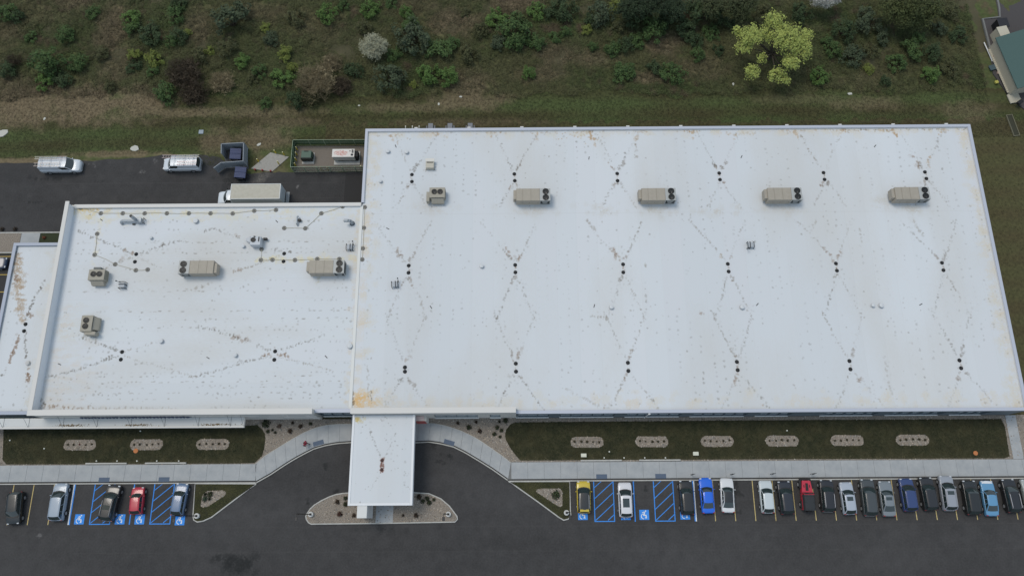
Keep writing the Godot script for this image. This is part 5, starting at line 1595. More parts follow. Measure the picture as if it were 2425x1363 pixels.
# ---------------------------------------------------------------- service yard behind the building
func bollard(at: Vector3, label: String, r := 0.085, h := 1.0, col := Color(0.62, 0.47, 0.03), group := "yellow bollards") -> void:
	var o := thing("bollard", label, "bollard", at, 0.0, group)
	var g := G.new()
	g.tube(Vector3.ZERO, Vector3(0, h, 0), r, r, 12, false)
	part("post", g, mat(col.r, col.g, col.b, 0.6), o)
	var c := G.new()
	c.lathe(Vector3.ZERO, [Vector2(r, h), Vector2(r * 0.8, h + 0.05), Vector2(0.0, h + 0.075)], 12)
	part("cap", c, mat(0.78, 0.72, 0.42, 0.6) if col.g > 0.3 else mat(col.r, col.g, col.b, 0.6), o)
func dumpster(label: String, at: Vector3, turn: float) -> void:
	var o := thing("dumpster", label, "dumpster", at, turn, "blue-lidded dumpsters")
	var bodym := mat(0.012, 0.014, 0.02, 0.7)
	var g := G.new()
	var a := [Vector3(-0.85, 0.15, -0.6), Vector3(0.85, 0.15, -0.6), Vector3(0.85, 0.15, 0.75), Vector3(-0.85, 0.15, 0.75)]
	var t := [Vector3(-0.92, 1.3, -0.75), Vector3(0.92, 1.3, -0.75), Vector3(0.92, 1.05, 0.95), Vector3(-0.92, 1.05, 0.95)]
	for i in 4:
		var j := (i + 1) % 4
		g.quad(a[j], a[i], t[i], t[j])
	g.quad(t[3], t[2], t[1], t[0]); g.quad(a[0], a[1], a[2], a[3])
	part("bin", g, bodym, o)
	for s in [-1, 1]:
		var l := G.new()
		l.xf = Transform3D(Basis(Vector3.RIGHT, 0.145), Vector3(0.47 * s, 1.2, 0.08))
		l.box(Vector3.ZERO, Vector3(0.9, 0.07, 1.68), 0.03)
		for k in 3: l.box(Vector3(-0.25 + 0.25 * k, 0.045, 0), Vector3(0.06, 0.04, 1.5), 0.01)
		part("lid", l, mat(0.030, 0.045, 0.115, 0.55), o)
		var p := G.new()
		p.box(Vector3(s * 0.97, 0.9, 0.05), Vector3(0.14, 0.18, 1.0), 0.02)
		part("fork_pocket", p, bodym, o)
		var w := G.new()
		w.tube(Vector3(s * 0.7 - 0.04, 0.09, 0.55), Vector3(s * 0.7 + 0.04, 0.09, 0.55), 0.09, 0.09, 10)
		w.tube(Vector3(s * 0.7 - 0.04, 0.09, -0.45), Vector3(s * 0.7 + 0.04, 0.09, -0.45), 0.09, 0.09, 10)
		part("caster", w, mat(0.2, 0.2, 0.2), o)
func panel_wall(o: Node3D, called: String, a: Vector2, b: Vector2, h: float, m: Material, gap := 0.06) -> void:
	# a fence leaf of upright boards on two rails
	var d := b - a
	var l := d.length()
	var n := d.orthogonal() / l
	var leaf := Node3D.new()
	leaf.name = called
	o.add_child(leaf, true)
	leaf.transform = Transform3D(Basis(Vector3(d.x / l, 0, d.y / l), Vector3.UP, Vector3(-d.y / l, 0, d.x / l)), Vector3(a.x, 0, a.y))
	var cnt := int(round(l / 0.3))
	var bw := l / cnt
	var bg := G.new()
	bg.box(Vector3(0, h * 0.5 + gap * 0.5, 0), Vector3(bw - 0.012, h - gap, 0.05), 0.006)
	var bm := bg.mesh()
	for k in cnt: part_mesh("board", bm, m, leaf, Transform3D(Basis.IDENTITY, Vector3(bw * (k + 0.5), 0, 0)))
	var r := G.new()
	for y in [0.35, h - 0.3]: r.span(Vector3(0, y - 0.05, -0.08), Vector3(l, y + 0.05, -0.027))
	r.span(Vector3(-0.03, h, -0.06), Vector3(l + 0.03, h + 0.05, 0.06), 0.01)
	part("rail", r, m, leaf)

func build_service_yard() -> void:
	# asphalt of the service lane
	var p := Paint.new()
	p.setup(-112, -56.5, -22.7, -39.0, 0.11, 19)
	for j in p.im.get_height():
		for i in p.im.get_width():
			p.im.set_pixel(i, j, asphalt_colour(p.x0 + (i + 0.5) * p.px + 300.0, p.z0 + (j + 0.5) * p.px).linear_to_srgb() * 0.96)
	var oil := Color(0.013, 0.014, 0.014)
	for s in [[pts([-76.01, -51.62, -71.00, -51.44]), 0.3, 0.7], [pts([-75.91, -47.46, -73.30, -47.58]), 0.22, 0.8], [pts([-79.64, -46.35, -79.09, -46.21]), 0.4, 0.9], [pts([-65.64, -51.10, -63.96, -50.94]), 0.25, 0.3]]: p.trail(s[0], s[1], oil, s[2], 0.1)
	for k in 30: p.blot(Vector2(-43.123, -51.137).x + p.rng.randfn(0, 2.0), Vector2(-43.123, -51.137).y + p.rng.randfn(0, 0.8), p.rng.randf_range(0.3, 0.9), oil, 0.4)
	for k in 18: p.blot(Vector2(-39.195, -51.612).x + p.rng.randfn(0, 1.0), Vector2(-39.195, -51.612).y + p.rng.randfn(0, 0.5), p.rng.randf_range(0.2, 0.8), Color(0.17, 0.155, 0.135), 0.3)
	for q in [Vector2(-56.878, -54.458), Vector2(-58.440, -52.714), Vector2(-66.553, -53.950), Vector2(-33.758, -49.836)]:
		for k in 5: p.blot(q.x + p.rng.randfn(0, 0.3), q.y + p.rng.randfn(0, 0.2), 0.2, Color(0.22, 0.21, 0.2), 0.5)
	p.line(Vector2(-73.198, -50.730), Vector2(-27.540, -50.577), 0.12, Color(0.085, 0.08, 0.078), 0.45)
	p.line(Vector2(-58.902, -47.962), Vector2(-26.719, -47.920), 0.12, Color(0.085, 0.08, 0.078), 0.3)
	for k in 90: p.blot(p.rng.randf_range(-90, -24), p.rng.randf_range(-55, -45), p.rng.randf_range(0.2, 0.8), Color(0.028, 0.028, 0.029) if k % 2 else Color(0.072, 0.069, 0.067), 0.35)
	var edge := pts([-103.19, -54.03, -81.17, -54.26, -74.51, -54.38, -67.72, -54.55, -60.42, -54.97, -54.73, -55.40, -49.92, -55.51, -46.52, -55.03, -44.44, -52.96, -41.56, -52.07, -38.26, -52.33, -34.28, -52.26, -23.93, -52.32, -23.65, -46.90])
	edge.append_array(PackedVector2Array([Vector2(-22.9, -44.9), Vector2(-66.0, -44.9), Vector2(-66.0, -42.5), Vector2(-112, -42.5)]))
	var lane := G.new()
	var rag := PackedVector2Array()
	for i in edge.size():
		rag.append(edge[i])
		if i < 12:
			for k in range(1, 6):
				rag.append(edge[i].lerp(edge[i + 1], k / 6.0) + Vector2(0, rng.randfn(0, 0.09)))
	lane.prism(rag, 0.0, 0.075)
	for i in lane.v.size():
		var q := lane.v[i]
		lane.t[i] = Vector2((q.x - p.x0) / (p.im.get_width() * p.px), (q.z - p.z0) / (p.im.get_height() * p.px))
	setting("service_road", lane, p.material(0.95))
	var patch := G.new()
	patch.span(Vector3(Vector2(-26.425, -49.884).x, 0.05, Vector2(-26.550, -51.978).y), Vector3(-22.72, 0.08, -45.3))
	setting("asphalt_patch", patch, grained("fresh asphalt", Color(0.02, 0.019, 0.019), Color(0.03, 0.029, 0.029), 0.2, 3.0))
	# west lot, walk and bed at the far left
	var wl := G.new()
	wl.span(Vector3(-112, 0.02, -39.0), Vector3(-74.2, 0.06, -14.0))
	var lotw := setting("side_parking_lot", wl, grained("side asphalt", Color(0.030, 0.029, 0.030), Color(0.045, 0.044, 0.044), 0.2, 4.0))
	for q in [Vector2(-77.335, -38.624), Vector2(-77.035, -35.723), Vector2(-76.764, -32.998), Vector2(-76.459, -30.115)]:
		var g := G.new()
		g.span(Vector3(-80.6, 0.06, q.y - 0.055), Vector3(-75.0, 0.066, q.y + 0.055))
		part("parking_line", g, mat(0.5, 0.36, 0.08), lotw)
	var kb := G.new()
	kb.span(Vector3(-112, 0.02, -42.55), Vector3(-66.0, 0.19, -42.35), 0.02)
	kb.span(Vector3(-112, 0.02, -39.3), Vector3(-73.0, 0.19, -39.1), 0.02)
	setting("kerb", kb, kerb_mat)
	var bd := G.new()
	bd.span(Vector3(-112, 0.02, -42.34), Vector3(Vector2(-75.552, -42.831).x, 0.15, -39.31))
	setting("gravel_bed", bd, gravel_mat)
	var sw := G.new()
	sw.span(Vector3(Vector2(-75.487, -42.830).x, 0.02, -42.34), Vector3(Vector2(-72.628, -42.809).x, 0.18, -39.0), 0.01)
	setting("sidewalk", sw, concrete_mat)
	var lw := G.new()
	lw.span(Vector3(Vector2(-72.563, -42.808).x, 0.02, -42.34), Vector3(-66.05, 0.14, -39.56))
	setting("lawn", lw, grained("side lawn", Color(0.015, 0.022, 0.008), Color(0.035, 0.045, 0.014), 0.1, 4.0))
	small_plant(Vector3(-78.602, 0.15, -43.035), 0.42, Color(0.03, 0.02, 0.012), "left dark plant in gravel strip at far left", "plants in the far left strip")
	small_plant(Vector3(-76.599, 0.15, -43.019), 0.42, Color(0.03, 0.02, 0.012), "right dark plant in gravel strip at far left", "plants in the far left strip")
	small_plant(Vector3(-71.888, 0.15, -41.559), 0.4, Color(0.13, 0.045, 0.02), "rusty red plant on small lawn beside low roof", "plants in the far left strip")
	# ---- dumpster enclosure
	var board := grained("grey boards", Color(0.20, 0.225, 0.25), Color(0.26, 0.285, 0.305), 0.04, 3.0, 0.7)
	var en := thing("dumpster_enclosure", "grey board enclosure with its gate standing open round a dumpster", "enclosure", Vector3(0, 0.06, 0))
	var nw := Vector2(-45.652, -56.275)
	var ne := Vector2(-42.189, -56.458)
	var se := Vector2(-41.966, -53.340)
	var sww := Vector2(-45.347, -53.073)
	panel_wall(en, "back_wall", nw, ne, 2.0, board)
	panel_wall(en, "side_wall", ne, se, 2.0, board)
	panel_wall(en, "side_wall", nw.lerp(sww, 0.5), nw, 2.0, board)
	panel_wall(en, "gate_leaf", se, sww, 1.95, board, 0.15)
	panel_wall(en, "gate_leaf", sww + Vector2(-0.05, 0), Vector2(-46.401, -52.191), 1.95, board, 0.15)
	for q in [nw, ne, se, sww]:
		var g := G.new()
		g.box(Vector3(q.x, 1.02, q.y), Vector3(0.14, 2.06, 0.14), 0.01)
		part("post", g, mat(0.24, 0.26, 0.28), en)
	dumpster("blue-lidded dumpster inside grey enclosure", Vector3(Vector2(-43.684, -54.987).x, 0.075, Vector2(-43.684, -54.987).y), PI / 2 + 0.02)
	dumpster("blue-lidded dumpster standing outside the enclosure gate", Vector3(Vector2(-42.602, -51.787).x, 0.075, Vector2(-42.602, -51.787).y), PI / 2 - 0.03)
	var pl := G.new()
	pl.prism(pts([-46.02, -56.98, -42.42, -57.17, -41.74, -52.89, -45.38, -52.78]), 0.0, 0.072)
	setting("enclosure_slab", pl, grained("dirty slab", Color(0.05, 0.05, 0.05), Color(0.09, 0.088, 0.085), 0.1, 4.0))
	# ---- slab with bollards
	var sl := G.new()
	sl.prism(pts([-38.52, -55.73, -35.53, -54.94, -37.97, -52.40, -41.35, -52.96]), 0.0, 0.16)
	var slab := part("concrete_slab", sl, grained("yard slab", Color(0.27, 0.255, 0.23), Color(0.33, 0.315, 0.285), 0.04, 5.0), self)
	tag(slab, "four-sided concrete slab between dumpster enclosure and green fence", "slab")
	var yb := [[Vector3(-40.243, 0.05, -54.148), "yellow bollard at left edge of concrete slab"], [Vector3(-37.633, 0.16, -55.580), "left yellow bollard at top corner of concrete slab"], [Vector3(-36.269, 0.16, -55.237), "right yellow bollard at top corner of concrete slab"], [Vector3(-36.969, 0.16, -53.664), "yellow bollard at lower right edge of concrete slab"],
		[Vector3(-34.286, 0.1, -56.137), "rearmost yellow bollard inside fence beside transformer"], [Vector3(-34.248, 0.1, -55.213), "second yellow bollard from back inside fence"], [Vector3(-34.273, 0.1, -54.257), "third yellow bollard from back inside fence"], [Vector3(-34.301, 0.1, -53.342), "frontmost yellow bollard inside fence"],
		[Vector3(-30.162, 0.1, -52.579), "left yellow bollard inside chain-link gate"], [Vector3(-29.167, 0.1, -52.571), "second yellow bollard inside chain-link gate"], [Vector3(-23.908, 0.1, -52.819), "yellow bollard against building wall inside gate"]]
	for q in yb: bollard(q[0], q[1])
	for i in 3: bollard([Vector3(-40.637, 0.16, -52.709), Vector3(-39.465, 0.16, -52.590), Vector3(-38.158, 0.16, -52.434)][i], "%s short red post along front edge of concrete slab" % ["left", "middle", "right"][i], 0.13, 0.3, Color(0.28, 0.03, 0.035), "short red posts")
	# ---- fenced pen with transformer and generator
	var yard := G.new()
	yard.prism(pts([-34.68, -56.88, -23.75, -56.79, -23.79, -52.38, -34.45, -52.25]), 0.0, 0.085)
	setting("gravel_yard", yard, grained("yard gravel", Color(0.10, 0.085, 0.07), Color(0.25, 0.215, 0.18), 0.25, 5.0))
	var fn := thing("chain_link_fence", "green slatted fence round generator and transformer, with wire gates", "fence")
	var gw := Vector2(-34.611, -57.017)
	var gx := Vector2(-34.621, -52.379)
	var ge := Vector2(-22.75, gw.y + 0.05)
	var gs := Vector2(-22.75, gx.y)
	var green := grained("green slats", Color(0.022, 0.065, 0.030), Color(0.045, 0.10, 0.05), 0.1, 2.0, 0.7)
	var pipe := mat(0.30, 0.36, 0.25, 0.5)
	for run in [[gw, ge], [gw, gx]]:
		var a: Vector2 = run[0]
		var b: Vector2 = run[1]
		var n := int(round((b - a).length() / 2.4))
		for k in n:
			var q0 := a.lerp(b, float(k) / n)
			var q1 := a.lerp(b, float(k + 1) / n)
			var d := (q1 - q0).normalized()
			var s := G.new()
			s.xf = Transform3D(Basis(Vector3(d.x, 0, d.y), Vector3.UP, Vector3(-d.y, 0, d.x)), Vector3(q0.x, 0, q0.y))
			var L := (q1 - q0).length()
			for i in int(L / 0.11): s.box(Vector3(0.06 + i * 0.11, 0.95, 0), Vector3(0.09, 1.55, 0.015))
			part("slat_panel", s, green, fn)
			var po := G.new()
			po.tube(Vector3(q0.x, 0.05, q0.y), Vector3(q0.x, 1.85, q0.y), 0.045, 0.045, 8)
			part("post", po, pipe, fn)
		var r := G.new()
		for y in [1.8, 1.0]: r.tube(Vector3(a.x, y, a.y), Vector3(b.x, y, b.y), 0.035, 0.035, 6)
		part("rail", r, pipe, fn)
	var wire := StandardMaterial3D.new()
	wire.albedo_color = Color(lin(0.16, 0.165, 0.14), 0.42)
	wire.transparency = BaseMaterial3D.TRANSPARENCY_ALPHA
	wire.roughness = 0.7
	var gn := 6
	for k in gn:
		var q0 := gx.lerp(gs, float(k) / gn)
		var q1 := gx.lerp(gs, float(k + 1) / gn)
		var lf := Node3D.new()
		lf.name = "gate_leaf"
		fn.add_child(lf, true)
		var f := G.new()
		f.tube(Vector3(q0.x + 0.05, 0.12, q0.y), Vector3(q0.x + 0.05, 1.8, q0.y), 0.05, 0.05, 8); f.tube(Vector3(q1.x - 0.05, 0.12, q1.y), Vector3(q1.x - 0.05, 1.8, q1.y), 0.04, 0.04, 8)
		for y in [0.15, 0.95, 1.78]: f.tube(Vector3(q0.x + 0.05, y, q0.y), Vector3(q1.x - 0.05, y, q1.y), 0.035, 0.035, 6)
		part("frame", f, pipe, lf)
		var s := G.new()
		s.span(Vector3(q0.x + 0.06, 0.16, q0.y - 0.004), Vector3(q1.x - 0.06, 1.76, q0.y + 0.004))
		part("wire_mesh", s, wire, lf)
	# transformer
	var tp := Vector3(-32.426, 0.1, -54.499)
	var o := thing("transformer", "green pad-mounted transformer inside slatted fence", "transformer", Vector3(tp.x, 0.085, tp.z))
	var g := G.new()
	g.span(Vector3(-0.95, 0, -1.1), Vector3(0.95, 0.16, 0.85), 0.02)
	part("pad", g, kerb_mat, o)
	g = G.new()
	g.span(Vector3(-0.8, 0.16, -0.85), Vector3(0.75, 1.35, 0.35), 0.04)
	part("tank", g, mat(0.055, 0.10, 0.072, 0.6), o)
	g = G.new()
	g.span(Vector3(-0.9, 0.3, 0.35), Vector3(0.85, 1.3, 0.5), 0.02)
	part("door", g, mat(0.012, 0.018, 0.014, 0.6), o)
	g = G.new()
	g.span(Vector3(-0.4, 1.35, -0.78), Vector3(0.3, 1.39, -0.66))
	part("nameplate", g, mat(0.01, 0.012, 0.01), o)
	g = G.new()
	for k in 6: g.span(Vector3(0.76, 0.4, -0.7 + k * 0.16), Vector3(0.95, 1.15, -0.65 + k * 0.16))
	part("cooling_fins", g, mat(0.04, 0.07, 0.05), o)
	# generator: its lid is bleached in an oval
	var gp := Vector3(-26.305, 0.1, -54.669)
	o = thing("generator", "white generator with pink faded oval on its lid", "generator", Vector3(gp.x, 0.085, gp.z))
	g = G.new()
	g.span(Vector3(-2.0, 0, -1.1), Vector3(2.05, 0.2, 1.25), 0.02)
	part("pad", g, kerb_mat, o)
	g = G.new()
	g.span(Vector3(-1.35, 0.2, -0.6), Vector3(1.85, 0.45, 0.6))
	part("fuel_tank", g, mat(0.012, 0.012, 0.013), o)
	g = G.new()
	g.span(Vector3(-1.95, 0.45, -0.65), Vector3(1.45, 1.75, 0.65), 0.03)
	part("enclosure", g, mat(0.48, 0.46, 0.415, 0.6), o)
	var lp := Paint.new()
	lp.setup(-2.0, -0.7, 1.5, 0.7, 0.02, 4)
	lp.im.fill(lin(0.64, 0.61, 0.56))
	for k in 260:
		var a := lp.rng.randf() * TAU
		var rr := sqrt(lp.rng.randf())
		lp.blot(-0.65 + cos(a) * rr * 1.05, sin(a) * rr * 0.42, lp.rng.randf_range(0.05, 0.14), Color(0.52, 0.25, 0.21), 0.28)
	part("lid", sheet(lp, -1.98, -0.68, 1.48, 0.68, 1.757), lp.material(0.7), o)
	g = G.new()
	g.box(Vector3(0.78, 1.79, -0.32), Vector3(0.14, 0.05, 0.14)); g.box(Vector3(1.18, 1.79, -0.42), Vector3(0.26, 0.05, 0.2)); g.box(Vector3(1.2, 1.79, -0.12), Vector3(0.26, 0.05, 0.22)); g.box(Vector3(1.12, 1.79, 0.32), Vector3(0.34, 0.05, 0.3))
	part("vent", g, mat(0.03, 0.03, 0.035), o)
	g = G.new()
	g.span(Vector3(1.46, 0.45, -0.5), Vector3(1.98, 1.5, 0.5), 0.02)
	part("radiator_duct", g, mat(0.012, 0.012, 0.013), o)
	# ---- at the back wall: three grey louvred boxes and three white posts
	for i in 3:
		var bx: float = [Vector2(-13.047, -60.313).x, Vector2(-10.012, -60.287).x, Vector2(-6.826, -60.260).x][i]
		o = thing("wall_air_box", "%s grey metal box standing out from back wall" % ["left", "middle", "right"][i], "air box", Vector3(bx, 0.05, -57.26), 0.0, "grey boxes at the back wall")
		g = G.new()
		g.span(Vector3(-0.38, 0.0, -2.3), Vector3(0.38, 2.1, 0.0), 0.02)
		part("cabinet", g, mat(0.17, 0.18, 0.20, 0.6), o)
		for s in [-0.62, 0.62]:
			g = G.new()
			g.span(Vector3(s - 0.1, 0.0, -2.0), Vector3(s + 0.1, 1.9, 0.0), 0.02)
			part("side_panel", g, mat(0.13, 0.135, 0.145, 0.6), o)
	for i in 3:
		var px: float = [Vector2(-17.026, -59.897).x, Vector2(-15.955, -59.888).x, Vector2(-14.896, -59.879).x][i]
		o = thing("vent_pipe", "%s white capped pipe rising beside back wall" % ["left", "middle", "right"][i], "pipe", Vector3(px, 0.05, -59.0), 0.0, "white pipes behind the building")
		g = G.new()
		g.tube(Vector3.ZERO, Vector3(0, 2.0, 0), 0.05, 0.05, 8)
		part("pipe", g, mat(0.4, 0.4, 0.37), o)
		g = G.new()
		g.tube(Vector3(0, 1.7, -0.35), Vector3(0, 1.75, 0.2), 0.07, 0.07, 8)
		part("cap", g, mat(0.72, 0.70, 0.62), o)
		g = G.new()
		g.tube(Vector3(0.22, 0.0, 0.2), Vector3(0.22, 1.5, 0.2), 0.05, 0.05, 8)
		part("branch", g, mat(0.4, 0.4, 0.37), o)


# ---------------------------------------------------------------- vehicles
var wheel_meshes := {}
func wheel(o: Node3D, at: Vector3, r: float, side: float) -> void:
	if not wheel_meshes.has(r):
		var g := G.new()
		g.tube(Vector3(-0.11, 0, 0), Vector3(0.11, 0, 0), r, r, 18)
		g.tube(Vector3(-0.125, 0, 0), Vector3(0.125, 0, 0), r * 0.9, r * 0.9, 18)
		var m := G.new()
		m.tube(Vector3(0.126, 0, 0), Vector3(0.135, 0, 0), r * 0.66, r * 0.62, 14)
		for k in 5:
			var a := TAU * k / 5
			m.box(Vector3(0.138, cos(a) * r * 0.35, sin(a) * r * 0.35), Vector3(0.014, 0.07, 0.07))
		wheel_meshes[r] = [g.mesh(), m.mesh()]
	var w := Node3D.new()
	w.name = "wheel"
	o.add_child(w, true)
	w.position = at
	if side < 0: w.rotation.y = PI
	part_mesh("tyre", wheel_meshes[r][0], mat(0.012, 0.012, 0.012, 0.9), w)
	part_mesh("rim", wheel_meshes[r][1], mat(0.42, 0.43, 0.44, 0.35, 0.6), w)
func car_glass() -> StandardMaterial3D:
	if mats.has("car glass"): return mats["car glass"]
	var m := StandardMaterial3D.new()
	m.albedo_color = lin(0.024, 0.036, 0.036); m.roughness = 0.05; m.metallic_specular = 0.75
	mats["car glass"] = m
	return m
const KINDS := {
	"suv": {"st": [[0.0, 0.62, 0.66], [0.012, 0.80, 0.83], [0.045, 0.93, 0.94], [0.11, 1.0, 1.0], [0.26, 1.07, 1.0], [0.45, 1.08, 1.0], [0.7, 1.1, 1.0], [0.88, 1.1, 0.985], [0.962, 1.06, 0.95], [0.988, 0.95, 0.88], [1.0, 0.7, 0.76]], "wb": 0.27, "wt": 0.40, "rr": 0.885, "rb": 0.958, "h": 1.68, "w": 1.90, "roof": 0.76, "r": 0.36, "glass_to": 1.0},
	"sedan": {"st": [[0.0, 0.5, 0.62], [0.012, 0.64, 0.8], [0.05, 0.76, 0.93], [0.12, 0.83, 1.0], [0.28, 0.93, 1.0], [0.5, 0.95, 1.0], [0.8, 0.99, 0.99], [0.9, 0.985, 0.97], [0.965, 0.96, 0.92], [0.988, 0.85, 0.85], [1.0, 0.6, 0.72]], "wb": 0.275, "wt": 0.42, "rr": 0.70, "rb": 0.855, "h": 1.44, "w": 1.85, "roof": 0.70, "r": 0.33, "glass_to": 1.0},
	"hatch": {"st": [[0.0, 0.55, 0.64], [0.014, 0.7, 0.82], [0.05, 0.84, 0.94], [0.12, 0.9, 1.0], [0.27, 0.99, 1.0], [0.5, 1.0, 1.0], [0.75, 1.02, 1.0], [0.9, 1.0, 0.98], [0.965, 0.95, 0.94], [0.988, 0.85, 0.87], [1.0, 0.6, 0.75]], "wb": 0.26, "wt": 0.41, "rr": 0.86, "rb": 0.955, "h": 1.55, "w": 1.82, "roof": 0.73, "r": 0.33, "glass_to": 1.0},
	"van": {"st": [[0.0, 0.7, 0.72], [0.01, 0.92, 0.86], [0.04, 1.05, 0.95], [0.09, 1.12, 1.0], [0.17, 1.22, 1.0], [0.4, 1.25, 1.0], [0.7, 1.25, 1.0], [0.95, 1.25, 1.0], [0.985, 1.24, 0.98], [1.0, 1.2, 0.95]], "wb": 0.165, "wt": 0.285, "rr": 0.97, "rb": 0.995, "h": 2.1, "w": 2.02, "roof": 0.86, "r": 0.37, "glass_to": 0.29}}
func car(label: String, category: String, kind: String, front: Vector2, rear: Vector2, col: Array, opt := {}) -> Node3D:
	var K: Dictionary = KINDS[kind]
	var d := front - rear
	var L := d.length()
	var mid := (front + rear) * 0.5
	var o := thing(opt.get("called", "parked_car"), label, category, Vector3(mid.x, opt.get("y", 0.0), mid.y), atan2(-d.x, -d.y), opt.get("group", "parked cars"))
	var paint := paint_mat(col[0], col[1], col[2])
	var glass := car_glass()
	var dark := mat(0.014, 0.014, 0.015, 0.6)
	var hw: float = K.w * 0.5 * opt.get("wide", 1.0)
	var H: float = K.h * opt.get("tall", 1.0)
	var yb := 0.24
	# lower body
	var rows := []
	for s in K.st:
		var w: float = hw * s[2]
		var yt: float = s[1]
		var z: float = -L * 0.5 + s[0] * L
		var half := [Vector2(0, yb), Vector2(0.78 * w, yb), Vector2(0.96 * w, yb + 0.1), Vector2(w, lerpf(yb, yt, 0.5)), Vector2(0.985 * w, yt - 0.13), Vector2(0.945 * w, yt - 0.04), Vector2(0.86 * w, yt), Vector2(0.55 * w, yt + 0.025), Vector2(0, yt + 0.035)]
		var r := []
		for q in half: r.append(Vector3(-q.x, q.y, z))
		for k in range(half.size() - 2, -1, -1): r.append(Vector3(half[k].x, half[k].y, z))
		rows.append(r)
	var g := G.new()
	g.grid(rows)
	for e in [0, rows.size() - 1]:
		var r: Array = rows[e]
		var c := Vector3(0, (r[0].y + r[8].y) * 0.5, r[0].z)
		for k in r.size() - 1:
			if e == 0: g.tri(c, r[k], r[k + 1])
			else: g.tri(c, r[k + 1], r[k])
	part("body", g, paint, o)
	var zb: float = -L * 0.5 + K.wb * L
	var zt: float = -L * 0.5 + K.wt * L
	var zr: float = -L * 0.5 + K.rr * L
	var zq: float = -L * 0.5 + K.rb * L
	var belt := 1.0
	for i in K.st.size() - 1:
		if K.st[i][0] <= K.wb and K.st[i + 1][0] >= K.wb: belt = K.st[i][1] + 0.0
	var belt_r: float = K.st[K.st.size() - 4][1]
	var wbelt := hw * 0.90
	var wroof: float = hw * K.roof
	# windshield
	rows = []
	for k in 5:
		var t := k / 4.0
		var r := []
		for j in 9:
			var u := -1.0 + j * 0.25
			r.append(Vector3(u * lerpf(wbelt * 0.96, wroof * 0.97, t), lerpf(belt + 0.01, H - 0.035, t) + 0.03 * sin(t * PI), lerpf(zb, zt, t) - (1.0 - u * u) * lerpf(0.2, 0.09, t)))
		rows.append(r)
	g = G.new()
	g.grid(rows)
	part("windshield", g, glass, o)
	# dark cowl at the foot of the windshield
	g = G.new()
	rows = []
	for k in 2:
		var r := []
		for j in 9:
			var u := -1.0 + j * 0.25
			r.append(Vector3(u * wbelt * 0.95, belt + 0.045 - 0.01 * k, zb - (1.0 - u * u) * 0.2 - 0.13 + 0.15 * k))
		rows.append(r)
	g.grid(rows)
	part("cowl", g, dark, o)
	# roof panel
	rows = []
	for k in 7:
		var t := k / 6.0
		var r := []
		for j in 11:
			var u := -1.0 + j * 0.2
			var dz := -(1.0 - u * u) * lerpf(0.09, -0.06, t)
			r.append(Vector3(u * wroof * lerpf(1.0, 0.97, t), H - 0.02 * u * u - (0.055 if j == 0 or j == 10 else 0.0) - 0.03 * pow(absf(2.0 * t - 1.0), 4.0), lerpf(zt, zr, t) + dz))
		rows.append(r)
	g = G.new()
	g.grid(rows)
	var rc: Array = opt.get("roof", col)
	part("roof", g, paint_mat(rc[0], rc[1], rc[2]) if not opt.has("soft_roof") else mat(rc[0], rc[1], rc[2], 0.5), o)
	# rear window
	rows = []
	for k in 4:
		var t := k / 3.0
		var r := []
		for j in 7:
			var u := -1.0 + j / 3.0
			r.append(Vector3(u * lerpf(wroof * 0.95, wbelt * 0.92, t), lerpf(H - 0.04, belt_r + 0.0, t), lerpf(zr, zq, t) + (1.0 - u * u) * lerpf(0.06, 0.12, t)))
		rows.append(r)
	g = G.new()
	g.grid(rows)
	part("rear_window", g, glass, o)
	# sides: glass, then painted panels behind the glass on vans, with pillars
	for sd in [-1.0, 1.0]:
		var sp: Array = [[0.0, K.glass_to, glass, "side_window"]]
		if K.glass_to < 1.0: sp.append([K.glass_to, 1.0, paint, "side_panel"])
		for q in sp:
			rows = []
			for k in 5:
				var t: float = lerpf(q[0], q[1], k / 4.0)
				var b := Vector3(sd * wbelt * 0.985, lerpf(belt, belt_r, t) - 0.02, lerpf(zb, zq, t))
				var tp := Vector3(sd * wroof * lerpf(0.99, 0.96, t), H - 0.06, lerpf(zt, zr, t))
				rows.append([b, b.lerp(tp, 0.5) + Vector3(sd * 0.03, 0, 0), tp])
			g = G.new()
			g.grid(rows, sd > 0)
			part(q[3], g, q[2], o)
		g = G.new()
		var a0 := Vector3(sd * wbelt * 0.97, belt, zb)
		var a1 := Vector3(sd * wroof * 0.98, H - 0.05, zt)
		var c0 := Vector3(sd * wbelt * 0.94, belt_r, zq)
		var c1 := Vector3(sd * wroof * 0.96, H - 0.055, zr)
		g.tube(a0, a1, 0.05, 0.04, 6); g.tube(a1, c1, 0.038, 0.038, 6); g.tube(c1, c0, 0.06, 0.08, 6)
		if K.glass_to >= 1.0:
			for t in [0.42, 0.72]:
				var b0 := Vector3(sd * wbelt * 0.99, lerpf(belt, belt_r, t), lerpf(zb, zq, t))
				var b1 := Vector3(sd * wroof * 0.98, H - 0.06, lerpf(zt, zr, t))
				g.tube(b0, (b0 + b1) * 0.5 + Vector3(sd * 0.035, 0, 0), 0.032, 0.03, 5); g.tube((b0 + b1) * 0.5 + Vector3(sd * 0.035, 0, 0), b1, 0.03, 0.028, 5)
		part("pillars", g, paint if opt.get("dark_pillars", false) == false else dark, o)
		g = G.new()
		g.box(Vector3(sd * (hw + 0.1), belt + 0.06, zb + 0.28), Vector3(0.2, 0.13, 0.1), 0.03)
		part("mirror", g, paint, o)
		g = G.new()
		g.box(Vector3(sd * hw * 0.70, K.st[2][1] - 0.06, -L * 0.5 + 0.14), Vector3(0.3, 0.12, 0.2), 0.04)
		part("headlight", g, mat(0.5, 0.52, 0.54, 0.15), o)
		g = G.new()
		g.box(Vector3(sd * hw * 0.76, 0.88, L * 0.5 - 0.1), Vector3(0.26, 0.16, 0.14), 0.03)
		part("taillight", g, mat(0.25, 0.015, 0.015, 0.3), o)
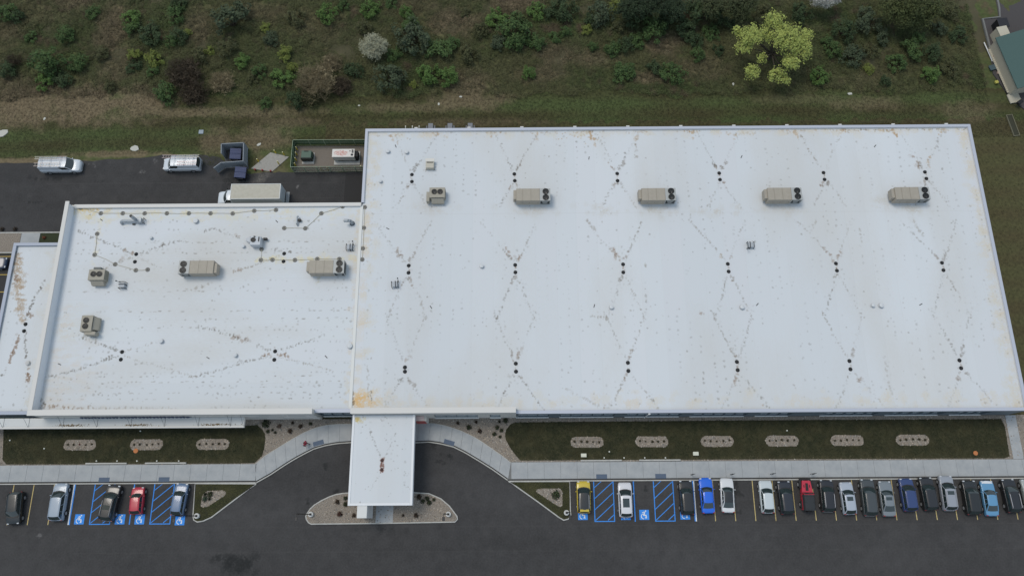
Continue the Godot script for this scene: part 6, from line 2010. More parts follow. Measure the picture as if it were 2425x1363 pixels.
		for t in [0.18, 0.80]:
			g = G.new()
			g.tube(Vector3(sd * hw * 0.9, K.r, -L * 0.5 + t * L), Vector3(sd * (hw + 0.008), K.r, -L * 0.5 + t * L), K.r + 0.07, K.r + 0.06, 18)
			part("wheel_arch", g, dark if kind != "van" else mat(0.03, 0.03, 0.03), o)
			wheel(o, Vector3(sd * (hw - 0.10), K.r, -L * 0.5 + t * L), K.r, sd)
		if opt.has("rails"):
			var rl: Array = opt["rails"]
			g = G.new()
			g.path([Vector3(sd * wroof * 0.86, H - 0.01, lerpf(zt, zr, 0.1)), Vector3(sd * wroof * 0.88, H + 0.07, lerpf(zt, zr, 0.16)), Vector3(sd * wroof * 0.86, H + 0.07, lerpf(zt, zr, 0.88)), Vector3(sd * wroof * 0.84, H - 0.01, lerpf(zt, zr, 0.95))], 0.03, 6)
			part("roof_rail", g, mat(rl[0], rl[1], rl[2], 0.35), o)
	# bumpers
	g = G.new()
	g.box(Vector3(0, 0.42, -L * 0.5 + 0.1), Vector3(hw * 1.25, 0.2, 0.22), 0.06)
	part("bumper", g, dark, o)
	g = G.new()
	g.box(Vector3(0, 0.5, L * 0.5 - 0.06), Vector3(hw * 1.5, 0.2, 0.2), 0.06)
	var bc: Array = opt.get("bumper", [0.014, 0.014, 0.015])
	part("bumper", g, mat(bc[0], bc[1], bc[2], 0.5), o)
	# hood crease lines
	g = G.new()
	for sd in [-1.0, 1.0]: g.tube(Vector3(sd * hw * 0.62, K.st[3][1] + 0.02, -L * 0.5 + 0.13 * L), Vector3(sd * hw * 0.74, belt + 0.012, zb - 0.16), 0.014, 0.014, 4)
	part("hood_crease", g, paint, o)
	if opt.has("sunroof"):
		var s: Array = opt["sunroof"]
		g = G.new()
		var z0 := lerpf(zt, zr, s[0])
		var z1 := lerpf(zt, zr, s[1])
		g.span(Vector3(-wroof * 0.62, H - 0.02, z0), Vector3(wroof * 0.62, H + 0.006, z1), 0.004)
		part("sunroof", g, glass, o)
	if opt.has("spoiler"):
		g = G.new()
		g.box(Vector3(0, H - 0.05, zr + 0.14), Vector3(wroof * 1.7, 0.04, 0.3), 0.015)
		part("spoiler", g, paint, o)
	if opt.has("hood"):
		# hood panel in another colour
		var hc: Array = opt["hood"]
		rows = []
		for k in 6:
			var t := lerpf(0.03, K.wb - 0.035, k / 5.0)
			var yy: float = lerpf(K.st[2][1], belt, clampf((t - 0.045) / (K.wb - 0.045), 0, 1))
			if k == 0: yy -= 0.05
			var r := []
			for j in 7:
				var u := -1.0 + j / 3.0
				r.append(Vector3(u * hw * 0.78 * (0.86 if k == 0 else 1.0), yy + 0.05 - 0.02 * u * u, -L * 0.5 + t * L - (1 - u * u) * 0.1))
			rows.append(r)
		g = G.new()
		g.grid(rows)
		part("hood", g, paint_mat(hc[0], hc[1], hc[2]), o)
	return o
func ladder(label: String, a: Vector3, b: Vector3, wide: float, rungs: int, col: Array) -> void:
	# a ladder lying along a-b
	var d := (b - a).normalized()
	var s := d.cross(Vector3.UP).normalized() * wide * 0.5
	var o := thing("ladder", label, "ladder", a, 0.0, "ladders on the vans")
	for sg in [-1.0, 1.0]:
		var g := G.new()
		g.tube(s * sg, (b - a) + s * sg, 0.038, 0.038, 6)
		part("rail", g, mat(col[0], col[1], col[2], 0.6), o)
	for k in rungs:
		var g := G.new()
		var q := (b - a) * ((k + 0.5) / rungs)
		g.tube(q - s, q + s, 0.022, 0.022, 6)
		part("rung", g, mat(0.55, 0.52, 0.42, 0.5), o)

func build_vehicles() -> void:
	var s := "suv"
	# right-hand row, left to right
	car("yellow SUV with black roof in first bay of right row", "car", s, Vector2(9.223, -5.056), Vector2(9.214, -0.803), [0.52, 0.39, 0.03], {"roof": [0.012, 0.014, 0.016], "rails": [0.45, 0.46, 0.46], "dark_pillars": true, "spoiler": 1})
	car("white SUV with large dark sunroof between blue hatched aisles", "car", s, Vector2(14.884, -4.849), Vector2(14.875, -0.234), [0.60, 0.60, 0.62], {"sunroof": [0.14, 0.66]})
	car("black SUV on blue symbol beside blue and white line", "car", s, Vector2(23.214, -5.054), Vector2(23.275, -0.522), [0.010, 0.010, 0.011], {})
	car("bright blue sedan left of white sedan", "car", "sedan", Vector2(26.009, -5.410), Vector2(26.111, -0.672), [0.006, 0.115, 0.62], {})
	car("white sedan with dark glass roof beside empty bay", "car", "sedan", Vector2(28.937, -5.336), Vector2(28.800, -0.751), [0.62, 0.63, 0.64], {"roof": [0.016, 0.020, 0.026], "soft_roof": 1})
	car("pale grey-white hatchback right of the empty bay", "car", "hatch", Vector2(34.188, -4.991), Vector2(34.191, -0.643), [0.50, 0.545, 0.56], {})
	car("dark navy SUV left of red off-roader", "car", s, Vector2(36.675, -4.892), Vector2(36.819, -0.502), [0.012, 0.014, 0.022], {})
	jeep(Vector2(39.713, -5.180), Vector2(39.636, -0.788))
	car("black SUV with silver rails right of red off-roader", "car", s, Vector2(42.501, -5.039), Vector2(42.364, -0.801), [0.010, 0.010, 0.014], {"rails": [0.5, 0.5, 0.52], "bumper": [0.3, 0.3, 0.3]})
	car("silver hatchback with small sunroof, left of dark grey SUV", "car", "hatch", Vector2(45.179, -4.709), Vector2(45.274, -0.406), [0.36, 0.40, 0.46], {"sunroof": [0.1, 0.38]})
	car("dark grey SUV with plain roof, left of grey sedan", "car", s, Vector2(48.076, -5.108), Vector2(48.013, -0.221), [0.045, 0.052, 0.055], {"bumper": [0.25, 0.25, 0.25]})
	car("grey sedan with small sunroof in right row", "car", "sedan", Vector2(50.564, -4.829), Vector2(50.543, -0.137), [0.17, 0.195, 0.215], {"sunroof": [0.14, 0.46]})
	car("navy blue SUV in right row", "car", s, Vector2(53.416, -5.162), Vector2(53.503, -0.811), [0.022, 0.045, 0.145], {})
	car("black SUV left of silver SUV with sunroof", "car", s, Vector2(56.146, -5.287), Vector2(56.282, -0.883), [0.012, 0.012, 0.014], {})
	car("silver SUV with sunroof nosed furthest over the kerb", "car", s, Vector2(58.944, -5.496), Vector2(58.870, -0.869), [0.27, 0.29, 0.325], {"sunroof": [0.1, 0.32], "rails": [0.35, 0.36, 0.38], "bumper": [0.4, 0.4, 0.4]})
	car("black minivan left of light blue sedan", "car", s, Vector2(61.995, -4.854), Vector2(61.980, -0.281), [0.010, 0.011, 0.011], {"wide": 1.04})
	car("light blue sedan with white hood", "car", "sedan", Vector2(64.523, -4.793), Vector2(64.453, -0.104), [0.10, 0.26, 0.43], {"hood": [0.62, 0.64, 0.66]})
	car("black SUV with silver rails near right edge", "car", s, Vector2(67.346, -4.997), Vector2(67.517, -0.558), [0.010, 0.010, 0.012], {"rails": [0.55, 0.55, 0.57]})
	car("pale green-grey SUV cut by right edge of picture", "car", s, Vector2(70.025, -4.953), Vector2(70.190, -0.455), [0.34, 0.37, 0.35], {})
	# left-hand row
	car("black SUV backed into its bay at far left", "car", s, Vector2(-68.390, 0.236), Vector2(-68.716, -4.062), [0.010, 0.014, 0.016], {})
	car("silver-blue minivan in left row", "car", s, Vector2(-62.665, -5.176), Vector2(-62.651, -0.199), [0.28, 0.335, 0.40], {"wide": 1.03})
	car("large black SUV with sunroof left of red car", "car", s, Vector2(-55.285, -4.913), Vector2(-55.826, -0.162), [0.014, 0.015, 0.017], {"sunroof": [0.35, 0.62], "rails": [0.35, 0.35, 0.35], "bumper": [0.5, 0.5, 0.5], "wide": 1.04})
	car("small red hatchback between blue lines", "car", "hatch", Vector2(-51.999, -4.596), Vector2(-51.851, -0.976), [0.42, 0.022, 0.045], {"wide": 0.95})
	car("blue-grey wagon beside left triangular island", "car", "hatch", Vector2(-45.991, -5.080), Vector2(-46.298, -0.769), [0.105, 0.165, 0.27], {})
	# car in the side lot, only its end shows
	car("dark blue car beside low roof at far left edge", "car", "sedan", Vector2(-76.491, -37.382), Vector2(-81.660, -37.420), [0.02, 0.035, 0.07], {"y": 0.06})
	# ---- vans
	var v1 := car("white work van facing right with ladders on roof", "van", "van", Vector2(-67.785, -53.297), Vector2(-73.903, -53.275), [0.58, 0.62, 0.66], {"called": "work_van", "group": "white work vans", "y": 0.07})
	var v2 := car("white work van facing left with pink ladders on roof", "van", "van", Vector2(-54.798, -53.372), Vector2(-49.049, -53.397), [0.58, 0.62, 0.66], {"called": "work_van", "group": "white work vans", "y": 0.07})
	for v in [v1, v2]:
		var g := G.new()
		for z in [-0.6, 0.9, 2.3]:
			g.tube(Vector3(-0.95, 2.3, z), Vector3(0.95, 2.3, z), 0.03, 0.03, 6)
			for x in [-0.8, 0.8]: g.tube(Vector3(x, 2.0, z), Vector3(x, 2.3, z), 0.025, 0.025, 6)
		part("roof_rack", g, mat(0.45, 0.46, 0.47, 0.5), v)
	for i in 2:
		var v: Node3D = [v1, v2][i]
		var t := v.transform
		var far := -1.0 if i == 0 else 1.0
		var pink := [0.62, 0.47, 0.45]
		ladder("long pink ladder on far side of %s van" % ["right-facing", "left-facing"][i], t * Vector3(0.62 * far, 2.38, 3.2), t * Vector3(0.62 * far, 2.38, -1.6 - i * 0.9), 0.42, 14, pink)
		ladder("pale ladder stacked above long ladder of %s van" % ["right-facing", "left-facing"][i], t * Vector3(0.60 * far, 2.50, 3.3), t * Vector3(0.60 * far, 2.50, -0.2), 0.38, 10, [0.58, 0.55, 0.44])
		ladder("short step ladder on near side of %s van" % ["right-facing", "left-facing"][i], t * Vector3(-0.5 * far, 2.38, 3.3 - i * 0.4), t * Vector3(-0.56 * far, 2.38, -0.6 + i * 0.5), 0.5, 9, [0.62, 0.5, 0.44] if i == 0 else [0.6, 0.33, 0.31])
	box_truck()
func jeep(front: Vector2, rear: Vector2) -> void:
	var d := front - rear
	var L := d.length()
	var m := (front + rear) * 0.5
	var o := thing("parked_car", "red off-roader with black soft top and striped hood", "car", Vector3(m.x, 0, m.y), atan2(-d.x, -d.y), "parked cars")
	var red := paint_mat(0.46, 0.016, 0.04)
	var black := mat(0.012, 0.012, 0.013, 0.7)
	var cloth := grained("soft top", Color(0.020, 0.024, 0.027), Color(0.034, 0.038, 0.042), 0.3, 1.0, 0.85)
	var h := L * 0.5
	var g := G.new()
	g.span(Vector3(-0.78, 0.5, -h + 1.75), Vector3(0.78, 1.15, h - 0.25), 0.05)
	part("body", g, red, o)
	g = G.new()
	var a := [Vector3(-0.56, 1.08, -h + 0.3), Vector3(0.56, 1.08, -h + 0.3), Vector3(0.74, 1.17, -h + 1.76), Vector3(-0.74, 1.17, -h + 1.76)]
	var lo := []
	for q in a: lo.append(Vector3(q.x * 1.02, 0.55, q.z))
	g.quad(a[3], a[2], a[1], a[0])
	for i in 4:
		var j := (i + 1) % 4
		g.quad(lo[i], a[i], a[j], lo[j])
	part("hood", g, red, o)
	g = G.new()
	g.prism(PackedVector2Array([Vector2(-0.16, -h + 0.6), Vector2(0.16, -h + 0.6), Vector2(0.2, -h + 1.6), Vector2(-0.2, -h + 1.6)]), 1.14, 1.185)
	for sd in [-1.0, 1.0]: g.box(Vector3(sd * 0.38, 1.15, -h + 1.0), Vector3(0.1, 0.06, 0.35), 0.01)
	part("hood_stripe", g, black, o)
	for sd in [-1.0, 1.0]:
		g = G.new()
		g.span(Vector3(sd * 0.6, 0.8, -h + 0.2), Vector3(sd * 0.93, 0.9, -h + 1.3), 0.03)
		g.span(Vector3(sd * 0.72, 0.8, h - 1.5), Vector3(sd * 0.93, 0.9, h - 0.5), 0.03)
		part("fender", g, black, o)
		for z in [-h + 0.78, h - 0.98]: wheel(o, Vector3(sd * 0.8, 0.4, z), 0.4, sd)
		g = G.new()
		g.box(Vector3(sd * 0.95, 1.3, -h + 1.95), Vector3(0.2, 0.18, 0.08), 0.03)
		part("mirror", g, black, o)
		g = G.new()
		g.tube(Vector3(sd * 0.4, 0.9, -h + 0.24), Vector3(sd * 0.4, 0.9, -h + 0.3), 0.09, 0.09, 12)
		part("headlight", g, mat(0.5, 0.5, 0.5, 0.2), o)
	g = G.new()
	var b0 := [Vector3(-0.76, 1.15, -h + 1.8), Vector3(0.76, 1.15, -h + 1.8), Vector3(0.66, 1.76, -h + 2.12), Vector3(-0.66, 1.76, -h + 2.12)]
	g.quad(b0[0], b0[3], b0[2], b0[1])
	part("windshield", g, car_glass(), o)
	g = G.new()
	for i in 4: g.tube(b0[i], b0[(i + 1) % 4], 0.04, 0.04, 6)
	part("windshield_frame", g, red, o)
	g = G.new()
	var rows := []
	for k in 6:
		var t := k / 5.0
		var z := lerpf(-h + 2.12, h - 0.2, t)
		var y := 1.80 - 0.03 * pow(absf(2 * t - 1), 3.0) + 0.015 * sin(t * 20.0)
		rows.append([Vector3(-0.76, 1.15, z), Vector3(-0.70, 1.6, z), Vector3(-0.64, y - 0.04, z), Vector3(-0.5, y, z), Vector3(0, y + 0.02, z), Vector3(0.5, y, z), Vector3(0.64, y - 0.04, z), Vector3(0.70, 1.6, z), Vector3(0.76, 1.15, z)])
	g.grid(rows)
	var r: Array = rows[5]
	for k in 8: g.tri(Vector3(0, 1.4, r[0].z), r[k + 1], r[k])
	part("soft_top", g, cloth, o)
	for k in 3:
		g = G.new()
		var z: float = lerpf(-h + 2.3, h - 0.4, k / 2.0)
		g.tube(Vector3(-0.62, 1.80, z), Vector3(0.62, 1.80, z), 0.025, 0.025, 6)
		part("hoop", g, cloth, o)
	g = G.new()
	g.tube(Vector3(0, 1.0, h - 0.22), Vector3(0, 1.0, h), 0.38, 0.38, 16)
	part("spare_wheel", g, mat(0.012, 0.012, 0.012, 0.9), o)
	g = G.new()
	g.span(Vector3(-0.8, 0.5, -h), Vector3(0.8, 0.72, -h + 0.25), 0.04)
	part("bumper", g, black, o)
	g = G.new()
	g.span(Vector3(-0.5, 0.62, -h + 0.26), Vector3(0.5, 1.06, -h + 0.31), 0.02)
	part("grille", g, red, o)
func box_truck() -> void:
	var q0 := Vector2(-42.823, -48.845)
	var q1 := Vector2(-35.280, -46.248)
	var zc := (q0.y + q1.y) * 0.5
	var o := thing("box_truck", "white box truck with tan cargo roof parked behind building", "truck", Vector3((q0.x + q1.x) * 0.5, 0.075, zc), PI / 2)
	# local: nose towards -z
	var L := q1.x - q0.x
	var white := paint_mat(0.60, 0.645, 0.69)
	var wall := grained("truck panel", Color(0.42, 0.46, 0.46), Color(0.5, 0.54, 0.55), 0.03, 4.0, 0.5)
	var dark := mat(0.014, 0.014, 0.015, 0.7)
	var g := G.new()
	g.span(Vector3(-1.22, 0.95, -L * 0.5), Vector3(1.22, 3.34, L * 0.5), 0.03)
	part("cargo_box", g, wall, o)
	g = G.new()
	g.span(Vector3(-1.15, 3.34, -L * 0.5 + 0.1), Vector3(1.15, 3.37, L * 0.5 - 0.1), 0.01)
	part("cargo_roof", g, grained("truck roof", Color(0.41, 0.385, 0.315), Color(0.47, 0.445, 0.375), 0.03, 6.0, 0.8), o)
	g = G.new()
	for sd in [-1.0, 1.0]: g.span(Vector3(sd * 1.15, 3.33, -L * 0.5), Vector3(sd * 1.245, 3.41, L * 0.5), 0.02)
	g.span(Vector3(-1.15, 3.33, -L * 0.5), Vector3(1.15, 3.41, -L * 0.5 + 0.1), 0.02); g.span(Vector3(-1.15, 3.33, L * 0.5 - 0.1), Vector3(1.15, 3.41, L * 0.5), 0.02)
	part("roof_rim", g, mat(0.66, 0.66, 0.64), o)
	g = G.new()
	g.span(Vector3(-1.0, 1.1, L * 0.5), Vector3(1.0, 3.1, L * 0.5 + 0.03), 0.01)
	var dr := part("rear_door", g, wall, o)
	g = G.new()
	for y in [1.6, 2.1, 2.6]: g.span(Vector3(-0.98, y - 0.02, L * 0.5 + 0.03), Vector3(0.98, y + 0.02, L * 0.5 + 0.05))
	part("panel_rib", g, mat(0.3, 0.33, 0.36), dr)
	g = G.new()
	g.span(Vector3(-1.1, 0.55, L * 0.5), Vector3(1.1, 0.66, L * 0.5 + 0.55), 0.02)
	part("step_bumper", g, mat(0.26, 0.28, 0.29, 0.6), o)
	g = G.new()
	for sd in [-1.0, 1.0]: g.span(Vector3(sd * 0.4, 0.6, -L * 0.5 - 1.2), Vector3(sd * 0.52, 0.93, L * 0.5))
	part("chassis", g, dark, o)
	# cab
	var rows := []
	var zn := -L * 0.5 - 2.75
	for st in [[0.0, 0.85, 0.72], [0.05, 1.05, 0.86], [0.2, 1.2, 0.95], [0.6, 1.32, 1.0], [1.1, 1.4, 1.0], [1.5, 1.42, 1.0], [2.6, 1.42, 1.0]]:
		var w: float = 1.0 * st[2]
		var r := []
		var half := [Vector2(0, 0.5), Vector2(0.85 * w, 0.5), Vector2(w, 0.65), Vector2(w, 1.0), Vector2(0.98 * w, st[1] - 0.12), Vector2(0.9 * w, st[1] - 0.03), Vector2(0.5 * w, st[1] + 0.02), Vector2(0, st[1] + 0.03)]
		for q in half: r.append(Vector3(-q.x, q.y, zn + st[0]))
		for k in range(half.size() - 2, -1, -1): r.append(Vector3(half[k].x, half[k].y, zn + st[0]))
		rows.append(r)
	g = G.new()
	g.grid(rows)
	for k in rows[0].size() - 1: g.tri(Vector3(0, 0.8, zn), rows[0][k], rows[0][k + 1])
	part("cab", g, white, o)
	rows = []
	for k in 5:
		var t := k / 4.0
		var r := []
		for j in 9:
			var u := -1.0 + j * 0.25
			r.append(Vector3(u * lerpf(0.9, 0.78, t), lerpf(1.4, 2.1, t), lerpf(zn + 1.2, zn + 1.75, t) - (1 - u * u) * lerpf(0.26, 0.14, t)))
		rows.append(r)
	g = G.new()
	g.grid(rows)
	part("windshield", g, car_glass(), o)
	rows = []
	for k in 4:
		var r := []
		for j in 9:
			var u := -1.0 + j * 0.25
			r.append(Vector3(u * 0.82, 2.14 - 0.05 * u * u - (0.05 if k == 0 else 0.0), lerpf(zn + 1.75, -L * 0.5, k / 3.0) - ((1 - u * u) * 0.14 if k == 0 else 0.0)))
		rows.append(r)
	g = G.new()
	g.grid(rows)
	part("cab_roof", g, white, o)
	for sd in [-1.0, 1.0]:
		g = G.new()
		g.grid([[Vector3(sd * 0.95, 1.38, zn + 1.25), Vector3(sd * 0.80, 2.08, zn + 1.75)], [Vector3(sd * 0.95, 1.38, zn + 2.3), Vector3(sd * 0.80, 2.08, zn + 2.3)]], sd > 0)
		part("side_window", g, car_glass(), o)
		g = G.new()
		g.grid([[Vector3(sd * 0.95, 1.38, zn + 2.3), Vector3(sd * 0.80, 2.1, zn + 2.3)], [Vector3(sd * 0.95, 1.38, -L * 0.5), Vector3(sd * 0.80, 2.1, -L * 0.5)]], sd > 0)
		g.tube(Vector3(sd * 0.92, 1.4, zn + 1.22), Vector3(sd * 0.80, 2.1, zn + 1.75), 0.05, 0.04, 6)
		part("cab_side", g, white, o)
		g = G.new()
		g.box(Vector3(sd * 1.2, 1.6, zn + 1.5), Vector3(0.2, 0.35, 0.12), 0.03)
		part("mirror", g, dark, o)
		g = G.new()
		g.box(Vector3(sd * 0.7, 0.9, zn + 0.06), Vector3(0.28, 0.2, 0.12), 0.03)
		part("headlight", g, mat(0.5, 0.5, 0.5, 0.2), o)
		for z in [zn + 0.95, L * 0.5 - 1.6]: wheel(o, Vector3(sd * 0.92, 0.42, z), 0.42, sd)
	g = G.new()
	g.box(Vector3(0, 0.6, zn + 0.02), Vector3(1.8, 0.25, 0.2), 0.04)
	part("bumper", g, mat(0.4, 0.4, 0.4, 0.5), o)


# ---------------------------------------------------------------- lamps, signs, litter
func build_street_furniture() -> void:
	var lamps := [[Vector3(-43.669, 0.15, -0.757), 0.0, "black lamp post at tip of left triangular island"], [Vector3(-28.091, 0.15, -0.876), PI, "black lamp post at left end of middle island"], [Vector3(-9.281, 0.15, -0.788), PI, "black lamp post at right end of middle island"], [Vector3(6.848, 0.15, -0.893), PI, "black lamp post at tip of right triangular island"]]
	for l in lamps:
		var o := thing("lamp_post", l[2], "lamp post", Vector3(l[0].x, 0.1, l[0].z), 0.0, "lamp posts along the drive")
		var g := G.new()
		g.lathe(Vector3.ZERO, [Vector2(0.36, 0.0), Vector2(0.36, 0.42), Vector2(0.32, 0.46), Vector2(0.0, 0.46)], 20)
		part("concrete_base", g, mat(0.52, 0.52, 0.50), o)
		g = G.new()
		g.box(Vector3(0, 3.9, 0), Vector3(0.12, 6.9, 0.12), 0.012)
		g.box(Vector3(0, 0.5, 0), Vector3(0.28, 0.06, 0.28), 0.01)
		part("pole", g, mat(0.012, 0.012, 0.013, 0.5), o)
		g = G.new()
		g.box(Vector3(0, 7.35, 0.22), Vector3(0.07, 0.07, 0.5), 0.01)
		part("arm", g, mat(0.012, 0.012, 0.013, 0.5), o)
		g = G.new()
		g.box(Vector3(0, 7.36, 0.62), Vector3(0.34, 0.1, 0.5), 0.03)
		part("lamp_head", g, mat(0.014, 0.014, 0.015, 0.5), o)
	# sign posts along the walk
	for i in 4:
		var q: Vector3 = [Vector3(24.197, 0.14, -5.842), Vector3(29.629, 0.14, -5.839), Vector3(35.178, 0.14, -5.863), Vector3(40.720, 0.14, -5.831)][i]
		var o := thing("sign_post", "%s dark sign post from left on walk before right row of cars" % nth(i), "sign", Vector3(q.x, 0.14, q.z), 0.0, "sign posts along the walk")
		var g := G.new()
		g.box(Vector3(0, 0.01, 0), Vector3(0.42, 0.03, 0.34), 0.006)
		part("base_plate", g, mat(0.36, 0.37, 0.37), o)
		g = G.new()
		g.tube(Vector3.ZERO, Vector3(0, 1.75, 0), 0.04, 0.04, 8)
		part("post", g, mat(0.02, 0.02, 0.022, 0.5), o)
		g = G.new()
		g.xf = Transform3D(Basis(Vector3.UP, 0.35), Vector3.ZERO)
		g.box(Vector3(0.02, 1.45, 0.06), Vector3(0.46, 0.6, 0.06), 0.015)
		part("sign_plate", g, mat(0.018, 0.022, 0.026, 0.5), o)

func bone(p: Vector3, a: Vector3, b: Vector3, r0: float, r1: float) -> float:
	var ab := b - a
	var t := clampf((p - a).dot(ab) / ab.length_squared(), 0, 1)
	return (p - a - ab * t).length() - lerpf(r0, r1, t)
func build_person(at: Vector3, turn: float) -> void:
	# a walker in a red coat: tapered bones joined smoothly, meshed as surface nets
	var bones := [
		# a, b, r0, r1, colour index (0 skin, 1 coat, 2 trousers, 3 shoes, 4 hair)
		[Vector3(0, 1.48, 0), Vector3(0, 1.56, -0.02), 0.06, 0.055, 0], [Vector3(0, 1.63, -0.03), Vector3(0, 1.70, -0.02), 0.095, 0.09, 0], [Vector3(0, 1.68, 0.01), Vector3(0, 1.73, 0.0), 0.105, 0.095, 4], [Vector3(0, 1.63, -0.12), Vector3(0, 1.65, -0.115), 0.018, 0.012, 0],
		[Vector3(-0.13, 1.40, 0), Vector3(0.13, 1.40, 0), 0.12, 0.12, 1], [Vector3(0, 1.36, 0), Vector3(0, 1.05, 0.01), 0.165, 0.16, 1], [Vector3(0, 1.05, 0.01), Vector3(0, 0.78, 0.02), 0.17, 0.20, 1],
		[Vector3(-0.2, 1.40, 0), Vector3(-0.28, 1.13, 0.08), 0.075, 0.06, 1], [Vector3(-0.28, 1.13, 0.08), Vector3(-0.27, 0.9, -0.04), 0.058, 0.045, 1], [Vector3(0.2, 1.40, 0), Vector3(0.28, 1.13, -0.05), 0.075, 0.06, 1], [Vector3(0.28, 1.13, -0.05), Vector3(0.26, 0.93, -0.2), 0.058, 0.045, 1],
		[Vector3(-0.27, 0.88, -0.05), Vector3(-0.265, 0.8, -0.07), 0.038, 0.03, 0], [Vector3(0.26, 0.92, -0.21), Vector3(0.25, 0.86, -0.26), 0.038, 0.03, 0],
		[Vector3(-0.09, 0.88, 0), Vector3(-0.1, 0.48, -0.2), 0.095, 0.065, 2], [Vector3(-0.1, 0.48, -0.2), Vector3(-0.1, 0.1, -0.26), 0.062, 0.045, 2], [Vector3(0.09, 0.88, 0), Vector3(0.1, 0.46, 0.1), 0.095, 0.065, 2], [Vector3(0.1, 0.46, 0.1), Vector3(0.1, 0.12, 0.36), 0.062, 0.045, 2],
		[Vector3(-0.1, 0.06, -0.24), Vector3(-0.1, 0.05, -0.42), 0.055, 0.045, 3], [Vector3(0.1, 0.12, 0.38), Vector3(0.1, 0.04, 0.24), 0.055, 0.045, 3]]
	for sd in [-1.0, 1.0]:
		for k in 4: bones.append([Vector3(0.26 * sd + (k - 1.5) * 0.017, 0.82 if sd < 0 else 0.87, -0.09 if sd < 0 else -0.27), Vector3(0.26 * sd + (k - 1.5) * 0.018, 0.76 if sd < 0 else 0.80, -0.11 if sd < 0 else -0.28), 0.011, 0.009, 0])
		bones.append([Vector3(0.24 * sd, 0.85 if sd < 0 else 0.9, -0.09 if sd < 0 else -0.25), Vector3(0.22 * sd, 0.81 if sd < 0 else 0.86, -0.13 if sd < 0 else -0.3), 0.013, 0.01, 0])
	var tones := [Color(0.35, 0.2, 0.14), Color(0.36, 0.02, 0.05), Color(0.012, 0.012, 0.014), Color(0.01, 0.01, 0.01), Color(0.02, 0.013, 0.01)]
	var cs := 0.024
	var lo := Vector3(-0.42, -0.03, -0.56)
	var nx := 36
	var ny := 78
	var nz := 46
	var val := PackedFloat32Array()
	val.resize(nx * ny * nz)
	val.fill(1.0)
	var who := PackedByteArray()
	who.resize(nx * ny * nz)
	var best := PackedFloat32Array()
	best.resize(nx * ny * nz)
	best.fill(9.0)
	for b in bones:
		var m: float = max(b[2], b[3]) + 0.09
		var mn: Vector3 = (b[0].min(b[1]) - Vector3.ONE * m - lo) / cs
		var mx: Vector3 = (b[0].max(b[1]) + Vector3.ONE * m - lo) / cs
		for k in range(max(0, int(mn.z)), min(nz, int(mx.z) + 1)):
			for j in range(max(0, int(mn.y)), min(ny, int(mx.y) + 1)):
				for i in range(max(0, int(mn.x)), min(nx, int(mx.x) + 1)):
					var d := bone(lo + Vector3(i, j, k) * cs, b[0], b[1], b[2], b[3])
					var id := (k * ny + j) * nx + i
					if d < best[id]:
						best[id] = d; who[id] = b[4]
					var v := val[id]
					var h := maxf(0.035 - absf(v - d), 0.0) / 0.035
					val[id] = minf(v, d) - h * h * 0.035 * 0.25
	var vid := {}
	var vs := PackedVector3Array()
	var vc := PackedColorArray()
	for k in nz - 1:
		for j in ny - 1:
			for i in nx - 1:
				var acc := Vector3.ZERO
				var cnt := 0
				for e in [[0, 0, 0, 1, 0, 0], [0, 1, 0, 1, 1, 0], [0, 0, 1, 1, 0, 1], [0, 1, 1, 1, 1, 1], [0, 0, 0, 0, 1, 0], [1, 0, 0, 1, 1, 0], [0, 0, 1, 0, 1, 1], [1, 0, 1, 1, 1, 1], [0, 0, 0, 0, 0, 1], [1, 0, 0, 1, 0, 1], [0, 1, 0, 0, 1, 1], [1, 1, 0, 1, 1, 1]]:
					var a := val[((k + e[2]) * ny + j + e[1]) * nx + i + e[0]]
					var b := val[((k + e[5]) * ny + j + e[4]) * nx + i + e[3]]
					if (a < 0) != (b < 0):
						acc += Vector3(e[0], e[1], e[2]).lerp(Vector3(e[3], e[4], e[5]), a / (a - b)); cnt += 1
				if cnt > 0:
					vid[(k * ny + j) * nx + i] = vs.size()
					vs.append(lo + (Vector3(i, j, k) + acc / cnt) * cs)
					vc.append(tones[who[(k * ny + j) * nx + i]])
	var st := SurfaceTool.new()
	st.begin(Mesh.PRIMITIVE_TRIANGLES)
	for q in vs.size():
		st.set_color(vc[q]); st.add_vertex(vs[q])
	var steps := [1, nx, nx * ny]
	for k in range(1, nz - 1):
		for j in range(1, ny - 1):
			for i in range(1, nx - 1):
				var id := (k * ny + j) * nx + i
				for ax in 3:
					var a := val[id]
					var b: float = val[id + steps[ax]]
					if (a < 0) == (b < 0): continue
					var u: int = steps[(ax + 1) % 3]
					var w: int = steps[(ax + 2) % 3]
					var q := [vid[id], vid[id - u], vid[id - u - w], vid[id - w]]
					if a < 0: q.reverse()
					for t in [q[0], q[1], q[2], q[0], q[2], q[3]]: st.add_index(t)
	st.generate_normals()
	var o := thing("person", "person in red coat walking on path left of canopy", "person", at, turn)
	var mi := MeshInstance3D.new()
	mi.name = "body"
	mi.mesh = st.commit()
	mi.material_override = leaf_mat()
	o.add_child(mi)
	var g := G.new()
	g.box(Vector3(0.36, 0.92, 0.02), Vector3(0.12, 0.3, 0.36), 0.04)
	g.path([Vector3(0.34, 1.05, -0.1), Vector3(0.24, 1.46, -0.02), Vector3(0.34, 1.05, 0.14)], 0.015, 5)
	var bag := part("shoulder_bag", g, mat(0.012, 0.011, 0.012, 0.7), self)
	bag.transform = o.transform
	tag(bag, "black shoulder bag carried by person in red coat", "bag")

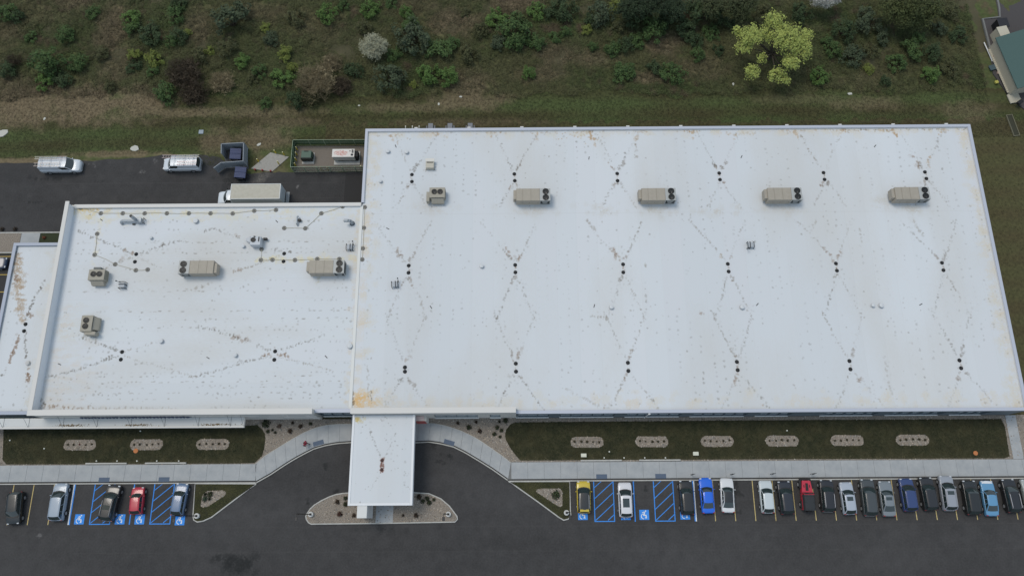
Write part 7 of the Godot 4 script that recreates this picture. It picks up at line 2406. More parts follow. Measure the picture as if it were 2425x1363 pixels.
func build_small_things() -> void:
	build_person(Vector3(-29.344, 0.14, -10.334), -1.9)
	var lids := [[Vector3(-53.362, 0.14, -9.546), 0.33, "orange round cover on left lawn by middle oval bed"], [Vector3(64.074, 0.14, -8.528), 0.31, "orange round cover at right end of right lawn"]]
	for l in lids:
		var g := G.new()
		g.lathe(Vector3.ZERO, [Vector2(l[1], 0.0), Vector2(l[1], 0.07), Vector2(l[1] * 0.85, 0.09), Vector2(0.0, 0.1)], 18)
		var o := part("round_cover", g, grained("terracotta", Color(0.42, 0.15, 0.05), Color(0.52, 0.2, 0.08), 0.1, 1.0), self)
		o.position = l[0]
		tag(o, l[2], "cover", "orange round covers")
	for i in 2:
		var q: Vector3 = [Vector3(9.439, 0.14, -8.535), Vector3(25.056, 0.14, -8.673)][i]
		var o := thing("utility_box", "%s pale square utility box on right lawn" % ["left", "right"][i], "utility box", q, 0.0, "pale utility boxes")
		var g := G.new()
		g.box(Vector3(0, 0.16, 0), Vector3(0.7, 0.36, 0.45), 0.03)
		part("box", g, mat(0.5, 0.5, 0.4), o)
		g = G.new()
		g.box(Vector3(0, 0.36, 0), Vector3(0.76, 0.05, 0.5), 0.015)
		part("lid", g, mat(0.6, 0.6, 0.5), o)
	# small white irrigation heads
	var dots := [Vector3(-71.364, 0.13, -11.114), Vector3(-66.323, 0.13, -9.944), Vector3(-53.096, 0.13, -12.298), Vector3(13.055, 0.13, -9.035), Vector3(38.182, 0.13, -11.799), Vector3(-58.676, 0.13, -8.188), Vector3(-55.775, 0.13, -8.171), Vector3(-52.994, 0.13, -8.155), Vector3(-50.213, 0.13, -8.138), Vector3(-47.137, 0.13, -8.120), Vector3(12.313, 0.13, -8.202), Vector3(15.079, 0.13, -8.185), Vector3(17.961, 0.13, -8.168), Vector3(20.843, 0.13, -8.151)]
	var dl := ["at left end of left lawn", "below left end of awning", "under awning above middle oval bed", "below first oval bed of right lawn", "above fourth oval bed of right lawn"]
	for i in dots.size():
		var o := thing("sprinkler_head", ("small white sprinkler head " + dl[i]) if i < 5 else ("%s small white sprinkler head from left along edge of %s lawn" % [nth(i - 5 if i < 10 else i - 10), "left" if i < 10 else "right"]), "sprinkler", dots[i], 0.0, "white sprinkler heads")
		var g := G.new()
		g.lathe(Vector3.ZERO, [Vector2(0.1, 0.0), Vector2(0.1, 0.09), Vector2(0.05, 0.13), Vector2(0.0, 0.14)], 10)
		part("head", g, mat(0.66, 0.66, 0.6), o)
	# lid and stones in the grass behind
	var g := G.new()
	g.box(Vector3(0, 0.06, 0), Vector3(0.75, 0.12, 0.7), 0.02)
	var o := part("drain_cover", g, mat(0.24, 0.29, 0.33, 0.6), self)
	o.position = Vector3(-49.956, 0.05, -59.471)
	tag(o, "square blue-grey cover in grass above left-facing van", "cover")
	var rocks := [[Vector3(-60.229, 0.05, -56.603), 0.85, "pale flat stone in verge between the vans"], [Vector3(-40.457, 0.05, -57.181), 0.45, "cream slab piece in grass right of dumpster enclosure"], [Vector3(-81.878, 0.05, -59.479), 1.1, "pale grey stone heap at left edge of grass"], [Vector3(-75.500, 0.05, -62.078), 0.3, "white scrap at left in straw"], [Vector3(-12.072, 0.06, -64.202), 0.3, "white scrap below middle of scrub"], [Vector3(-8.545, 0.06, -65.484), 0.3, "upper white scrap below middle of scrub"], [Vector3(35.738, 0.06, -67.424), 0.3, "white scrap left of lime tree's foot"], [Vector3(54.367, 0.06, -65.468), 0.42, "white scrap in mown strip below right scrub"], [Vector3(-24.951, 0.06, -64.007), 0.22, "small white scrap right of bare brown tree"]]
	for r in rocks:
		var st := thing("stone", r[2], "stone", r[0], rng.randf() * TAU, "stones and scraps in the grass")
		g = G.new()
		var poly := PackedVector2Array()
		for k in 9: poly.append(Vector2(cos(TAU * k / 9), sin(TAU * k / 9) * 0.6) * r[1] * rng.randf_range(0.7, 1.1))
		g.prism(poly, -0.1, 0.06 + 0.08 * r[1])
		part("slab", g, grained("pale stone", Color(0.38, 0.38, 0.34), Color(0.55, 0.54, 0.48), 0.1, 1.5), st)

# ---------------------------------------------------------------- the lot next door, top right
func build_neighbour_lot() -> void:
	var lot := G.new()
	lot.prism(pts([81.28, -85.64, 81.18, -81.43, 81.00, -79.77, 78.25, -79.38, 78.36, -73.27, 78.07, -68.90, 80.09, -64.21, 82.03, -62.13, 94.14, -59.15, 100.53, -86.30]), 0.0, 0.22)
	setting("gravel_lot", lot, grained("dark gravel", Color(0.040, 0.036, 0.037), Color(0.085, 0.078, 0.078), 0.25, 6.0))
	var kb := G.new()
	ring_strip(kb, pts([81.42, -85.64, 81.32, -81.43, 81.14, -79.77, 78.18, -79.38, 78.32, -73.43, 78.46, -71.67]), 0.28, 0.0, 0.35, false, 1.0)
	setting("kerb", kb, grained("old kerb", Color(0.13, 0.135, 0.13), Color(0.2, 0.2, 0.19), 0.1, 3.0))
	# house whose green roof runs out of the picture
	var hx := Vector2(78.780, -69.209)
	var o := thing("shed_building", "building with green roof and beige fascia at right edge", "building", Vector3(hx.x, 0.2, hx.y), 0.18)
	var g := G.new()
	g.span(Vector3(0.2, 0, -4.5), Vector3(9.8, 2.5, 4.4))
	part("wall", g, mat(0.42, 0.39, 0.31), o)
	for s in [-1.0, 1.0]:
		g = G.new()
		var a := [Vector3(0.0 if s < 0 else 5.0, 2.5 if s < 0 else 4.0, -4.8), Vector3(5.0 if s < 0 else 10.0, 4.0 if s < 0 else 2.5, -4.8), Vector3(5.0 if s < 0 else 10.0, 4.0 if s < 0 else 2.5, 4.7), Vector3(0.0 if s < 0 else 5.0, 2.5 if s < 0 else 4.0, 4.7)]
		g.quad(a[3], a[2], a[1], a[0])
		var b := []
		for q in a: b.append(q - Vector3(0, 0.12, 0))
		g.quad(b[0], b[1], b[2], b[3])
		for i in 4: g.quad(b[i], a[i], a[(i + 1) % 4], b[(i + 1) % 4])
		part("roof_slope", g, grained("green roof", Color(0.045, 0.09, 0.085), Color(0.075, 0.125, 0.115), 0.1, 3.0), o)
	g = G.new()
	g.tri(Vector3(0.2, 2.48, 4.41), Vector3(9.8, 2.48, 4.41), Vector3(5.0, 3.9, 4.41))
	part("gable", g, mat(0.42, 0.39, 0.31), o)
	# boardwalk along it
	var dk := thing("boardwalk", "beige plank deck along building at right edge", "deck", Vector3(Vector2(79.572, -69.412).x, 0.2, Vector2(79.572, -69.412).y), 0.19)
	var pm := G.new()
	pm.box(Vector3(0, 0.32, 0), Vector3(1.9, 0.08, 0.36), 0.01)
	var pmm := pm.mesh()
	for k in 22: part_mesh("plank", pmm, mat(0.40, 0.37, 0.29, 0.85), dk, Transform3D(Basis.IDENTITY, Vector3(0, 0, -3.9 + k * 0.375)))
	g = G.new()
	for z in [-3.6, 0.0, 3.6]:
		for x in [-0.8, 0.8]: g.box(Vector3(x, 0.15, z), Vector3(0.14, 0.3, 0.14))
	part("footing", g, mat(0.2, 0.18, 0.14), dk)
	g = G.new()
	g.span(Vector3(-1.0, 0.0, 4.4), Vector3(0.9, 0.2, 6.0), 0.02)
	part("step", g, mat(0.42, 0.39, 0.31), dk)
	# beige storage cupboard and black one
	var cb := Vector2(79.915, -75.202)
	o = thing("storage_cabinet", "beige plastic storage cabinet at kerb of side lot", "cabinet", Vector3(cb.x, 0.2, cb.y), 0.2)
	g = G.new()
	g.span(Vector3(-0.8, 0, -1.2), Vector3(0.8, 1.9, 1.2), 0.04)
	part("body", g, mat(0.43, 0.40, 0.31), o)
	g = G.new()
	g.span(Vector3(-0.86, 1.9, -1.26), Vector3(0.86, 2.02, 1.26), 0.03)
	part("lid", g, mat(0.47, 0.44, 0.35), o)
	var kc := Vector2(80.460, -76.579)
	kc = Vector2(80.307, -77.234)
	o = thing("waste_container", "black waste container in corner of side lot", "container", Vector3(kc.x, 0.2, kc.y), 0.1)
	g = G.new()
	g.span(Vector3(-0.8, 0.1, -0.9), Vector3(0.8, 1.7, 0.7), 0.05)
	part("bin", g, mat(0.008, 0.008, 0.010, 0.6), o)
	g = G.new()
	g.span(Vector3(-0.86, 1.7, -0.96), Vector3(0.86, 1.8, 0.76), 0.03)
	part("lid", g, mat(0.012, 0.012, 0.016, 0.6), o)
	g = G.new()
	g.box(Vector3(0.25, 1.2, 0.74), Vector3(0.5, 0.3, 0.04))
	part("label_plate", g, mat(0.4, 0.38, 0.35), o)
	# heaped household things beside the deck
	var hp := [[Vector2(79.083, -71.926), Vector3(1.2, 0.5, 0.5), [0.18, 0.015, 0.02], "low red bin beside beige cabinet", "red_bin"], [Vector2(79.265, -70.732), Vector3(0.9, 0.9, 1.0), [0.13, 0.16, 0.24], "blue-grey tub beside the deck", "storage_tub"], [Vector2(78.153, -69.951), Vector3(1.3, 0.35, 0.9), [0.045, 0.075, 0.085], "dark teal tarpaulin bundle beside the deck", "bundle"], [Vector2(78.172, -67.204), Vector3(0.55, 0.4, 0.5), [0.36, 0.33, 0.07], "yellow watering can beside deck end", "yellow_can"], [Vector2(78.845, -68.920), Vector3(0.5, 0.4, 0.4), [0.36, 0.25, 0.2], "pinkish pot beside the deck", "plant_pot"]]
	for q in hp:
		o = thing(q[4], q[3], "container", Vector3(q[0].x, 0.15, q[0].y), 0.3, "things heaped by the deck")
		g = G.new()
		var w: Vector3 = q[1]
		g.span(Vector3(-w.x * 0.45, 0, -w.z * 0.45), Vector3(w.x * 0.45, w.y * 0.85, w.z * 0.45), 0.08)
		part("body", g, mat(q[2][0], q[2][1], q[2][2], 0.7), o)
		g = G.new()
		g.span(Vector3(-w.x * 0.5, w.y * 0.85, -w.z * 0.5), Vector3(w.x * 0.5, w.y, w.z * 0.5), 0.05)
		part("rim", g, mat(q[2][0] * 1.15, q[2][1] * 1.15, q[2][2] * 1.15, 0.7), o)
	var pp := Vector2(77.996, -72.735)
	g = G.new()
	g.tube(Vector3(-0.35, 0.3, -2.0), Vector3(0.35, 0.3, 1.6), 0.09, 0.09, 8)
	o = part("white_pipe", g, mat(0.66, 0.66, 0.66, 0.5), self)
	o.position = Vector3(pp.x, 0, pp.y)
	tag(o, "white pipe lying along kerb of side lot", "pipe")
	# empty raised bed in the grass
	var rb := Vector2(79.421, -59.502)
	o = thing("raised_bed", "long empty raised bed frame in grass right of the roof", "planter", Vector3(rb.x, 0.06, rb.y), 0.13)
	for s in [-1.0, 1.0]:
		g = G.new()
		g.span(Vector3(0.47 * s - 0.04, 0, -1.9), Vector3(0.47 * s + 0.04, 0.22, 1.9))
		part("side_board", g, mat(0.16, 0.15, 0.10), o)
		g = G.new()
		g.span(Vector3(-0.43, 0, 1.86 * s - 0.04), Vector3(0.43, 0.22, 1.86 * s + 0.04))
		part("end_board", g, mat(0.16, 0.15, 0.10), o)
	g = G.new()
	g.span(Vector3(-0.43, 0, -1.82), Vector3(0.43, 0.12, 1.82))
	part("soil", g, mat(0.03, 0.03, 0.015), o)
	# black grill beyond the house corner
	var bq := Vector2(80.776, -63.183)
	o = thing("grill", "black covered grill at corner of green-roofed building", "grill", Vector3(bq.x, 0.2, bq.y), 0.6)
	g = G.new()
	g.span(Vector3(-0.45, 0.45, -0.3), Vector3(0.45, 1.05, 0.3), 0.12)
	part("hood", g, mat(0.008, 0.008, 0.009, 0.5), o)
	g = G.new()
	for x in [-0.35, 0.35]:
		for z in [-0.22, 0.22]: g.tube(Vector3(x, 0, z), Vector3(x, 0.5, z), 0.025, 0.025, 6)
	part("leg", g, mat(0.1, 0.1, 0.1), o)


# ---------------------------------------------------------------- scrub, shrubs and trees
const LEAF := {
	"dark": Color(0.034, 0.058, 0.018), "mid": Color(0.055, 0.098, 0.024), "bright": Color(0.078, 0.140, 0.028), "lime": Color(0.155, 0.185, 0.036),
	"olive": Color(0.070, 0.074, 0.027), "brown": Color(0.066, 0.048, 0.028), "tan": Color(0.24, 0.195, 0.11), "grey": Color(0.052, 0.072, 0.034)}
const WORDS := {"dark": "dark green", "mid": "mid green", "bright": "fresh green", "lime": "yellow-green", "olive": "olive", "brown": "brown", "tan": "tan", "grey": "grey-green"}
func tinted(key: String, c: Color) -> StandardMaterial3D:
	if mats.has("tint " + key): return mats["tint " + key]
	var m := StandardMaterial3D.new()
	m.vertex_color_use_as_albedo = true
	m.albedo_color = c.linear_to_srgb()
	m.roughness = 0.85
	m.cull_mode = BaseMaterial3D.CULL_DISABLED
	m.backlight_enabled = true
	m.backlight = Color(c.r * 0.5, c.g * 0.5, c.b * 0.4)
	mats["tint " + key] = m
	return m
func leaf(g: G, r: RandomNumberGenerator, p: Vector3, size: float, out: Vector3) -> void:
	var n := (out * 0.6 + Vector3.UP * 0.8 + Vector3(r.randfn(0, 0.6), r.randfn(0, 0.4), r.randfn(0, 0.6))).normalized()
	var a := n.cross(Vector3(r.randf() - 0.5, r.randf() - 0.5, r.randf() - 0.5)).normalized()
	var b := n.cross(a)
	var w := size * r.randf_range(0.35, 0.6)
	g.quad(p - a * size, p - b * w, p + a * size, p + b * w)
func bush_mesh(sd: int) -> ArrayMesh:
	# a shrub of unit radius: leafy clumps on a lumpy dome, with gaps between
	var r := RandomNumberGenerator.new()
	r.seed = sd
	var g := G.new()
	g.use_col = true
	for k in 34:
		var a := r.randf() * TAU
		var el := acos(r.randf_range(0.05, 1.0))
		var rr := r.randf_range(0.5, 0.92)
		var c := Vector3(cos(a) * sin(el) * rr, 0.25 + cos(el) * rr * 0.95, sin(a) * sin(el) * rr)
		var cr := r.randf_range(0.13, 0.30)
		var tone := r.randf_range(0.7, 1.3)
		for i in 34:
			var d := Vector3(r.randfn(0, 1), r.randfn(0, 1), r.randfn(0, 1)).normalized()
			var q := c + d * cr * pow(r.randf(), 0.4)
			var v := tone * r.randf_range(0.7, 1.3)
			var y := r.randf_range(-0.12, 0.12)
			g.col = Color(v * (1.0 + y), v, v * (1.0 - y))
			leaf(g, r, q, r.randf_range(0.05, 0.095), (q - Vector3(0, 0.3, 0)).normalized())
	return g.mesh()
func twig_mesh(sd: int, leafy: float) -> ArrayMesh:
	# a bare, twiggy shrub of unit radius
	var r := RandomNumberGenerator.new()
	r.seed = sd
	var g := G.new()
	g.use_col = true
	for k in 46:
		var a := r.randf() * TAU
		var el := acos(r.randf_range(0.1, 1.0))
		var tip := Vector3(cos(a) * sin(el), 0.1 + cos(el) * 1.05, sin(a) * sin(el)) * r.randf_range(0.7, 1.0)
		var mid := tip * 0.45 + Vector3(0, 0.15, 0)
		var v := r.randf_range(0.6, 1.25)
		g.col = Color(v, v, v)
		g.tube(Vector3(r.randfn(0, 0.05), 0, r.randfn(0, 0.05)), mid, 0.018, 0.012, 4, false)
		g.tube(mid, tip, 0.012, 0.005, 4, false)
		for i in 11:
			var s := mid.lerp(tip, r.randf_range(0.0, 1.0))
			var e := s + Vector3(r.randfn(0, 0.16), absf(r.randfn(0, 0.14)), r.randfn(0, 0.16))
			g.tube(s, e, 0.008, 0.004, 3, false)
			for j in 2:
				var s2 := s.lerp(e, r.randf_range(0.3, 1.0))
				g.tube(s2, s2 + Vector3(r.randfn(0, 0.09), absf(r.randfn(0, 0.08)), r.randfn(0, 0.09)), 0.006, 0.003, 3, false)
			if r.randf() < leafy:
				for j in 5: leaf(g, r, e + Vector3(r.randfn(0, 0.04), r.randfn(0, 0.03), r.randfn(0, 0.04)), 0.045, tip)
	return g.mesh()
func big_tree(called: String, label: String, at: Vector3, lobes: Array, c: Color, sprigs: int, leaf_size: float, trunk_r: float, key: String, bark: Color, droop := 0.1) -> void:
	# lobes: world centre and radius of every leafy mass of the crown
	var r := RandomNumberGenerator.new()
	r.seed = label.hash()
	var o := thing(called, label, "tree", at)
	var t := G.new()
	var fork := Vector3(0, 1.4, 0)
	t.tube(Vector3(0, -0.1, 0), fork, trunk_r, trunk_r * 0.75, 10)
	var g := G.new()
	g.use_col = true
	for l in lobes:
		var c0: Vector3 = l[0] - at
		var bend := fork.lerp(c0, 0.5) + Vector3(r.randfn(0, 0.2), 0.3, r.randfn(0, 0.2))
		t.tube(fork, bend, trunk_r * 0.5, trunk_r * 0.32, 7)
		t.tube(bend, c0, trunk_r * 0.32, trunk_r * 0.16, 7)
		var n := int(sprigs * l[1] * l[1])
		for k in n:
			var d := Vector3(r.randfn(0, 1), r.randfn(0, 0.7) + 0.25, r.randfn(0, 1)).normalized()
			var s: Vector3 = c0 + d * l[1] * r.randf_range(0.15, 0.6)
			var e: Vector3 = c0 + d * l[1] * r.randf_range(0.75, 1.12) - Vector3(0, droop * l[1], 0)
			if k % 3 == 0: t.tube(c0 + (s - c0) * 0.3, e, 0.02, 0.008, 4, false)
			var tone := r.randf_range(0.75, 1.25)
			for i in 15:
				var q: Vector3 = s.lerp(e, (i + r.randf()) / 15.0) + Vector3(r.randfn(0, 1), r.randfn(0, 0.7), r.randfn(0, 1)) * leaf_size * 1.3
				var v := tone * r.randf_range(0.75, 1.25)
				var y := r.randf_range(-0.1, 0.1)
				g.col = Color(v * (1 + y), v, v * (1 - y))
				leaf(g, r, q, leaf_size * r.randf_range(0.7, 1.2), d)
	part("trunk", t, mat(bark.r, bark.g, bark.b, 0.95), o)
	part("crown", g, tinted(key, c), o)

func build_scrub() -> void:
	var bl := [
		[[-84.69, -81.35, 2.08, "mid"], [-82.97, -80.84, 1.49, "dark"], [-74.20, -77.03, 1.99, "mid"], [-80.27, -77.21, 1.16, "mid"], [-70.47, -81.71, 1.49, "mid"], [-63.58, -80.29, 1.99, "bright"], [-63.33, -78.17, 1.66, "mid"], [-60.23, -77.21, 2.32, "dark"], [-56.43, -80.96, 1.99, "mid"], [-55.43, -77.03, 1.83, "dark"], [-54.17, -77.88, 0.83, "lime"], [-56.43, -75.84, 1.49, "mid"], [-46.71, -79.37, 3.49, "grey"], [-56.33, -83.41, 1.49, "dark"], [-75.76, -71.41, 3.15, "mid"], [-76.08, -68.31, 1.83, "bright"], [-73.56, -68.75, 1.83, "dark"], [-71.28, -71.95, 1.99, "mid"], [-67.95, -73.68, 1.66, "olive"], [-62.37, -73.28, 1.41, "lime"], [-62.27, -71.33, 1.49, "dark"], [-58.82, -72.44, 1.74, "lime"], [-58.97, -70.43, 1.33, "mid"], [-82.66, -70.56, 1.99, "dark"], [-81.85, -72.30, 1.49, "brown"], [-65.55, -67.51, 1.16, "olive"], [-55.98, -65.96, 2.16, "mid"], [-44.43, -72.20, 1.49, "bright"], [-41.40, -70.03, 1.49, "mid"], [-42.49, -68.79, 1.33, "olive"], [-37.46, -73.40, 1.66, "lime"], [-50.12, -74.18, 1.00, "lime"], [-37.68, -68.74, 1.99, "bright"], [-35.96, -70.70, 1.16, "lime"], [-35.05, -64.77, 1.99, "dark"], [-39.95, -64.20, 1.33, "mid"], [-31.08, -80.79, 2.16, "bright"], [-28.47, -82.70, 1.25, "mid"], [-41.30, -78.64, 1.16, "lime"], [-40.00, -76.40, 1.66, "grey"], [-36.07, -79.95, 1.83, "olive"], [-46.71, -74.36, 1.83, "olive"], [-51.44, -72.89, 1.66, "olive"]],
		[[-23.94, -81.97, 1.99, "bright"], [-20.48, -83.16, 1.33, "mid"], [-18.01, -81.38, 1.33, "bright"], [-17.14, -78.81, 2.08, "mid"], [-16.64, -75.35, 3.82, "grey"], [-19.35, -73.08, 1.49, "mid"], [-12.25, -73.54, 2.49, "mid"], [-10.08, -75.25, 1.33, "mid"], [-19.66, -68.09, 2.99, "grey"], [-25.91, -70.04, 1.83, "dark"], [-13.59, -69.14, 2.32, "bright"], [-10.34, -68.80, 1.83, "bright"], [-16.20, -67.46, 0.83, "lime"], [-7.18, -72.80, 1.83, "olive"], [-2.78, -80.03, 1.99, "bright"], [-5.36, -77.45, 1.66, "olive"], [0.28, -76.75, 3.15, "mid"], [0.55, -75.04, 1.99, "mid"], [3.79, -75.01, 1.99, "mid"], [4.10, -81.12, 1.99, "bright"], [6.27, -80.55, 1.49, "dark"], [8.62, -81.02, 2.66, "dark"], [12.24, -77.60, 1.08, "lime"], [7.10, -76.30, 1.33, "mid"], [8.80, -77.35, 1.16, "mid"], [13.16, -74.55, 1.16, "mid"], [2.56, -69.28, 1.41, "bright"], [14.64, -80.21, 2.82, "grey"], [17.52, -82.35, 1.49, "lime"], [20.51, -79.97, 3.15, "dark"], [22.96, -76.97, 2.66, "mid"], [17.51, -78.13, 1.66, "olive"], [16.41, -73.70, 1.66, "mid"], [18.50, -74.47, 1.83, "dark"], [20.22, -75.35, 1.66, "mid"], [18.00, -69.17, 2.16, "mid"], [22.95, -70.15, 1.66, "dark"], [25.82, -68.93, 2.49, "mid"], [-24.81, -78.38, 1.49, "olive"], [-8.08, -81.30, 1.16, "olive"], [-2.43, -74.84, 1.66, "grey"]],
		[[30.21, -72.54, 1.49, "mid"], [32.80, -76.85, 1.66, "mid"], [28.55, -77.49, 2.49, "dark"], [31.45, -80.09, 3.32, "dark"], [41.83, -80.94, 1.66, "olive"], [41.03, -79.16, 1.33, "olive"], [58.55, -78.34, 2.49, "grey"], [54.31, -76.68, 2.49, "dark"], [51.59, -74.91, 1.33, "mid"], [52.22, -73.05, 1.66, "mid"], [55.15, -71.88, 2.32, "grey"], [58.81, -73.07, 1.49, "olive"], [57.86, -69.72, 1.25, "lime"], [64.87, -72.99, 2.16, "mid"], [66.66, -75.24, 1.49, "mid"], [68.30, -72.25, 1.99, "dark"], [62.59, -70.73, 1.83, "mid"], [67.54, -68.56, 1.83, "bright"], [49.52, -68.34, 1.83, "bright"], [70.93, -69.31, 1.83, "olive"], [73.40, -75.90, 1.66, "dark"], [33.65, -73.48, 1.16, "dark"], [72.34, -80.45, 1.99, "olive"], [60.61, -75.86, 1.66, "grey"], [26.20, -80.62, 2.49, "dark"], [24.79, -78.64, 1.66, "dark"], [12.96, -79.57, 1.66, "dark"], [35.20, -78.44, 1.83, "dark"], [30.15, -75.42, 1.49, "dark"], [60.20, -67.39, 1.16, "dark"], [47.85, -79.87, 1.99, "dark"], [70.55, -77.38, 1.66, "grey"]]]
	var land := [["lime green tree", Vector2(42.041, -72.559)], ["white blossoming tree", Vector2(-22.692, -73.940)], ["bare tan tree", Vector2(-31.465, -67.581)], ["dark brown thicket", Vector2(-52.663, -68.471)], ["top left corner", Vector2(-85.486, -83.972)], ["side lot at right", Vector2(77.914, -75.768)], ["top edge's white tree", Vector2(51.656, -81.752)], ["dumpster enclosure", Vector2(-44.684, -56.647)], ["willow at top right", Vector2(65.231, -79.537)], ["lone bright shrub above roof", Vector2(2.558, -69.317)]]
	var all := []
	for a in bl: all.append_array(a)
	var protos := []
	for k in 6: protos.append(bush_mesh(100 + k))
	var twigs := [twig_mesh(201, 0.0), twig_mesh(202, 0.25)]
	var stem := G.new()
	for k in 6:
		var a := TAU * k / 6
		stem.tube(Vector3(0, -0.05, 0), Vector3(cos(a) * 0.4, 0.6, sin(a) * 0.4), 0.035, 0.015, 5)
	var stem_m := stem.mesh()
	var counts := {}
	for b in all:
		var best := 0
		var p := Vector2(b[0], b[1])
		for k in land.size():
			if p.distance_to(land[k][1]) < p.distance_to(land[best][1]): best = k
		var d: Vector2 = p - land[best][1]
		var w := "left" if absf(d.x) > absf(d.y) * 2.0 and d.x < 0 else ("right" if absf(d.x) > absf(d.y) * 2.0 else ("above" if d.y < 0 else "below"))
		if absf(d.x) <= absf(d.y) * 2.0 and absf(d.x) > absf(d.y) * 0.5: w += " left" if d.x < 0 else " right"
		b.append(best); b.append(w); b.append(d.length())
	all.sort_custom(func(x, y): return x[6] < y[6])
	var dirs := {"left": "left of", "right": "right of", "above": "above", "below": "below", "above left": "above left of", "above right": "above right of", "below left": "below left of", "below right": "below right of"}
	for b in all:
		var key: String = b[3]
		var id := "%s %d %s" % [key, b[4], b[5]]
		counts[id] = counts.get(id, -1) + 1
		var rank: String = ["nearest", "second nearest", "third nearest", "fourth nearest", "fifth nearest", "sixth nearest", "seventh nearest", "eighth nearest"][min(counts[id], 7)]
		var label := "%s shrub, %s such %s the %s" % [WORDS[key], rank, dirs[b[5]], land[b[4]][0]]
		if land[b[4]][0] == "lone bright shrub above roof" and b[6] < 0.5: label = "lone round fresh green shrub above middle of roof"
		var rad: float = b[2]
		var o := thing("shrub", label, "shrub", Vector3(b[0], field_y(b[0], b[1]), b[1]), rng.randf() * TAU, "shrubs of the scrub")
		var me: Mesh = protos[rng.randi() % 6]
		if key == "brown": me = twigs[rng.randi() % 2]
		var sc := Vector3(rad * rng.randf_range(0.9, 1.15), rad * rng.randf_range(0.75, 1.15), rad * rng.randf_range(0.9, 1.15))
		part_mesh("crown", me, tinted(key, LEAF[key]), o, Transform3D(Basis.from_scale(sc), Vector3.ZERO))
		part_mesh("stem", stem_m, mat(0.05, 0.038, 0.026), o, Transform3D(Basis.from_scale(Vector3.ONE * rad), Vector3.ZERO))
	# twiggy thickets and the bare tree
	var th := [[Vector2(-53.487, -69.647), 3.4, "brown", 1, "dark brown leafless thicket left of centre of scrub"], [Vector2(-51.563, -66.068), 2.8, "brown", 0, "lower part of dark brown thicket, nearest the grass"], [Vector2(-31.743, -67.574), 3.9, "tan", 0, "wide bare tan tree above slatted fence"], [Vector2(-29.770, -71.447), 2.0, "tan", 1, "yellowish budding top beside bare tan tree"], [Vector2(-32.994, -65.439), 2.4, "olive", 1, "olive undergrowth at foot of bare tan tree"], [Vector2(-47.228, -68.041), 2.4, "tan", 1, "pale tan shrub between brown thicket and bare tree"], [Vector2(-27.961, -67.203), 2.2, "brown", 1, "brown twiggy bush right of bare tan tree"]]
	for t in th:
		var o := thing("bare_shrub", t[4], "shrub", Vector3(t[0].x, field_y(t[0].x, t[0].y), t[0].y), rng.randf() * TAU, "leafless shrubs")
		for k in 3:
			var a := TAU * k / 3 + 0.5
			var rr: float = t[1] * 0.32
			part_mesh("branches", twigs[(t[3] + k) % 2], tinted(t[2], LEAF[t[2]]), o, Transform3D(Basis(Vector3.UP, a * 2.0).scaled(Vector3(t[1], t[1] * 0.95, t[1]) * 0.78), Vector3(cos(a) * rr, 0, sin(a) * rr)))
		part_mesh("stem", stem_m, mat(0.045, 0.034, 0.024), o, Transform3D(Basis.from_scale(Vector3.ONE * t[1] * 0.6), Vector3.ZERO))
	# trees
	big_tree("lime_tree", "tall lime green tree with gaps in its crown", Vector3(42.029, 0.1, -72.004), [[Vector3(37.287, 6, -72.516), 1.9], [Vector3(41.255, 6.2, -74.971), 1.7], [Vector3(42.842, 6.8, -71.432), 2.5], [Vector3(45.111, 5.5, -70.026), 1.8], [Vector3(36.392, 5, -71.222), 1.3], [Vector3(46.340, 5.2, -72.769), 1.2], [Vector3(43.433, 4.8, -68.226), 1.5], [Vector3(37.689, 3.8, -67.258), 1.3], [Vector3(41.437, 3.6, -66.896), 1.2], [Vector3(40.060, 5.2, -73.217), 1.3], [Vector3(42.910, 3, -66.352), 1.0], [Vector3(39.534, 3.8, -69.697), 0.8], [Vector3(35.722, 5, -74.026), 0.9]], Color(0.37, 0.42, 0.105), 26, 0.15, 0.28, "limetree", Color(0.06, 0.05, 0.035))
	big_tree("blossom_tree", "round tree in white blossom in the scrub", Vector3(-22.808, 0.1, -73.565), [[Vector3(-22.725, 3, -74.115), 1.45], [Vector3(-23.860, 2.6, -73.454), 1.2], [Vector3(-21.384, 2.7, -73.520), 1.3], [Vector3(-22.571, 2.3, -72.541), 1.35], [Vector3(-23.652, 2, -72.518), 0.9]], Color(0.36, 0.36, 0.25), 70, 0.09, 0.12, "blossom", Color(0.05, 0.04, 0.03))
	big_tree("blossom_tree", "white blossoming tree cut by the top edge", Vector3(52.515, 0.1, -82.128), [[Vector3(49.727, 3.4, -81.174), 1.3], [Vector3(51.272, 3.8, -81.010), 1.6], [Vector3(52.867, 3.4, -81.471), 1.3], [Vector3(51.293, 2.8, -80.807), 1.0]], Color(0.42, 0.42, 0.38), 70, 0.09, 0.12, "blossom two", Color(0.05, 0.04, 0.03))
	big_tree("willow_tree", "broad olive willow at top right of scrub", Vector3(66.955, 0.1, -79.491), [[Vector3(61.348, 5, -78.847), 2.4], [Vector3(63.863, 6, -78.686), 2.8], [Vector3(67.033, 5, -78.471), 2.3], [Vector3(63.268, 4, -77.187), 1.9], [Vector3(66.180, 3.6, -77.138), 1.7]], Color(0.070, 0.085, 0.024), 34, 0.17, 0.3, "willow", Color(0.05, 0.04, 0.03), 0.35)
	big_tree("dark_tree", "dark green tree at top edge right of centre", Vector3(23.018, 0.1, -80.744), [[Vector3(20.395, 5, -79.087), 2.2], [Vector3(23.356, 5.5, -79.072), 2.4], [Vector3(26.228, 4.5, -78.611), 2.0], [Vector3(18.157, 4, -79.070), 1.7]], Color(0.022, 0.040, 0.014), 38, 0.15, 0.25, "darktree", Color(0.05, 0.04, 0.03))
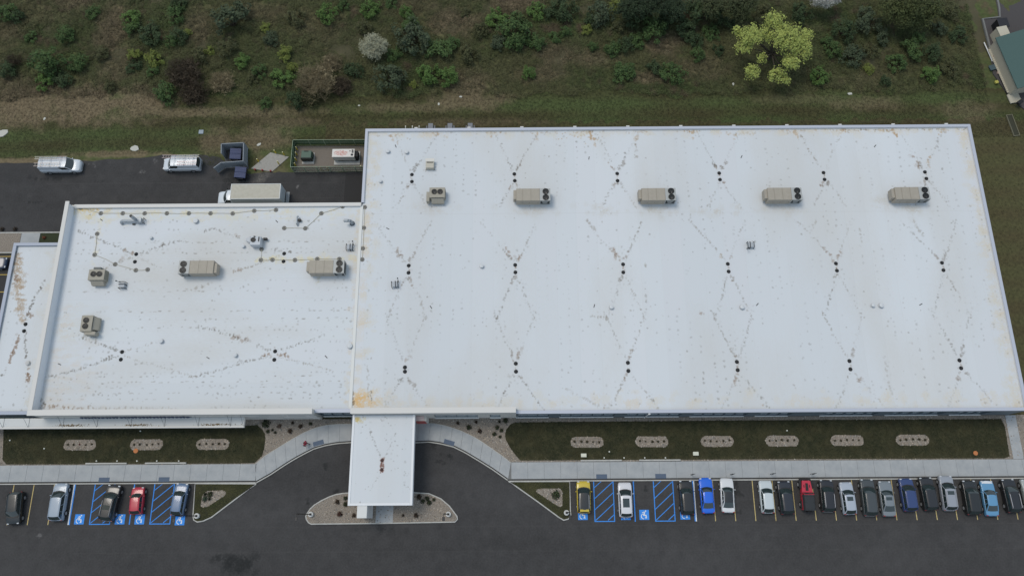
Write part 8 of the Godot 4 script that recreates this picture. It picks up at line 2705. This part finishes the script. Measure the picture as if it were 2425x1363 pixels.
	big_tree("olive_tree", "olive green tree at top edge left of lime tree", Vector3(37.989, 0.1, -80.600), [[Vector3(35.485, 4.5, -79.486), 1.9], [Vector3(37.788, 4.8, -79.553), 2.0], [Vector3(32.409, 4.5, -79.355), 2.0], [Vector3(37.034, 3.5, -78.459), 1.4]], Color(0.055, 0.068, 0.024), 38, 0.15, 0.22, "olivetree", Color(0.05, 0.04, 0.03), 0.25)
	# ---- grasses
	var xs := []
	var cols := PackedColorArray()
	for k in 150000:
		var x := rng.randf_range(-100, 92)
		var z := rng.randf_range(-96, -62.0)
		if x > 76.5 and z > -95 and x > 76.0 + (z + 68.0) * 0.02: continue
		var mown := z > -66.0 + noise2.get_noise_2d(x * 0.3, 3.0) * 2.0
		var c := field_colour(x, z)
		var v := rng.randf_range(0.65, 1.5)
		cols.append(c * v)
		var s := rng.randf_range(0.7, 1.5) * (0.34 if mown else 0.85 + 0.5 * noise2.get_noise_2d(x * 0.5, z * 0.5))
		xs.append(Transform3D(rand_basis(s, 0.8), Vector3(x, field_y(x, z) - 0.01, z)))
	scatter("field_grass", "rough grass and dead straw of the field", "grass", tuft_mesh(7, 0.42, 0.42, 0.026, 8), leaf_mat(), xs, cols)
	xs = []; cols = PackedColorArray()
	for k in 46000:
		var x := rng.randf_range(-92, -23)
		var z := rng.randf_range(-62.0, -53.0)
		if k % 2: 
			x = rng.randf_range(-23, 92); z = rng.randf_range(-62.0, -57.5)
		if k % 9 == 0:
			x = rng.randf_range(70.0, 90.0); z = rng.randf_range(-66, -14)
		if x > 78 and z < -66: continue
		if x < -23:
			# keep off the lane, the slab and the pen
			var lane := -53.5
			if x < -50: lane = lerpf(-55.6, -54.7, clampf((-50 - x) / 30.0, 0, 1))
			else: lane = -53.2
			if z > lane - 0.35: continue
			if x > -46.5 and x < -41.5 and z > -56.8: continue
			if x > -40.5 and x < -34.0 and z > -55.9: continue
			if x > -34.5 and z > -58.0: continue
		var c := field_colour(x, z)
		cols.append(c * rng.randf_range(0.7, 1.4))
		xs.append(Transform3D(rand_basis(rng.randf_range(0.6, 1.3) * 0.42, 0.7), Vector3(x, 0.045, z)))
	scatter("mown_grass", "mown grass along back and right side of building", "grass", tuft_mesh(7, 0.3, 0.4, 0.03, 12), leaf_mat(), xs, cols)
